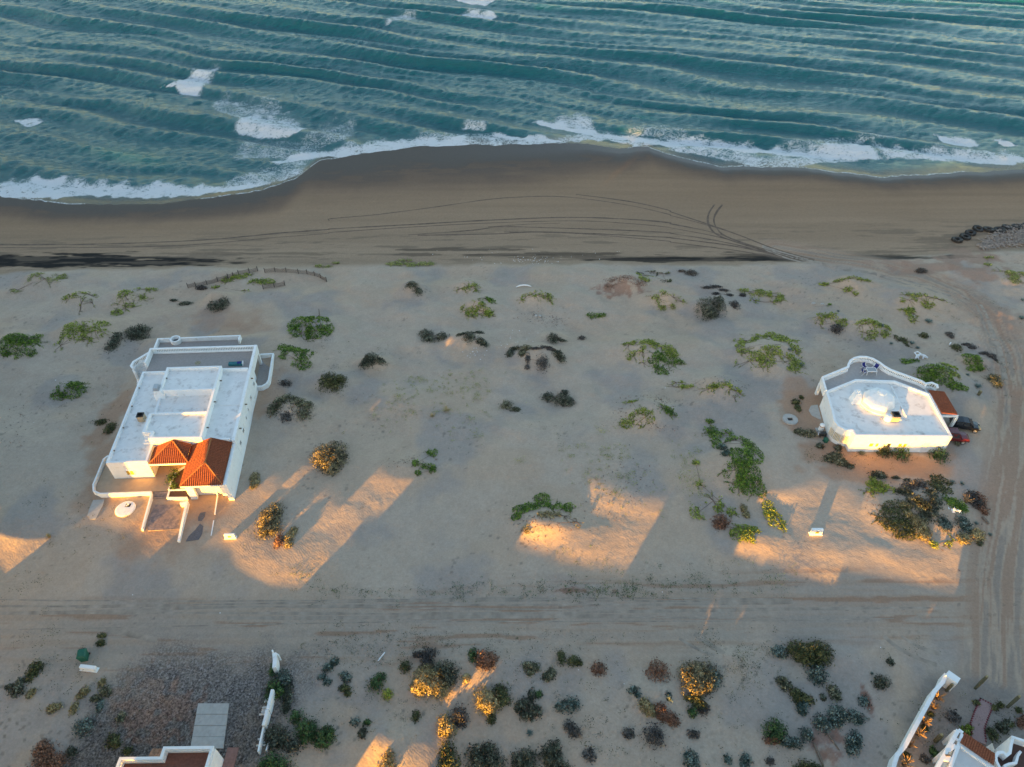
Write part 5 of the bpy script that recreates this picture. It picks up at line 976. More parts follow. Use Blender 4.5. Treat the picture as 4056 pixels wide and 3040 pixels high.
stick(3222, 2945, 3260, 3035, .14, 'wood', 'fallen_log', 'dark rotten log on reddish ground at the bottom edge', 'log', .1)
stick(3272, 2900, 3325, 2975, .09, 'wood', 'fallen_log', 'thin dark dead branch above the rotten log', 'log', .08)
x, y, z = W(3648, 1418); m = MB(); m.tube([(x-1.0, y-.25, z+.12), (x-.6, y+.1, z+.3), (x-.1, y+.35, z+.4), (x+.4, y+.1, z+.3), (x+.9, y-.2, z+.15)], [.1, .22, .15, .24, .12], 7); m.tube([(x-.6, y+.1, z+.25), (x-.8, y+.8, z+.35), (x-.2, y+1.1, z+.3), (x+.1, y+.5, z+.35)], [.12, .08, .1, .09], 6); m.tube([(x+.4, y+.1, z+.3), (x+.1, y-.35, z+.1)], [.15, .08], 6); m.tube([(x-.6, y+.1, z+.3), (x-.55, y-.4, z+.1)], [.13, .07], 6)
solo(m, 'broken_chair', 'plastic', 'tangled white plastic remains on the sand above the curved terrace', 'debris', (x, y, z))
x, y, z = W(3770, 2040); z += .7; m = MB(); rg = random.Random(3)
for k in range(14): a = rg.uniform(0, 6.28); u, v = rg.uniform(-.5, .5), rg.uniform(-.3, .3); m.add([(x+u, y+v, z+rg.uniform(.0, .25)), (x+u+.35*math.cos(a), y+v+.35*math.sin(a), z+rg.uniform(0, .3)), (x+u-.25*math.sin(a), y+v+.3*math.cos(a), z+rg.uniform(0, .25))], [[0, 1, 2]])
solo(m, 'plastic_sheet', 'plastic', 'crumpled white sheet caught on the dark shrub thicket', 'sheet', (x, y, z))
x, y, z = W(832, 1728); x += .3; m = MB(); rg = random.Random(9)
for k in range(26): a = rg.uniform(0, 6.28); xx, yy = x+rg.uniform(-.3, .3), y+rg.uniform(-.75, .75); zz = z+rg.uniform(.0, .5); m.tube([(xx, yy, zz), (xx+.35*math.cos(a), yy+.5*math.sin(a), zz+rg.uniform(-.1, .2))], rg.uniform(.05, .11), 5)
solo(m, 'firewood_pile', 'driftwood', 'pile of pale firewood against the right wall of the long white house', 'firewood', (x, y, z))
for px, py, lb in [(3256, 1208, 'grey broken concrete block half buried, above an arch of vine at right'), (3221, 1205, 'flat white chip of concrete left of the grey block')]:
    x, y, z = W(px, py); m = MB(); m.add([(x-.35, y-.2, z-.1), (x+.4, y-.25, z-.1), (x+.35, y+.25, z-.1), (x-.3, y+.2, z-.1), (x-.3, y-.15, z+.22), (x+.3, y-.2, z+.28), (x+.28, y+.2, z+.2), (x-.25, y+.15, z+.25)], [[0, 1, 5, 4], [1, 2, 6, 5], [2, 3, 7, 6], [3, 0, 4, 7], [4, 5, 6, 7]]); solo(m, 'concrete_block', 'concrete', lb, 'block', (x, y, z))
x, y, z = W(2130, 1253); m = MB(); m.lathe((x-.3, y, z-.05), [(.26, 0), (.3, .15), (.2, .3), (0, .34)], 8); m.lathe((x+.35, y-.03, z-.05), [(.24, 0), (.27, .14), (.18, .26), (0, .3)], 8)
m = MB(); m.lathe((x-.3, y, z-.05), [(.26, 0), (.3, .15), (.2, .3), (0, .34)], 8); solo(m, 'beach_stone', 'concrete', 'left pale stone of two under the vine mound near the white plank', 'stone', (x-.3, y, z))
m = MB(); m.lathe((x+.35, y-.03, z-.05), [(.24, 0), (.27, .14), (.18, .26), (0, .3)], 8); solo(m, 'beach_stone', 'concrete', 'right pale stone of two under the vine mound near the white plank', 'stone', (x+.35, y, z))
# white litter on the beach: nobody could count it
m = MB(); rg = random.Random(21)
for k in range(150):
    if k < 60: px, py = rg.gauss(2110, 60), rg.gauss(1032, 8)
    elif k < 90: px, py = rg.uniform(1700, 2500), rg.gauss(1015, 18)
    elif k < 110: px, py = rg.gauss(1880, 22), rg.gauss(1402, 14)
    elif k < 130: px, py = rg.gauss(2040, 50), rg.gauss(1350, 22)
    else: px, py = rg.uniform(100, 3900), rg.uniform(1100, 3000)
    x, y, z = W(px, py); s = rg.uniform(.03, .10); a = rg.uniform(0, 6.28); c, q = math.cos(a)*s, math.sin(a)*s
    m.add([(x+c, y+q, z+.02), (x-q, y+c, z+.06), (x-c, y-q, z+.02), (x+q, y-c, z+.03)], [[0, 1, 2, 3]])
o = m.build('beach_litter', M['plastic']); tag(o, 'scattered white shells and litter along the upper beach', 'litter', None, 'stuff')
# white curling fence of planks at the left of the bottom shrubs
wf = thing('plank_fence', 'broken white board wall through dark shrubs, right of the gravel yard', 'fence', W(1090, 2760))
def board(pts, z1, th=0.14):
    w = [W(*p) for p in pts]; m = MB(); m.wall([p[:2] for p in w], th*.7, min(p[2] for p in w)-.3, [p[2]+z1*(.8+.2*random.random()) for p in w]); m.build('board', M['white'], wf)
board([(1098, 2612), (1100, 2640), (1097, 2668)], 1.5, .55); board([(1090, 2752), (1080, 2790), (1070, 2830)], 1.3, .42); board([(1068, 2832), (1062, 2860), (1052, 2890)], 1.2, .4); board([(1050, 2892), (1044, 2920), (1036, 2960), (1030, 2990)], .8, .22)
board([(1090, 2600), (1094, 2612)], 1.6, .2); board([(1068, 2946), (1058, 2980)], .5, .18); board([(1105, 2612), (1114, 2616)], 1.3, .2)
for px, py in [(1063, 2772), (1060, 2782), (1052, 2805), (1050, 2815), (1048, 2822), (1040, 2832), (1035, 2930), (1040, 2945), (1028, 2955), (1043, 2955)]:
    x, y, z = W(px, py); m = MB(); m.add([(x-.3, y-.08, z), (x+.3, y-.02, z), (x+.3, y+.1, z), (x-.3, y+.05, z), (x-.28, y, z+.25), (x+.25, y+.05, z+.3)], [[0, 1, 5, 4], [3, 4, 5, 2], [0, 4, 3], [1, 2, 5]]); m.build('fallen_board', M['white'], wf)
# ------------------------------------------------------------------ vegetation
PAL = {  # base colour, tip colour, share of tips
 'dark': ((.036, .042, .026), (.17, .18, .125), .32), 'olive': ((.045, .055, .018), (.16, .155, .06), .3), 'teal': ((.035, .06, .05), (.21, .26, .225), .38), 'green': ((.025, .06, .018), (.09, .16, .05), .4),
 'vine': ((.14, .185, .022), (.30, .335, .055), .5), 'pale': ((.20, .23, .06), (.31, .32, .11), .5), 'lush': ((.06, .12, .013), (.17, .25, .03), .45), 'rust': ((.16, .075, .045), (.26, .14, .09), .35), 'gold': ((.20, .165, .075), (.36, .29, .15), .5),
 'sunlit_sage': ((.06, .056, .032), (.30, .245, .135), .5), 'grey': ((.07, .062, .055), (.16, .145, .13), .3), 'straw': ((.33, .25, .11), (.46, .36, .18), .5), 'sage': ((.06, .066, .036), (.25, .235, .145), .42), 'dead': ((.05, .045, .042), (.11, .10, .095), .25)}  # first entry: low sunlight put into the leaf colours of lit bushes
def leaf_quads(c, size, pal, rg, flat=0.0, up=0.0, asp=0.55, jit=0.22, seed=0, nor=None):
    n = len(c); d = rg.normal(size=(n, 3)); d[:, 2] = d[:, 2]*(1-flat)+up; d /= np.linalg.norm(d, axis=1)[:, None]
    e = rg.normal(size=(n, 3)); e[:, 2] *= (1-flat); e -= (e*d).sum(1)[:, None]*d; e /= np.linalg.norm(e, axis=1)[:, None]
    if nor is not None:
        q = nor+rg.normal(size=(n, 3))*.45; q /= np.linalg.norm(q, axis=1)[:, None]; d -= (d*q).sum(1)[:, None]*q; d /= np.linalg.norm(d, axis=1)[:, None]; e = np.cross(q, d)
    s = size*rg.uniform(.65, 1.35, n)[:, None]; a = d*s*.5; b = e*s*.5*asp
    v = np.stack([c-a-b*.4, c+b-a*.1, c+a+b*.1, c-b+a*.1], 1).reshape(-1, 3)
    f = np.arange(4*n).reshape(n, 4); b0, b1, sh = PAL[pal]
    cl = fbm(c[:, 0]*2.6, c[:, 1]*2.6+c[:, 2]*2.9, 400+seed, 2); t = np.clip((rg.random(n) < sh*sst(.32, .62, cl)*1.9)*rg.uniform(.45, 1.1, n)+.5*(cl-.55), 0, 1)[:, None]
    k = (np.array(b0)*(1-t)+np.array(b1)*t)*(1+jit*rg.normal(size=(n, 1)))
    return v, f, np.repeat(np.clip(k, .004, .8), 4, 0)
class Leaves:
    def __init__(s): s.v, s.f, s.c, s.n = [], [], [], 0
    def add(s, q): s.v.append(q[0]); s.f.append(q[1]+s.n); s.c.append(q[2]); s.n += len(q[0])
    def build(s, name, parent=None, loc=(0, 0, 0)):
        o0 = np.array(LOC[parent.name] if parent is not None else loc); v = np.concatenate(s.v)-o0
        return link(name, mesh_np(name, v, np.concatenate(s.f), np.concatenate(s.c)), M['leaf'], parent, loc)
def world_blob(b):
    x, y, z = W(b[0], b[1]); k = (y*CP+(H-z)*SP)/FPX; r = b[2]*k; dep = PITCH+math.atan((b[1]-1520)/FPX)
    ry = (b[3] if len(b) > 3 else b[2]*math.sin(dep))*k/math.sin(dep)
    return x, y, z, r, ry
NV = [0]
def bush(label, blobs, pal, hr=.75, leaf=.19, dens=1.0, name='shrub', cat='shrub', group=None, twig=True, up=.25, asp=.5, grow=1.28):
    NV[0] += 1; rg = np.random.default_rng(1000+NV[0]); ws = [world_blob(b) for b in blobs]; x0, y0, z0 = ws[0][:3]
    o = thing(name, label, cat, (x0, y0, z0), group); L = Leaves(); br = MB()
    for i, (x, y, z, r, ry) in enumerate(ws):
        r *= grow; ry *= grow; h = 1.25*hr*min(r, ry*1.3); y = y-h*.38; n = int(dens*(190+560*r*ry)*(.17/leaf)**2)
        d = rg.normal(size=(n, 3)); d[:, 2] = np.abs(d[:, 2])*1.05-.12; d /= np.linalg.norm(d, axis=1)[:, None]
        lump = .72+.62*(fbm(d[:, 0]*2.2+i*3.1+NV[0], d[:, 1]*2.2+d[:, 2]*1.7, 410, 3)-.2)
        lump = np.where(fbm(d[:, 0]*3.7+NV[0], d[:, 1]*3.7-d[:, 2]*2, 411, 2) > .66, lump*.6, lump)
        rr = lump*rg.random(n)**.22
        c = np.stack([x+d[:, 0]*r*rr, y+d[:, 1]*ry*rr, np.zeros(n)], 1); c[:, 2] = hgt(c[:, 0], c[:, 1])*.5+z*.5+np.maximum(d[:, 2], -.05)*h*rr+.05
        no = np.stack([d[:, 0]/r, d[:, 1]/ry, np.maximum(d[:, 2], .05)/max(h, .1)], 1); no /= np.linalg.norm(no, axis=1)[:, None]
        L.add(leaf_quads(c, leaf, pal, rg, 0, up, asp, seed=NV[0], nor=no))
        nf = int(n*.10)   # loose twigs of leaf beyond the outline
        a = rg.uniform(0, 6.283, nf); q = rg.uniform(.85, 1.22, nf); c = np.stack([x+np.cos(a)*r*q, y+np.sin(a)*ry*q, np.zeros(nf)], 1); c[:, 2] = hgt(c[:, 0], c[:, 1])+rg.uniform(.03, .2+.15*h, nf); L.add(leaf_quads(c, leaf, pal, rg, 0, up, asp, seed=NV[0]))
        for k in range(5 if twig else 0):
            a = rg.uniform(0, 6.283); e = rg.uniform(.4, .95); br.tube([(x, y, z-.1), (x+.4*r*e*math.cos(a), y+.4*ry*e*math.sin(a), z+.5*h*e), (x+r*e*math.cos(a), y+ry*e*math.sin(a), z+h*rg.uniform(.4, .9))], [.05, .035, .015], 4)
    L.build('foliage', o)
    if twig:
        for (p, q) in zip(ws[:-1], ws[1:]): br.tube([(p[0]+(q[0]-p[0])*t, p[1]+(q[1]-p[1])*t, G(p[0]+(q[0]-p[0])*t, p[1]+(q[1]-p[1])*t)+.02) for t in (0, .5, 1)], .03, 4)
        br.build('branch', M['twig'], o)
    return o
def mat_plant(label, blobs, pal, leaf=.19, dens=1.0, gap=.46, rag=.7, name='beach_vine', cat='creeping vine', group=None, hh=.26):
    NV[0] += 1; rg = np.random.default_rng(3000+NV[0]); ws = [world_blob(b) for b in blobs]; x0, y0, z0 = ws[0][:3]
    o = thing(name, label, cat, (x0, y0, z0), group); L = Leaves(); br = MB()
    for i, (x, y, z, r, ry) in enumerate(ws):
        n = int(dens*105*r*ry*3.14)+40; a = rg.uniform(0, 6.283, n); q = np.sqrt(rg.random(n))*1.12; px = x+np.cos(a)*r*q; py = y+np.sin(a)*ry*q
        nz = fbm(px*.8+NV[0], py*.55, 420, 4); keep = nz > gap-.10*(1-q)+rag*.22*np.maximum(q-.55, 0)
        px, py = px[keep], py[keep]; c = np.stack([px, py, hgt(px, py)+.03+hh*rg.random(len(px))*(0.5+nz[keep])], 1)
        if len(c): L.add(leaf_quads(c, leaf, pal, rg, .55, .15, .65, seed=NV[0]))
        for k in range(int(4+3*r)):   # runners trailing over the sand
            a = rg.uniform(0, 6.283); q = rg.uniform(.5, .95); sx, sy = x+math.cos(a)*r*q, y+math.sin(a)*ry*q; b = a+rg.normal(0, .5); ln = rg.uniform(.5, 1.5)*min(1, r/2); m = int(ln/.11)+2
            t = np.linspace(0, 1, m); qx = sx+np.cos(b+t*.5)*ln*t; qy = sy+np.sin(b+t*.5)*ln*t*.9; qz = hgt(qx, qy); L.add(leaf_quads(np.stack([qx+rg.normal(0, .06, m), qy+rg.normal(0, .06, m), qz+.05], 1), leaf*.85, pal, rg, .5, .1, .6, seed=NV[0]))
            if k < 6: br.tube([(x, y, z+.03), (x+.5*(sx-x), y+.5*(sy-y), G(x+.5*(sx-x), y+.5*(sy-y))+.03), (sx, sy, qz[0]+.03), (qx[-1], qy[-1], qz[-1]+.02)], [.03, .025, .02, .012], 4)
    for (p, q) in zip(ws[:-1], ws[1:]): br.tube([(p[0]+(q[0]-p[0])*t, p[1]+(q[1]-p[1])*t, G(p[0]+(q[0]-p[0])*t, p[1]+(q[1]-p[1])*t)+.03) for t in (0, .33, .67, 1)], .02, 4)
    L.build('foliage', o); br.build('runner', M['twig'], o); return o
def tuft(label, blobs, pal, hgt_=.6, blades=70, wid=.05, name='grass_tuft', cat='grass tuft', group=None, lean=.9):
    NV[0] += 1; rg = np.random.default_rng(5000+NV[0]); ws = [world_blob(b) for b in blobs]; L = Leaves(); loc = ws[0][:3]
    for (x, y, z, r, ry) in ws:
        n = int(blades*max(.5, r)); a = rg.uniform(0, 6.283, n); l = rg.uniform(.3, 1, n)*lean; bx = x+rg.normal(0, r*.25, n); by = y+rg.normal(0, ry*.25, n); hh = hgt_*rg.uniform(.5, 1.1, n)
        tip = np.stack([bx+np.cos(a)*r*l, by+np.sin(a)*ry*l, z+hh], 1); bas = np.stack([bx, by, hgt(bx, by)], 1); mid = bas*.45+tip*.55; mid[:, 2] += hh*.2
        pr = np.stack([-np.sin(a), np.cos(a), 0*a], 1)*wid; v = np.stack([bas-pr*.5, bas+pr*.5, mid+pr*.5, mid-pr*.5, tip, tip], 1)
        vv = np.concatenate([np.stack([v[:, 0], v[:, 1], v[:, 2], v[:, 3]], 1).reshape(-1, 3), np.stack([v[:, 3], v[:, 2], tip+pr*.12, tip-pr*.12], 1).reshape(-1, 3)])
        b0, b1, sh = PAL[pal]; t = rg.random((n, 1)); col = np.repeat(np.array(b0)*(1-t)+np.array(b1)*t, 4, 0); L.add((vv, np.arange(8*n).reshape(-1, 4), np.concatenate([col, col])))
    return tag(L.build(name, None, loc), label, cat, group)
def rosette(label, px, py, rpx, pal, n=26, wid=.16, rise=.75, name='agave', cat='agave', group=None, dz=0):
    NV[0] += 1; rg = np.random.default_rng(7000+NV[0]); x, y, z, r, ry = world_blob((px, py, rpx)); m = MB(); z += dz
    for k in range(n):
        a = k*2.39996+rg.uniform(-.2, .2); e = .35+.65*((k+1)/n)**.5; up = rise*(1.25-e)*r+.1; c, s = math.cos(a), math.sin(a); w = wid*r
        p = lambda t, side, dzz: (x+c*r*e*t-s*w*side, y+s*r*e*t+c*w*side, z+up*1.6*t-up*.8*t*t+dzz)
        m.add([p(.05, .35, 0), p(.05, -.35, 0), p(.5, -.5, .0), p(.5, .5, .0), p(1, 0, 0), p(.5, 0, -.05*r)], [[0, 1, 5], [0, 5, 3], [1, 2, 5], [3, 5, 4], [5, 2, 4]])
    b0, b1, _ = PAL[pal]; o = m.build(name, mat('agave_leaf_'+pal, tuple((u+v)/2 for u, v in zip(b0, b1)), .5, .3, 4), None, (x, y, z)); return tag(o, label, cat, group)
def ocotillo(label, px, py, rpx, n=16, group=None, colr='twig2'):
    NV[0] += 1; rg = random.Random(NV[0]); x, y, z, r, ry = world_blob((px, py, rpx)); o = thing('ocotillo', label, 'ocotillo', (x, y, z), group); m = MB()
    for k in range(n):
        a = rg.uniform(0, 6.283); e = rg.uniform(.5, 1.05)*r; hh = rg.uniform(.8, 1.5)*r
        m.tube([(x, y, z-.1), (x+.3*e*math.cos(a), y+.3*e*math.sin(a), z+.55*hh), (x+.7*e*math.cos(a+.1), y+.7*e*math.sin(a+.1), z+.9*hh), (x+e*math.cos(a+.2), y+e*math.sin(a+.2), z+hh)], [.05, .042, .035, .02], 5)
    m.build('stems', M[colr], o); m = MB(); m.lathe((x, y, z-.05), [(.22, 0), (.2, .15), (0, .25)], 8); m.build('crown', M['twig'], o); return o
M['twig2'] = mat('pale_canes', (.30, .20, .11), .8, .25, 4); M['cactus'] = mat('cactus_skin', (.115, .11, .07), .75, .25, 5)
def cactus(label, px, py, h, r, group=None):
    x, y, z = W(px, py); o = thing('column_cactus', label, 'cactus', (x, y, z), group); m = MB(); seg = 22; vs = []; prof = [(r*.85, -.2), (r, h*.3), (r*1.05, h*.7), (r*.95, h*.9), (r*.6, h*.985), (r*.1, h)]
    for q, (rr, zz) in enumerate(prof):
        for k in range(seg): t = 2*math.pi*k/seg; w = rr*(1+.10*(-1)**k); vs.append((x+w*math.cos(t), y+w*math.sin(t), z+zz))
    m.add(vs, [[i*seg+k, i*seg+(k+1) % seg, (i+1)*seg+(k+1) % seg, (i+1)*seg+k] for i in range(len(prof)-1) for k in range(seg)]+[list(range((len(prof)-1)*seg, len(prof)*seg))]); m.build('stem', M['cactus'], o)
    m = MB(); m.lathe((x, y, z+h*.93), [(r*.82, 0), (r*.75, h*.035), (r*.3, h*.085), (0, h*.095)], 12); m.build('woolly_tip', mat('cactus_wool', (.30, .27, .16), .9, .3, 8), o); return o
VG = 'creeping green vine mats on the dunes'; SG = 'grey-green shrubs scattered over the sand'; BG = 'shrubs in the plot below the road'; TG = 'blue-green leafy clumps'
# --- vine mats, from left to right along the dunes
for row in [
 ('pale yellow-green vine patch at the upper left, nearest the black weed line', [(180, 1106, 62, 20), (70, 1150, 26, 10), (235, 1098, 26, 12)], 'pale', .50),
 ('sparse star-shaped vine with a dark crest, second from the left at the beach edge', [(275, 1175, 34, 9), (345, 1165, 36, 9), (315, 1196, 16, 26), (365, 1200, 26, 8)], 'vine', .47),
 ('two-banded streaky vine running downhill, left of the sand fences', [(495, 1172, 34, 20), (498, 1215, 50, 12), (470, 1240, 24, 16), (560, 1180, 30, 12), (590, 1147, 40, 5)], 'vine', .45),
 ('large two-lobed yellow-green vine mat above the left dark bush pair', [(285, 1308, 42, 34), (375, 1296, 52, 32), (240, 1370, 26, 18), (350, 1345, 40, 20)], 'vine', .45),
 ('thick green vine dome cut by the left picture edge', [(80, 1340, 62, 18), (30, 1355, 46, 18), (130, 1352, 44, 26), (70, 1385, 66, 22), (35, 1404, 22, 6)], 'lush', .44),
 ('bright green vine wedge alone on the sand left of the long house', [(280, 1540, 48, 26), (232, 1568, 30, 14), (310, 1525, 34, 14)], 'lush', .36),
 ('narrow green vine strip along the longest sand fence', [(905, 1110, 24, 12), (945, 1099, 32, 8), (985, 1088, 20, 5)], 'vine', .40),
 ('small yellow vine scrap below the long fence, by the short panel', [(975, 1152, 18, 8), (855, 1140, 16, 5)], 'vine', .48),
 ('green vine hump behind the short sand fence panel', [(1040, 1117, 46, 11), (1010, 1120, 24, 8)], 'vine', .38),
 ('long pale vine strip on the edge of the beach, above the middle dunes', [(1570, 1048, 40, 9), (1620, 1052, 46, 12), (1680, 1048, 40, 9), (1605, 1034, 26, 4)], 'pale', .46),
 ('pale vine scrap right of the curved fence', [(1262, 1056, 18, 6), (1298, 1058, 16, 6), (1330, 1045, 14, 3)], 'pale', .46),
 ('big round dark green vine mat with a leaning post, right of the long house', [(1195, 1275, 54, 30), (1250, 1262, 50, 22), (1255, 1310, 54, 22), (1190, 1318, 44, 20), (1290, 1300, 30, 20)], 'lush', .38),
 ('hook-shaped deep green vine mat just right of the side yard', [(1150, 1382, 44, 18), (1195, 1395, 42, 24), (1195, 1435, 40, 26), (1130, 1405, 24, 18)], 'lush', .36),
 ('small green sprig between the round mat and the hook-shaped mat', [(1250, 1344, 18, 6)], 'lush', .40),
 ('small arched vine below the beach edge, right of the dark mound bush', [(1855, 1136, 38, 12), (1885, 1146, 20, 10), (1820, 1146, 20, 6)], 'vine', .46),
 ('dark-tipped vine crest, upper of two close mats in the middle dunes', [(1915, 1182, 30, 9), (1945, 1192, 18, 11)], 'lush', .40),
 ('wide speckled vine, lower of two close mats in the middle dunes', [(1870, 1218, 44, 18), (1915, 1225, 36, 16), (1940, 1248, 22, 10), (1890, 1245, 46, 10)], 'vine', .45),
 ('vine cap over a mound with dead leaves, below the white curved plank', [(2090, 1172, 36, 10), (2145, 1168, 40, 9), (2180, 1185, 16, 14), (2065, 1190, 16, 14)], 'vine', .42),
 ('small flat green vine alone in the middle of the sand', [(2352, 1254, 26, 9), (2385, 1250, 16, 6)], 'lush', .38),
 ('small green vine beside the reddish dead heap', [(2550, 1092, 30, 7), (2555, 1108, 26, 8)], 'vine', .45),
 ('stringy dark vine crest above the small green vine, near the beach', [(2580, 1078, 22, 5), (2625, 1086, 26, 6), (2640, 1115, 18, 9), (2540, 1083, 18, 3)], 'olive', .48),
 ('pale two-legged vine left of the tall round dark bush', [(2605, 1178, 34, 20), (2665, 1178, 30, 6), (2700, 1195, 20, 10), (2620, 1222, 18, 10), (2668, 1216, 14, 10)], 'vine', .44),
 ('sparse spreading vine right of the tall round dark bush', [(2960, 1155, 30, 8), (3020, 1162, 50, 12), (3070, 1175, 30, 12), (3100, 1190, 18, 10), (2985, 1190, 24, 12), (3060, 1200, 24, 8)], 'vine', .49),
 ('largest broken ring of vine with a dark green lower right lobe, centre right', [(2490, 1368, 40, 14), (2560, 1355, 50, 12), (2620, 1375, 46, 18), (2660, 1400, 26, 16), (2510, 1410, 28, 20), (2545, 1390, 20, 16), (2550, 1440, 20, 18)], 'vine', .45),
 ('dark green dense vine lobe joined to the broken ring, centre right', [(2595, 1420, 34, 22), (2650, 1435, 46, 26), (2690, 1442, 24, 12), (2625, 1470, 40, 18)], 'lush', .37),
 ('very wide yellow-green vine ring left of the domed house', [(2960, 1350, 50, 20), (3040, 1332, 60, 18), (3110, 1350, 46, 18), (3150, 1385, 30, 20), (2935, 1385, 30, 26), (2970, 1430, 50, 26), (3040, 1440, 40, 24), (3140, 1430, 46, 20), (3060, 1385, 40, 18), (3155, 1465, 36, 16)], 'vine', .46),
 ('small triangular vine under the dark lobe of the broken ring', [(2680, 1518, 22, 10), (2675, 1535, 30, 12), (2715, 1536, 28, 7)], 'vine', .42),
 ('ragged vine arch over bare sand, right of the triangular vine', [(2810, 1540, 34, 10), (2860, 1528, 40, 8), (2905, 1545, 34, 8), (2930, 1562, 18, 6), (2910, 1580, 14, 9)], 'vine', .47),
 ('broken ring of vine around a pale mound, below the largest ring', [(2500, 1593, 28, 8), (2525, 1635, 36, 16), (2560, 1655, 34, 20), (2485, 1680, 30, 16), (2540, 1690, 16, 10)], 'vine', .43),
 ('separate dark vine tuft on the right rim of the pale ringed mound', [(2635, 1620, 34, 14), (2655, 1638, 26, 10)], 'lush', .38),
 ('upper part of the tall dark vine belt left of the white sign block', [(2812, 1672, 16, 8), (2815, 1705, 26, 16), (2850, 1722, 50, 16), (2910, 1745, 44, 18), (2960, 1760, 30, 18), (2835, 1760, 22, 26)], 'lush', .42),
 ('dense middle of the dark green vine belt left of the white sign block', [(2930, 1810, 46, 40), (2985, 1800, 34, 40), (2910, 1865, 52, 40), (2960, 1880, 50, 40), (2920, 1920, 40, 30), (2985, 1940, 46, 36)], 'lush', .36),
 ('sunlit lower tip of the vine belt, next to the white sign block', [(3045, 2020, 24, 30), (3065, 2060, 36, 36), (3095, 2080, 18, 30)], 'vine', .38),
 ('dark vine arch above a sunlit bare sand face, bottom centre of the dunes', [(2045, 2050, 20, 14), (2062, 2022, 30, 18), (2105, 2010, 36, 16), (2150, 1985, 34, 26), (2200, 2005, 36, 18), (2255, 2015, 26, 18)], 'lush', .32),
 ('yellow sunlit vine fringe below the dark arch', [(2170, 2040, 40, 16), (2235, 2045, 30, 18), (2285, 2070, 18, 24), (2080, 2100, 20, 16)], 'gold', .40),
 ('yellow-lit vine left of the rusty dry bush', [(2760, 2035, 26, 30), (2825, 1985, 34, 26), (2845, 2010, 22, 24)], 'vine', .42),
 ('small olive vine right of the rusty dry bush', [(2900, 2030, 22, 14), (2775, 1920, 22, 10), (2755, 1835, 14, 10)], 'vine', .44),
 ('sunlit yellow vine at the edge of the bright sand below the belt', [(2925, 2120, 32, 24), (2965, 2125, 26, 26), (2990, 2110, 22, 20), (2945, 2095, 44, 14)], 'vine', .40),
 ('sparse green vine scraps around the lit hump, right of the big lit bush', [(1712, 1796, 20, 16), (1648, 1836, 16, 14), (1695, 1850, 30, 12), (1715, 1865, 14, 14), (1656, 1876, 12, 8)], 'lush', .36),
 ('sparse arch of vine between the beach track and the domed house', [(3360, 1104, 30, 5), (3320, 1114, 16, 6), (3420, 1110, 30, 5), (3262, 1130, 18, 7), (3355, 1150, 16, 8), (3388, 1168, 10, 8)], 'vine', .47),
 ('long thin vine arch inside the bend of the track', [(3590, 1170, 28, 8), (3660, 1172, 36, 6), (3705, 1182, 28, 5), (3745, 1192, 14, 5), (3600, 1190, 30, 10)], 'vine', .47),
 ('compact green vine tuft below the thin arch inside the bend', [(3675, 1208, 28, 12), (3665, 1200, 14, 8)], 'vine', .38),
 ('small dark sprig beside the concrete block', [(3278, 1209, 14, 6)], 'lush', .40),
 ('arched vine with a black dead bush under its right foot', [(3250, 1256, 30, 16), (3300, 1250, 36, 10), (3335, 1280, 24, 14), (3250, 1288, 16, 14)], 'vine', .42),
 ('broad flat vine mat with a blue-green clump, above the domed house', [(3430, 1280, 36, 12), (3470, 1285, 26, 10), (3440, 1320, 36, 16), (3508, 1328, 20, 12), (3515, 1300, 16, 8)], 'vine', .40),
 ('comma-shaped green vine right of the flat mat', [(3590, 1230, 28, 6), (3615, 1240, 28, 12), (3620, 1265, 22, 16)], 'vine', .40),
 ('thin green vine trail leading down towards the terrace rail', [(3555, 1342, 22, 8), (3585, 1352, 18, 8), (3600, 1370, 22, 8)], 'olive', .44),
 ('dark green vine patch right behind the terrace rail of the domed house', [(3605, 1432, 34, 12), (3590, 1440, 20, 10)], 'lush', .38),
 ('largest dark green vine sprawl right of the curved terrace', [(3685, 1462, 48, 16), (3735, 1478, 44, 18), (3660, 1490, 40, 18), (3700, 1510, 34, 18), (3770, 1520, 30, 16), (3800, 1535, 36, 14)], 'lush', .36),
 ('small bright vine between the terrace sprawl and the ball-shaped vine', [(3752, 1452, 30, 10), (3785, 1460, 14, 8), (3780, 1482, 26, 8)], 'vine', .42),
 ('ball-shaped bright green vine with a tail, near the right track', [(3852, 1420, 36, 24), (3875, 1440, 16, 20), (3862, 1465, 34, 8)], 'lush', .36),
 ('yellow-green vine cut by the right edge, at the top right corner', [(3980, 1075, 36, 12), (4020, 1092, 46, 16), (4030, 1110, 26, 14), (4056, 1085, 20, 12)], 'pale', .42),
 ('small pale vine left of the corner vine, beside the reddish bank', [(3915, 1022, 18, 5), (3912, 1050, 14, 7)], 'pale', .42),
 ('olive vine left of the thicket below the domed house', [(3455, 1915, 26, 26), (3480, 1930, 34, 26), (3515, 1945, 30, 14), (3445, 1950, 30, 14)], 'vine', .38),
 ('big yellow-lit vine mat at the lower left of the thicket', [(3545, 2010, 46, 24), (3520, 2055, 50, 36), (3555, 2090, 50, 34), (3590, 2060, 30, 40), (3595, 2125, 46, 16)], 'olive', .33),
 ('olive vine dome at the top right of the thicket', [(3725, 1905, 44, 24), (3735, 1940, 36, 24), (3700, 1920, 30, 20)], 'olive', .36),
 ('green vine lobe in the right half of the thicket', [(3790, 2000, 40, 24), (3760, 1985, 34, 18), (3810, 2020, 24, 14)], 'lush', .36),
 ('small yellow vine at the bottom right foot of the thicket', [(3762, 2158, 26, 12), (3775, 2140, 24, 14), (3700, 2160, 16, 16)], 'vine', .40)]:
    mat_plant(row[0], row[1], row[2], gap=row[3], group=VG)
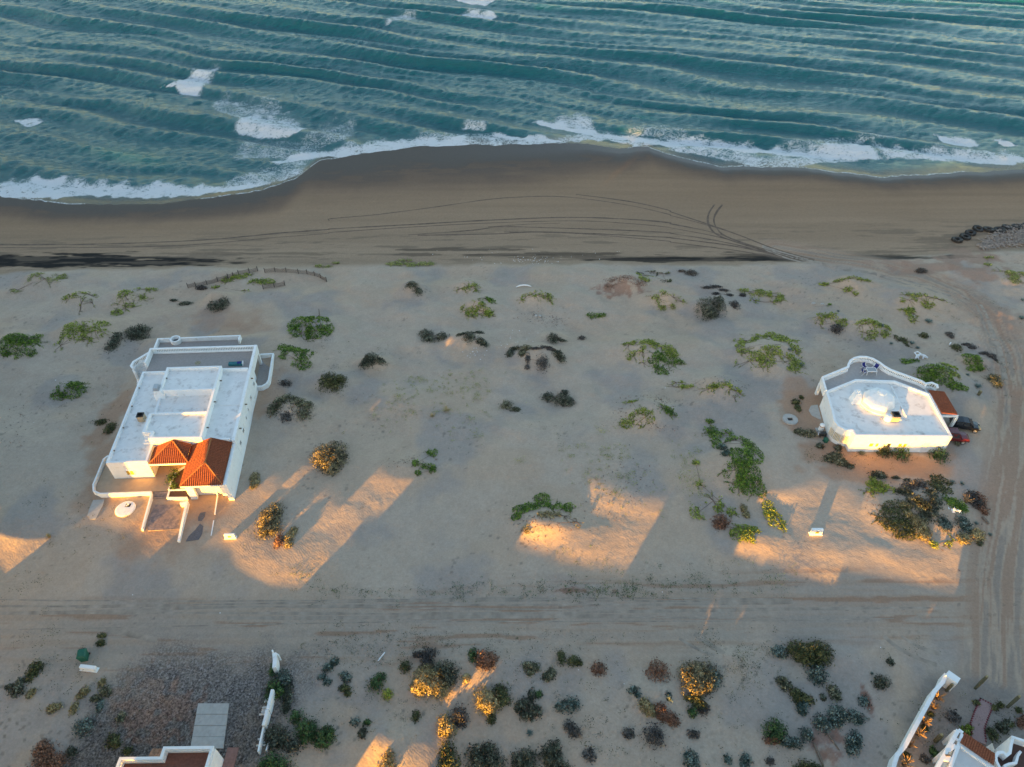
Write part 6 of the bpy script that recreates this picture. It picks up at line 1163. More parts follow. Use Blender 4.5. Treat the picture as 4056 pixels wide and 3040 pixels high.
# --- shrubs on the dunes
for row in [
 ('narrow dark bush, left one of the pair above the long house', [(452, 1365, 22, 26), (466, 1335, 18, 20)], 'dark', .9),
 ('broad dark green bush, right one of the pair above the long house', [(535, 1320, 34, 26), (570, 1305, 30, 16), (560, 1330, 30, 18)], 'dark', .8),
 ('black-green cushion bush below the foot of the long sand fence', [(850, 1190, 32, 14), (885, 1188, 22, 14)], 'dark', .7),
 ('small dark bush left of the black-green cushion, under the fence', [(737, 1203, 26, 8), (690, 1190, 14, 4)], 'dark', .6),
 ('little dark bush at the foot of the long sand fence', [(800, 1140, 22, 7)], 'dead', .6),
 ('brown-green bush against the left wall of the long house', [(440, 1695, 24, 22), (405, 1672, 26, 12)], 'olive', .6),
 ('dark bush on a small mound at the beach edge, middle left', [(1630, 1124, 26, 8), (1655, 1136, 18, 8)], 'dark', .7),
 ('dark grey-green double bush, left of the spidery bush', [(1690, 1325, 28, 18), (1750, 1333, 26, 12), (1700, 1345, 26, 12)], 'dark', .75),
 ('spidery dark bush with three arms in the middle of the dunes', [(1828, 1325, 20, 6), (1860, 1330, 26, 16), (1895, 1318, 22, 6), (1905, 1350, 22, 10), (1920, 1362, 18, 8)], 'dark', .6),
 ('arched black bush like an eyebrow, middle left', [(1445, 1440, 20, 12), (1475, 1415, 36, 14), (1510, 1428, 22, 8), (1460, 1425, 26, 16)], 'dark', .75),
 ('olive-topped round bush on a mound, right of the long house roof', [(1290, 1510, 30, 24), (1325, 1500, 36, 22), (1355, 1500, 22, 14), (1330, 1525, 26, 14)], 'olive', .85),
 ('large horseshoe grey-green bush beside the long house', [(1085, 1620, 26, 18), (1110, 1592, 32, 18), (1145, 1580, 36, 18), (1185, 1592, 36, 20), (1220, 1605, 24, 18), (1205, 1640, 30, 18)], 'sage', .75),
 ('small grey dry bush between the side yard and the horseshoe bush', [(1133, 1518, 22, 12)], 'grey', .6),
 ('faint grey twiggy bush inside the horseshoe bush', [(1135, 1650, 24, 18)], 'grey', .3),
 ('small round green bush at the centre of the sand', [(2005, 1605, 24, 18), (2040, 1622, 20, 10)], 'sage', .7),
 ('dense dark green double bush right of centre', [(2170, 1572, 28, 16), (2225, 1580, 34, 22), (2250, 1590, 24, 18), (2235, 1555, 16, 10)], 'dark', .8),
 ('small dark bush with a trailing branch above the arched mound', [(2190, 1338, 24, 14), (2225, 1348, 20, 4)], 'dark', .7),
 ('tiny brown bush right of the trailing-branch bush', [(2303, 1340, 14, 8)], 'grey', .7),
 ('left dark clump on the rim of the arched mound', [(2020, 1400, 16, 14), (2040, 1380, 22, 7)], 'dark', .7),
 ('green-topped clump hanging over the middle of the arched mound', [(2080, 1378, 26, 10), (2068, 1396, 16, 12)], 'sage', .7),
 ('black ribbon of branches along the right rim of the arched mound', [(2125, 1380, 26, 4), (2165, 1376, 26, 5), (2185, 1385, 22, 5)], 'dead', .6),
 ('right dark clump at the foot of the arched mound', [(2210, 1400, 22, 14), (2222, 1418, 18, 12)], 'dark', .8),
 ('brown dead bush on the front of the arched mound', [(2148, 1435, 24, 22), (2090, 1422, 10, 14), (2088, 1455, 10, 8)], 'grey', .6),
 ('tall round dark bush with two lobes, right of the middle dunes', [(2795, 1212, 36, 32), (2845, 1198, 26, 26), (2820, 1240, 24, 14)], 'dark', 1.0),
 ('small black bush at the right foot of the tall round bush', [(2908, 1206, 20, 12)], 'dead', .8),
 ('curved black dead branches above the tall round bush', [(2805, 1140, 24, 4), (2835, 1136, 24, 4), (2865, 1150, 22, 4), (2890, 1170, 14, 5), (2835, 1165, 14, 5)], 'dead', .5),
 ('reddish dead heap with a grey centre near the beach edge', [(2430, 1108, 40, 12), (2480, 1100, 40, 10), (2530, 1120, 40, 12), (2410, 1135, 26, 10)], 'rust', .22),
 ('small grey bush at the beach edge, right of the stringy vine', [(2735, 1084, 24, 10), (2700, 1075, 16, 4)], 'grey', .7),
 ('black dead bush under the arched vine at right', [(3310, 1303, 24, 15)], 'dead', .8),
 ('dark low bush on the reddish bank by the beach', [(3645, 1074, 22, 9)], 'dead', .6),
 ('black tuft left of the sparse spreading vine', [(2940, 1170, 12, 6)], 'dead', .7),
 ('brown bush alone on the sand inside the track bend', [(3653, 1331, 19, 11)], 'olive', .8),
 ('small brown arched bush near the track bend', [(3757, 1325, 14, 9), (3768, 1335, 8, 6)], 'grey', .6),
 ('grey-brown bush under the thin standing white stick', [(3785, 1377, 20, 13)], 'olive', .7),
 ('dark dead branch arching right from the grey-brown bush', [(3825, 1366, 20, 5), (3850, 1377, 16, 7)], 'dead', .5),
 ('second dark arching branch near the right track', [(3895, 1400, 20, 5), (3925, 1410, 18, 8), (3940, 1425, 8, 10)], 'dead', .5),
 ('brown bush with yellow tips at the edge of the right track', [(3930, 1500, 26, 18), (3945, 1520, 20, 12)], 'sage', .7),
 ('thin brown bush pair on reddish earth left of the domed house', [(3150, 1592, 16, 12), (3158, 1616, 12, 14), (3172, 1574, 8, 7)], 'olive', .7),
 ('wide pale bush below the round well cover', [(3165, 1710, 24, 12), (3200, 1715, 32, 15)], 'sage', .6),
 ('large oval bush at the lower left of the domed house', [(3292, 1815, 34, 16), (3325, 1826, 30, 16), (3308, 1800, 26, 12)], 'sage', .6),
 ('small dark bush right below the large oval bush', [(3362, 1845, 20, 10)], 'dark', .6),
 ('small dark bush near the green bin of the domed house', [(3245, 1765, 17, 10)], 'dark', .7),
 ('dark rounded bush at the round corner of the domed house', [(3317, 1772, 16, 11)], 'dark', .8),
 ('big rounded bush lit golden on its upper left, right of the long house', [(1290, 1795, 46, 42), (1330, 1785, 46, 40), (1310, 1830, 46, 32), (1345, 1815, 34, 34), (1318, 1855, 30, 20)], 'sunlit_sage', .95),
 ('tall oval olive bush on the sunlit sand below the long house', [(1075, 2040, 42, 40), (1095, 2020, 36, 34), (1062, 2080, 36, 38), (1090, 2085, 34, 30)], 'sunlit_sage', .95),
 ('reddish dry bush at the lower right of the tall oval bush', [(1108, 2140, 18, 26)], 'rust', .8),
 ('brown dry bush right of the reddish one, on the sunlit sand', [(1148, 2125, 20, 22), (1145, 2155, 16, 14), (1165, 2100, 16, 14)], 'gold', .7),
 ('sunlit dry bush strip beside the right wall of the long house', [(1010, 1890, 18, 20), (1016, 1912, 18, 18), (1002, 1925, 10, 12)], 'gold', .8),
 ('round blue-grey clump inside the dark vine belt', [(2858, 1770, 20, 14), (2872, 1795, 18, 14)], 'teal', .8),
 ('rusty round dry bush on the lit sand left of the vine belt', [(2855, 2060, 34, 26), (2848, 2075, 26, 18)], 'rust', .8),
 ('dry pale bush strip at the lower edge of the vine belt', [(2945, 2015, 14, 16), (2955, 2040, 14, 12)], 'gold', .7),
 ('dark bush at the upper left of the thicket', [(3470, 1878, 30, 15), (3490, 1886, 20, 10)], 'dark', .7),
 ('small dark row of plants at the top of the thicket', [(3545, 1892, 16, 6), (3590, 1902, 12, 6)], 'dark', .6),
 ('grey-brown bush at the top centre of the thicket', [(3600, 1920, 30, 20), (3640, 1915, 26, 20)], 'grey', .8),
 ('dark green bush left of centre in the thicket', [(3570, 1942, 30, 14), (3590, 1950, 20, 12)], 'dark', .7),
 ('black-green mass filling the middle of the thicket', [(3620, 1975, 34, 20), (3650, 2000, 40, 26), (3680, 2020, 36, 28), (3700, 1985, 30, 24), (3660, 2040, 24, 22), (3685, 1950, 30, 22)], 'dark', .6),
 ('golden-lit round bush at the lower left of the thicket', [(3640, 2085, 32, 30), (3655, 2110, 28, 26), (3620, 2055, 20, 20), (3595, 2035, 18, 14)], 'gold', .9),
 ('pale sunlit dry tuft at the left of the thicket', [(3580, 1998, 22, 12), (3600, 2003, 14, 10)], 'gold', .6),
 ('teal bush at the lower right of the thicket', [(3810, 2065, 30, 30), (3825, 2090, 20, 18)], 'teal', .7),
 ('dark teal bush below the middle of the thicket', [(3735, 2065, 26, 22), (3745, 2085, 22, 16)], 'teal', .6),
 ('tall dry brown bush on the right side of the thicket', [(3845, 1960, 26, 22), (3860, 1990, 26, 24), (3835, 1975, 20, 20)], 'dead', .8),
 ('orange-lit dry bush at the far right of the thicket', [(3875, 1972, 24, 26), (3885, 2010, 20, 22), (3900, 2030, 10, 10)], 'rust', .8),
 ('round golden dry bush at the bottom right of the thicket', [(3820, 2128, 20, 20), (3800, 2130, 14, 18)], 'gold', .9),
 ('bright yellow bush at the bottom right corner of the thicket', [(3862, 2112, 28, 24), (3875, 2125, 18, 14)], 'straw', .8),
 ('small pale bush under the bright yellow bush', [(3878, 2152, 14, 8)], 'sage', .7),
 ('yellow-topped bush against the front wall of the domed house', [(3480, 1775, 30, 26), (3500, 1780, 26, 22)], 'olive', 1.0),
 ('dark round bush against the middle of the domed house front', [(3560, 1790, 32, 28)], 'green', 1.0),
 ('dark round bush at the right corner of the domed house front', [(3707, 1795, 34, 28)], 'green', 1.0),
 ('clipped dark hedge filling the planter of the long house entrance', [(700, 1925, 20, 18), (690, 1895, 22, 20), (705, 1875, 20, 16)], 'green', 1.7)]:
    bush(row[0], row[1], row[2], row[3], group=SG, dens=.16 if 'reddish dead heap' in row[0] else 1.0, grow=1.10)
# --- shrubs of the plot below the road
for row in [
 ('dark green oval bush, upper of the left edge pair, lower left plot', [(150, 2638, 26, 22), (130, 2668, 20, 20)], 'olive', .7),
 ('dark bush below the oval pair at the far left, lower left plot', [(76, 2728, 26, 22), (82, 2700, 16, 16)], 'dark', .7),
 ('small dark bush farthest left in the lower left plot', [(42, 2716, 12, 10)], 'dark', .7),
 ('yellowish small bush right of the far left dark bush', [(127, 2742, 14, 16)], 'gold', .7),
 ('golden small bush left of the gravel yard edge', [(338, 2735, 16, 16), (318, 2755, 12, 10)], 'gold', .8),
 ('small yellow bush nearest below the white slanting block', [(407, 2702, 12, 14)], 'gold', .8),
 ('brown-topped bush beside the gravel yard edge', [(424, 2735, 22, 18)], 'sage', .8),
 ('grey-green low bush left of the brown-topped bush', [(384, 2762, 18, 12)], 'sage', .6),
 ('orange-lit bush on the small sunlit streak, lower left', [(222, 2798, 24, 14), (210, 2808, 16, 12)], 'gold', .7),
 ('rusty upright bush right of the sunlit streak', [(298, 2802, 14, 20)], 'gold', .8),
 ('grey clump between the rusty upright bush and the gravel', [(399, 2796, 12, 20)], 'teal', .6),
 ('round dark grey bush in the lower left plot', [(342, 2868, 32, 28)], 'teal', .8),
 ('yellow-green bush at the upper gravel edge', [(483, 2838, 15, 16)], 'sage', .8),
 ('yellow-lit bush on the gravel left of the drive', [(452, 2925, 22, 22), (462, 2940, 18, 14)], 'olive', .8),
 ('wide reddish dry bush at the bottom left', [(190, 2990, 44, 44), (230, 3010, 36, 30), (170, 2960, 24, 26)], 'rust', .7),
 ('small dark bush right of the reddish dry bush', [(290, 2972, 18, 16)], 'dark', .7),
 ('little yellow bush beside the roof-terrace house wall', [(511, 2968, 20, 12)], 'olive', .7),
 ('small tuft pair by the road above the gravel yard', [(407, 2517, 14, 7), (403, 2545, 14, 10)], 'olive', .6),
 ('grey-green bush over the upper part of the white board wall', [(1125, 2672, 28, 24), (1135, 2690, 22, 18)], 'teal', .9),
 ('dark green bush on the left of the white board wall', [(1090, 2712, 28, 26), (1105, 2735, 24, 20), (1075, 2750, 20, 22)], 'green', .9),
 ('small dark bush at the top of the white board wall', [(1082, 2650, 12, 22)], 'green', .7),
 ('dark low bush in the shade right of the white board wall', [(1140, 2745, 18, 40), (1136, 2795, 16, 26)], 'dark', .5),
 ('bright-tipped round bush, upper of the dark trio near the board wall', [(1175, 2830, 22, 22)], 'green', .9),
 ('large dark green bush in the middle of the trio near the board wall', [(1210, 2870, 34, 34), (1225, 2900, 32, 30), (1240, 2880, 22, 26)], 'green', .9),
 ('round dark bush, right of the trio near the board wall', [(1295, 2900, 34, 26), (1285, 2930, 30, 20), (1300, 2885, 20, 16)], 'green', .9),
 ('black-green spreading bush against the lower board wall', [(1095, 2895, 36, 30), (1125, 2920, 34, 30), (1090, 2930, 30, 30), (1165, 2945, 30, 24)], 'dark', .7),
 ('big green round bush at the bottom edge beside the board wall', [(1085, 3000, 40, 30), (1120, 3020, 44, 30), (1060, 3025, 34, 24)], 'green', .9),
 ('blue-green low bush alone, upper left of the shrub plot', [(1300, 2640, 18, 16), (1325, 2620, 16, 12)], 'teal', .6),
 ('dark green oval bush left of the big golden bush', [(1490, 2702, 28, 26), (1510, 2680, 18, 16)], 'green', .7),
 ('small dark bush just left of the big golden bush', [(1606, 2636, 20, 18)], 'olive', .8),
 ('bright yellow-green tuft bush below the dark oval bush', [(1537, 2744, 18, 16)], 'vine', .8),
 ('small teal bush with thin stems, left part of the shrub plot', [(1376, 2685, 16, 12), (1362, 2670, 14, 8)], 'teal', .6),
 ('olive bush below the thin-stemmed teal bush', [(1365, 2722, 20, 12), (1378, 2745, 12, 10)], 'olive', .6),
 ('grey pair of low bushes left of the thin-stemmed teal bush', [(1278, 2680, 14, 10), (1298, 2700, 16, 10)], 'teal', .5),
 ('small teal bush above the large sunlit patch, left one', [(1408, 2856, 16, 13)], 'teal', .7),
 ('small green bush above the large sunlit patch, right one', [(1455, 2860, 13, 11)], 'green', .7),
 ('dark upright bush at the left edge of the sunlit patch', [(1437, 2900, 14, 20)], 'dark', .8),
 ('small dark bush with an orange foot, right of the sunlit patch top', [(1648, 2836, 15, 20)], 'olive', .8),
 ('tall orange-lit bush standing in the sunlit patch at the bottom edge', [(1540, 3000, 20, 30), (1530, 3030, 34, 20)], 'gold', 1.0),
 ('black dry bush behind the big golden bush', [(1700, 2585, 26, 24), (1655, 2590, 18, 10), (1690, 2620, 20, 18)], 'dead', .7),
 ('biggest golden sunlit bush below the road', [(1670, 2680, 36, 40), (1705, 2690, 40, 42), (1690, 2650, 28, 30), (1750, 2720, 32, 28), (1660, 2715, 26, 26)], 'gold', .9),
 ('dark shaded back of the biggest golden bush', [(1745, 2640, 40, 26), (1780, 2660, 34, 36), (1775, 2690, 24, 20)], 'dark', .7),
 ('round reddish sunlit bush just below the road', [(1915, 2598, 34, 28), (1930, 2612, 30, 24), (1945, 2600, 22, 22)], 'rust', .9),
 ('small green bush touching the left of the round reddish bush', [(1874, 2590, 17, 24)], 'green', .9),
 ('small yellow bush on the lit streak between golden bushes', [(1846, 2682, 14, 14)], 'straw', .8),
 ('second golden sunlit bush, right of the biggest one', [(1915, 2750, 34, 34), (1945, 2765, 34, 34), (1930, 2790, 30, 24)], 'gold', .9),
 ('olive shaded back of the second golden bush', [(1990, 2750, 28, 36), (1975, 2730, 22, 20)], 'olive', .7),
 ('small olive bush with dry stalks below the second golden bush', [(1945, 2842, 16, 18)], 'olive', .7),
 ('square golden bush, third lit bush below the biggest one', [(1765, 2850, 24, 26), (1780, 2880, 26, 24), (1755, 2885, 18, 20)], 'gold', .9),
 ('dark grey bush behind the square golden bush', [(1820, 2825, 28, 30), (1830, 2850, 22, 18)], 'dead', .8),
 ('dark ring-shaped bush with a grey centre, mid shrub plot', [(2075, 2785, 26, 24), (2105, 2750, 14, 20), (2120, 2810, 24, 24), (2085, 2830, 26, 16), (2060, 2800, 18, 20)], 'dark', .7),
 ('tiny green bush at the top right of the dark ring-shaped bush', [(2135, 2748, 12, 11)], 'green', .8),
 ('oval bush half green half teal, mid shrub plot', [(2225, 2792, 24, 18), (2262, 2782, 30, 24)], 'teal', .7),
 ('brown-grey ragged bush below the half teal bush', [(2255, 2870, 20, 20), (2275, 2890, 24, 18)], 'grey', .7),
 ('dark bush with yellow tips at the bottom, left of two black bushes', [(1770, 2965, 28, 34), (1785, 3000, 36, 36), (1765, 3025, 30, 24)], 'olive', .9),
 ('large black-green bush at the bottom edge, middle', [(1890, 2970, 38, 30), (1935, 2960, 34, 26), (1905, 3010, 50, 34), (1960, 3010, 36, 30)], 'dark', .8),
 ('black-green bush at the bottom edge right of the large one', [(2055, 3000, 34, 28), (2090, 2985, 30, 26), (2080, 3025, 40, 20)], 'dark', .8),
 ('round dark bush above the bottom edge, right of the black pair', [(2175, 2970, 36, 32), (2195, 2950, 26, 24), (2195, 3000, 36, 24), (2215, 3030, 40, 16)], 'dark', .9),
 ('loose pale green bush near the road, mid plot', [(2090, 2632, 22, 12), (2115, 2640, 22, 16), (2098, 2660, 14, 10)], 'sage', .6),
 ('twiggy pale bush below the loose pale green bush', [(2170, 2678, 22, 14), (2185, 2660, 14, 14)], 'sage', .5),
 ('upright dark bush below the road, mid right', [(2222, 2600, 16, 22)], 'olive', .9),
 ('dark olive oval bush right of the upright dark bush', [(2272, 2612, 22, 18), (2290, 2622, 14, 10)], 'olive', .8),
 ('faint reddish dry bush right of the dark olive oval', [(2370, 2645, 24, 22)], 'rust', .5),
 ('faint brown twiggy bush near the bottom, mid right', [(2335, 2985, 22, 22)], 'grey', .5),
 ('small faint dry bush at the right of the mid plot', [(2488, 2900, 20, 16)], 'grey', .5),
 ('big dark olive thicket at the road edge, right half', [(3140, 2560, 36, 30), (3180, 2570, 40, 32), (3225, 2560, 44, 34), (3250, 2585, 34, 30), (3205, 2600, 40, 24)], 'olive', .9),
 ('teal bush at the left foot of the big olive thicket', [(3080, 2575, 26, 18), (3095, 2590, 18, 12)], 'teal', .6),
 ('round rusty dry bush right of the road-edge sand', [(2602, 2645, 38, 34)], 'rust', .8),
 ('largest round bush with an orange-lit middle, right half of the plot', [(2730, 2650, 44, 36), (2770, 2640, 46, 36), (2745, 2700, 46, 36), (2785, 2690, 36, 34), (2755, 2670, 40, 40)], 'sunlit_sage', 1.0),
 ('grey-green bush leaning on the right of the largest round bush', [(2825, 2670, 26, 34), (2815, 2700, 22, 18)], 'teal', .8),
 ('brown bush tail below the largest round bush', [(2755, 2765, 22, 18), (2775, 2785, 22, 18), (2730, 2760, 18, 12)], 'olive', .8),
 ('dark ball bush at the end of the brown tail', [(2740, 2815, 16, 18)], 'green', .8),
 ('grey-black bush right of the dark ball bush', [(2785, 2802, 20, 18)], 'dead', .7),
 ('teal spiky bush left of the yellow and red dry strip', [(2505, 2728, 18, 13), (2525, 2748, 12, 10)], 'teal', .7),
 ('yellow-brown dry bush, left end of the dry strip', [(2560, 2790, 24, 20), (2575, 2808, 22, 18), (2545, 2775, 14, 12)], 'gold', .7),
 ('reddish dry bush, right end of the dry strip', [(2615, 2800, 24, 16), (2640, 2830, 26, 18), (2665, 2850, 20, 18), (2620, 2830, 20, 14)], 'rust', .6),
 ('round charcoal bush below the dry strip', [(2592, 2898, 36, 32)], 'dead', .8),
 ('small grey bush below the round charcoal bush, left', [(2487, 2902, 18, 12)], 'grey', .5),
 ('faint olive bush right of the round charcoal bush', [(2746, 2902, 20, 14)], 'grey', .6),
 ('small teal bush between the dry strip and the largest bush', [(2648, 2757, 11, 14)], 'teal', .7),
 ('oval teal bush near the bottom, right of the charcoal bush', [(2728, 2990, 26, 24), (2740, 3015, 24, 22)], 'teal', .8),
 ('dense round dark bush under the big olive thicket', [(3225, 2655, 36, 26), (3235, 2680, 22, 22)], 'teal', .9),
 ('top bush of the diagonal teal row', [(3095, 2690, 22, 14), (3110, 2710, 22, 18)], 'sage', .7),
 ('middle bush of the diagonal teal row', [(3150, 2740, 26, 18), (3165, 2760, 28, 18), (3190, 2765, 26, 18)], 'olive', .7),
 ('bottom bush of the diagonal teal row', [(3170, 2800, 20, 20), (3180, 2780, 24, 14), (3178, 2820, 12, 10)], 'teal', .7),
 ('round green bush, left of the lower right shrub group', [(3060, 2865, 38, 28), (3062, 2895, 34, 24)], 'green', 1.0),
 ('brown low bush under the round green bush', [(3050, 2930, 24, 12), (3070, 2925, 18, 12)], 'rust', .6),
 ('wide teal bush right of the brown low bush', [(3110, 2930, 22, 18), (3145, 2935, 24, 20)], 'teal', .7),
 ('small round teal bush above the wide teal bush', [(3189, 2902, 23, 21)], 'teal', .9),
 ('left bush of the large teal cluster', [(3250, 2855, 32, 26)], 'teal', .8),
 ('middle bush of the large teal cluster', [(3310, 2815, 34, 26), (3305, 2850, 24, 22)], 'teal', .8),
 ('right bush of the large teal cluster', [(3375, 2828, 34, 20), (3390, 2845, 20, 18)], 'teal', .8),
 ('brown-tipped bush above the large teal cluster', [(3295, 2730, 20, 22), (3305, 2750, 20, 18)], 'sage', .8),
 ('tiny bush left of the brown-tipped bush', [(3258, 2760, 9, 12)], 'dark', .8),
 ('small dark bush alone, left of the white boundary wall', [(3485, 2690, 28, 22), (3478, 2705, 18, 14)], 'dark', .8),
 ('small teal bush beside the twin brown ruts', [(3418, 2772, 18, 20)], 'teal', .8),
 ('dark teal upright bush at the bottom, left of the white wall', [(3375, 2925, 26, 24), (3370, 2955, 24, 24), (3390, 2910, 16, 18)], 'teal', .8),
 ('tiny dark bush on the sand right of the olive thicket', [(3523, 2619, 13, 10)], 'dark', .7),
 ('dark green bush at the bottom edge near the rotten log', [(3180, 3025, 34, 20), (3220, 3035, 26, 14)], 'olive', .8),
 ('small teal bush at the bottom edge, left of three', [(2881, 3005, 15, 14)], 'teal', .7),
 ('small teal bush at the bottom edge, middle of three', [(2953, 3000, 20, 18), (2945, 3030, 14, 12)], 'teal', .7),
 ('small grey bush at the bottom edge, right of three', [(3048, 3012, 14, 12)], 'grey', .6),
 ('brown dry bush on the grey garden beside the pink path', [(3770, 2835, 26, 20)], 'grey', .4),
 ('dark bush cluster right of the pink path', [(3960, 2875, 22, 18), (3985, 2860, 16, 12), (3970, 2890, 14, 10)], 'dark', .6),
 ('olive bush by the top of the villa tile strip', [(3820, 2895, 18, 16), (3835, 2880, 12, 10)], 'vine', .6),
 ('dark bush right of the pink path bottom', [(3925, 2905, 20, 20)], 'olive', .6),
 ('reddish bush cut by the right picture edge in the villa garden', [(4040, 2860, 20, 16), (4056, 2848, 14, 16)], 'rust', .6),
 ('small dark bush left of the villa pergola', [(3705, 2990, 14, 24), (3690, 2975, 10, 12)], 'green', .6),
 ('grey twiggy bush inside the white boundary wall', [(3660, 3005, 16, 14)], 'grey', .5)]:
    bush(row[0], row[1], row[2], row[3], group=BG)
# --- blue-green clumps
for px, py, r, lb in [(3488, 1292, 19, 'blue-green clump set in the flat vine mat above the domed house'), (3677, 1276, 21, 'round blue-green clump inside the track bend'), (3529, 1363, 11, 'tiny blue-green clump left of the thin vine trail'), (3612, 1362, 16, 'blue-green clump on the thin vine trail'), (3633, 1380, 12, 'small blue-green clump at the lower end of the vine trail'), (3872, 1533, 20, 'blue-green clump at the right foot of the terrace sprawl'), (3832, 1487, 12, 'small blue-green clump under the small bright vine'), (3172, 1448, 16, 'blue-green clump on the lower right of the very wide vine ring'), (3128, 1388, 12, 'blue-green clump on the right side of the very wide vine ring'), (3320, 1233, 9, 'tiny grey-green clump above the arched vine'), (4045, 1262, 18, 'blue-green clump at the right picture edge above the track'), (4050, 1190, 12, 'faint blue-green clump at the right edge below the corner vine'), (2895, 1780, 9, 'tiny blue-green clump right of the round blue-grey clump'), (3810, 1918, 14, 'blue-green clump at the upper right of the thicket'), (3770, 1912, 16, 'blue-green clump beside the olive dome of the thicket'), (3865, 2075, 13, 'blue-green clump left of the short brown log'), (3920, 2120, 13, 'blue-green clump right of the bright yellow bush'), (3452, 2670, 10, 'tiny blue-green clump left of the small dark bush')]:
    rosette(lb, px, py, r, 'teal', 22, .2, .7, 'succulent', 'succulent', TG)
for px, py, r, lb in [(2098, 2906, 20, 'spiky blue-green rosette alone near the bottom centre')]: rosette(lb, px, py, r, 'teal', 30, .12, .6)
rosette('pale spiky agave at the foot of the domed house front', 3412, 1797, 20, 'sage', 24, .13, .6)
for px, py, r, lb, p in [(1769, 1628, 20, 'bright yellow grass tuft in the middle of the sand', 'straw'), (1712, 1650, 14, 'pale yellow grass tuft left of the bright one', 'straw'), (3790, 1765, 20, 'dry grass tuft right of the domed house corner', 'sage'), (197, 2128, 16, 'sunlit dry tuft at the tip of the left sand patch', 'straw')]: tuft(lb, [(px, py, r)], p, .55)
# --- villa garden
for px, py, r, lb in [(3714, 2768, 26, 'topmost pale ocotillo along the white boundary wall'), (3695, 2805, 22, 'second ocotillo from the top along the white boundary wall'), (3660, 2862, 24, 'ocotillo halfway down the white boundary wall'), (3636, 2910, 30, 'dense ocotillo pair below the middle of the boundary wall'), (3600, 2955, 24, 'ocotillo above the small yellow bush by the boundary wall'), (3580, 3030, 32, 'bright orange-lit ocotillo at the bottom edge inside the boundary wall')]: ocotillo(lb, px, py, r, 20, 'ocotillos along the boundary wall')
ocotillo('bare sunlit ocotillo standing in the right of the thicket', 3825, 1990, 26, 18)
cactus('tall column cactus in the middle of the villa garden', 3862, 2728, 2.8, .14, 'column cacti of the villa garden'); cactus('tall column cactus right of the pink path', 3990, 2802, 2.6, .14, 'column cacti of the villa garden'); cactus('sunlit column cactus near the end pier of the boundary wall', 3748, 2738, 1.6, .13, 'column cacti of the villa garden'); cactus('stout sunlit column cactus left of the villa pergola', 3704, 2938, 1.7, .19, 'column cacti of the villa garden'); cactus('small column cactus on the sand beyond the carport', 3875, 1566, .9, .2)
for px, py, lb in [(3684, 2826, 'small dark bush between two ocotillos at the wall'), (3660, 2882, 'small yellow-green bush below the halfway ocotillo'), (3590, 2988, 'small yellow bush above the bottom ocotillo at the wall'), (3935, 2800, 'dark low bush at the top right of the pink path'), (3958, 2790, 'dark low bush right of the first one by the path top'), (4030, 2810, 'dark bush right of the second column cactus'), (4000, 2868, 'dark bush in a cluster at the far right of the villa garden'), (3865, 2782, 'tiny green bush left of the pink path top')]:
    bush(lb, [(px, py, 12, 9)], 'olive', .7, group='small bushes of the villa garden')
# --- seedlings and litter-sized plants: far too many to count
def seedlings(name, label, spots, pal, leaf, cat='seedlings'):
    rg = np.random.default_rng(77+len(spots)); L = Leaves()
    for (cx, cy, sx, sy, n, k) in spots:
        for i in range(n):
            px, py = rg.normal(cx, sx), rg.normal(cy, sy)
            x, y, _ = P(px, py, 0); z = G(x, y); s = rg.lognormal(-.1, .55); m = int(k*s*s)+3; c = np.stack([x+rg.normal(0, .12*s+.03, m), y+rg.normal(0, .12*s+.03, m), z+rg.uniform(.02, .15*s+.03, m)], 1); L.add(leaf_quads(c, leaf, pal, rg, .2, .2, .5))
    o = L.build(name); tag(o, label, cat, None, 'stuff')
seedlings('seedling_cover', 'small green seedlings sprinkled along the sandy roadside', [(1400, 2345, 150, 16, 50, 5), (1750, 2340, 140, 22, 55, 6), (2060, 2330, 150, 26, 45, 5), (2350, 2335, 110, 22, 85, 8), (2600, 2320, 130, 26, 55, 7), (2850, 2310, 120, 26, 35, 5), (3100, 2270, 60, 30, 14, 4), (2500, 2250, 120, 30, 18, 4), (1200, 2270, 60, 14, 22, 6), (1030, 2120, 40, 30, 20, 4), (2230, 2200, 60, 30, 12, 4), (2890, 2240, 80, 30, 12, 4)], 'green', .12)
seedlings('sparse_grass', 'thin pale grass scattered over the flat sand between the houses', [(1600, 1530, 60, 40, 26, 9), (1780, 1500, 90, 30, 40, 10), (1680, 1590, 110, 40, 45, 9), (1850, 1560, 80, 50, 30, 7), (1560, 1640, 60, 30, 18, 7), (1850, 1720, 70, 40, 18, 6), (2380, 1860, 90, 50, 28, 9), (2350, 1780, 90, 40, 20, 7), (2500, 1900, 90, 60, 22, 8), (2720, 1820, 60, 60, 22, 7), (2410, 1960, 90, 40, 16, 8), (2560, 2010, 60, 40, 10, 8), (2760, 1950, 50, 40, 16, 6)], 'pale', .14)
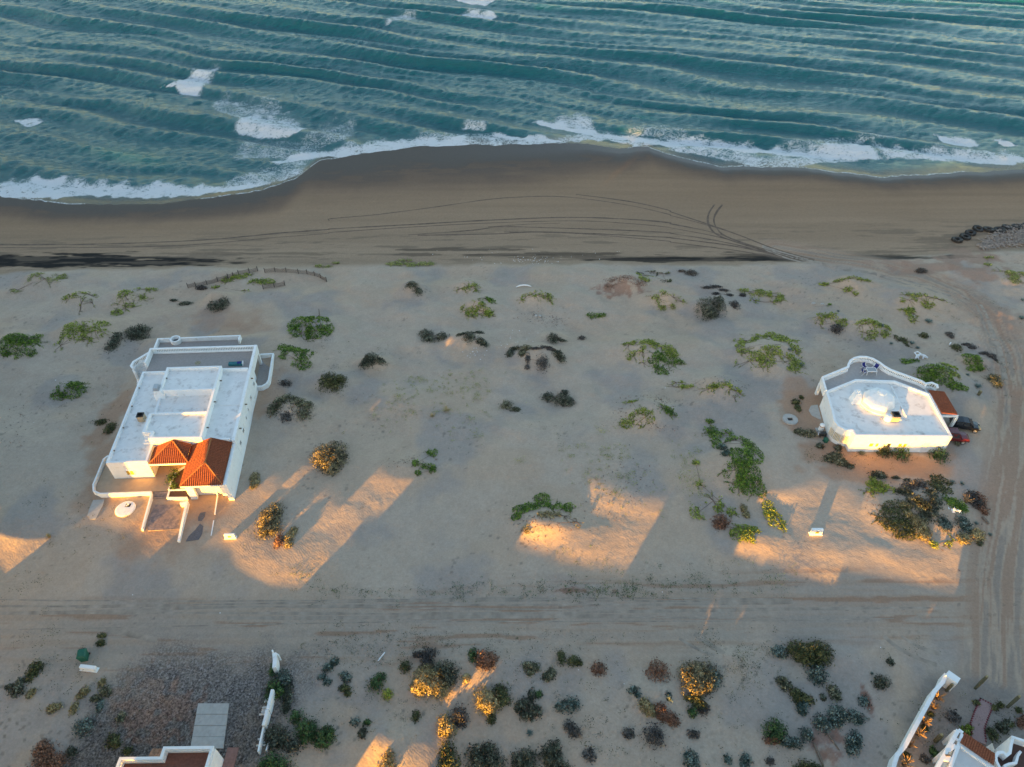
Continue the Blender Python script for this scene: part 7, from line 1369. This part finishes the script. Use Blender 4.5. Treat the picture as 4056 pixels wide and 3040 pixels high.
seedlings('weed_cover', 'tiny dark weeds dotted over the lower plot and the left sand', [(1350, 2560, 120, 60, 60, 5), (1500, 2560, 120, 50, 60, 4), (1700, 2540, 140, 40, 40, 4), (2050, 2560, 120, 40, 40, 4), (2300, 2600, 140, 60, 36, 4), (1450, 2800, 140, 80, 70, 4), (2000, 2700, 160, 80, 36, 4), (2450, 2900, 180, 90, 60, 4), (2950, 2640, 80, 60, 46, 6), (3000, 2560, 60, 30, 18, 5), (2900, 2900, 180, 100, 40, 4), (260, 2700, 130, 80, 60, 5), (150, 2560, 120, 60, 26, 4), (3600, 2560, 120, 50, 14, 3), (370, 2070, 60, 60, 30, 6), (250, 1950, 80, 50, 16, 4), (300, 1600, 90, 60, 30, 4), (420, 1580, 50, 70, 14, 4), (120, 2330, 80, 60, 18, 4), (1320, 1420, 100, 60, 30, 4), (1540, 1390, 60, 40, 16, 4), (1400, 1560, 60, 30, 14, 4), (600, 1450, 40, 30, 6, 4), (3300, 1480, 70, 40, 16, 4), (3480, 1480, 60, 30, 8, 4), (3330, 1190, 90, 60, 12, 4), (3800, 1250, 70, 60, 20, 5), (3900, 1450, 60, 90, 20, 5), (3990, 1350, 50, 120, 20, 6), (3720, 2880, 100, 80, 50, 5), (3980, 2860, 60, 60, 30, 6), (2150, 1700, 140, 60, 20, 3), (3420, 1830, 120, 20, 18, 5)], 'olive', .12)
rgd = np.random.default_rng(5)
L_ = Leaves()
for (cx, cy, sx, sy, n) in [(2160, 1230, 44, 14, 90), (2110, 1215, 30, 12, 60), (2050, 2060, 30, 30, 20), (2150, 2090, 60, 30, 120), (40, 1630, 40, 30, 40), (60, 1740, 30, 25, 30), (2620, 1610, 40, 30, 60), (2470, 1640, 20, 40, 50), (2560, 1580, 60, 6, 40), (2600, 1700, 40, 8, 40), (2860, 1530, 60, 12, 40), (1600, 1850, 60, 20, 60), (2470, 1900, 80, 50, 90), (2380, 2010, 50, 40, 50), (3520, 1990, 60, 40, 60), (3700, 2090, 90, 60, 90)]:
    for i in range(n):
        x, y, z = P(rgd.normal(cx, sx), rgd.normal(cy, sy), 0); z = G(x, y); c = np.array([[x, y, z+.05]]) ; L_.add(leaf_quads(c, .3, 'grey' if rgd.random() < .6 else 'rust', rgd, .6, .1, .25))
tag(L_.build('dead_leaf_litter'), 'grey and brown dead stalks lying on the plant mounds', 'plant litter', None, 'stuff')
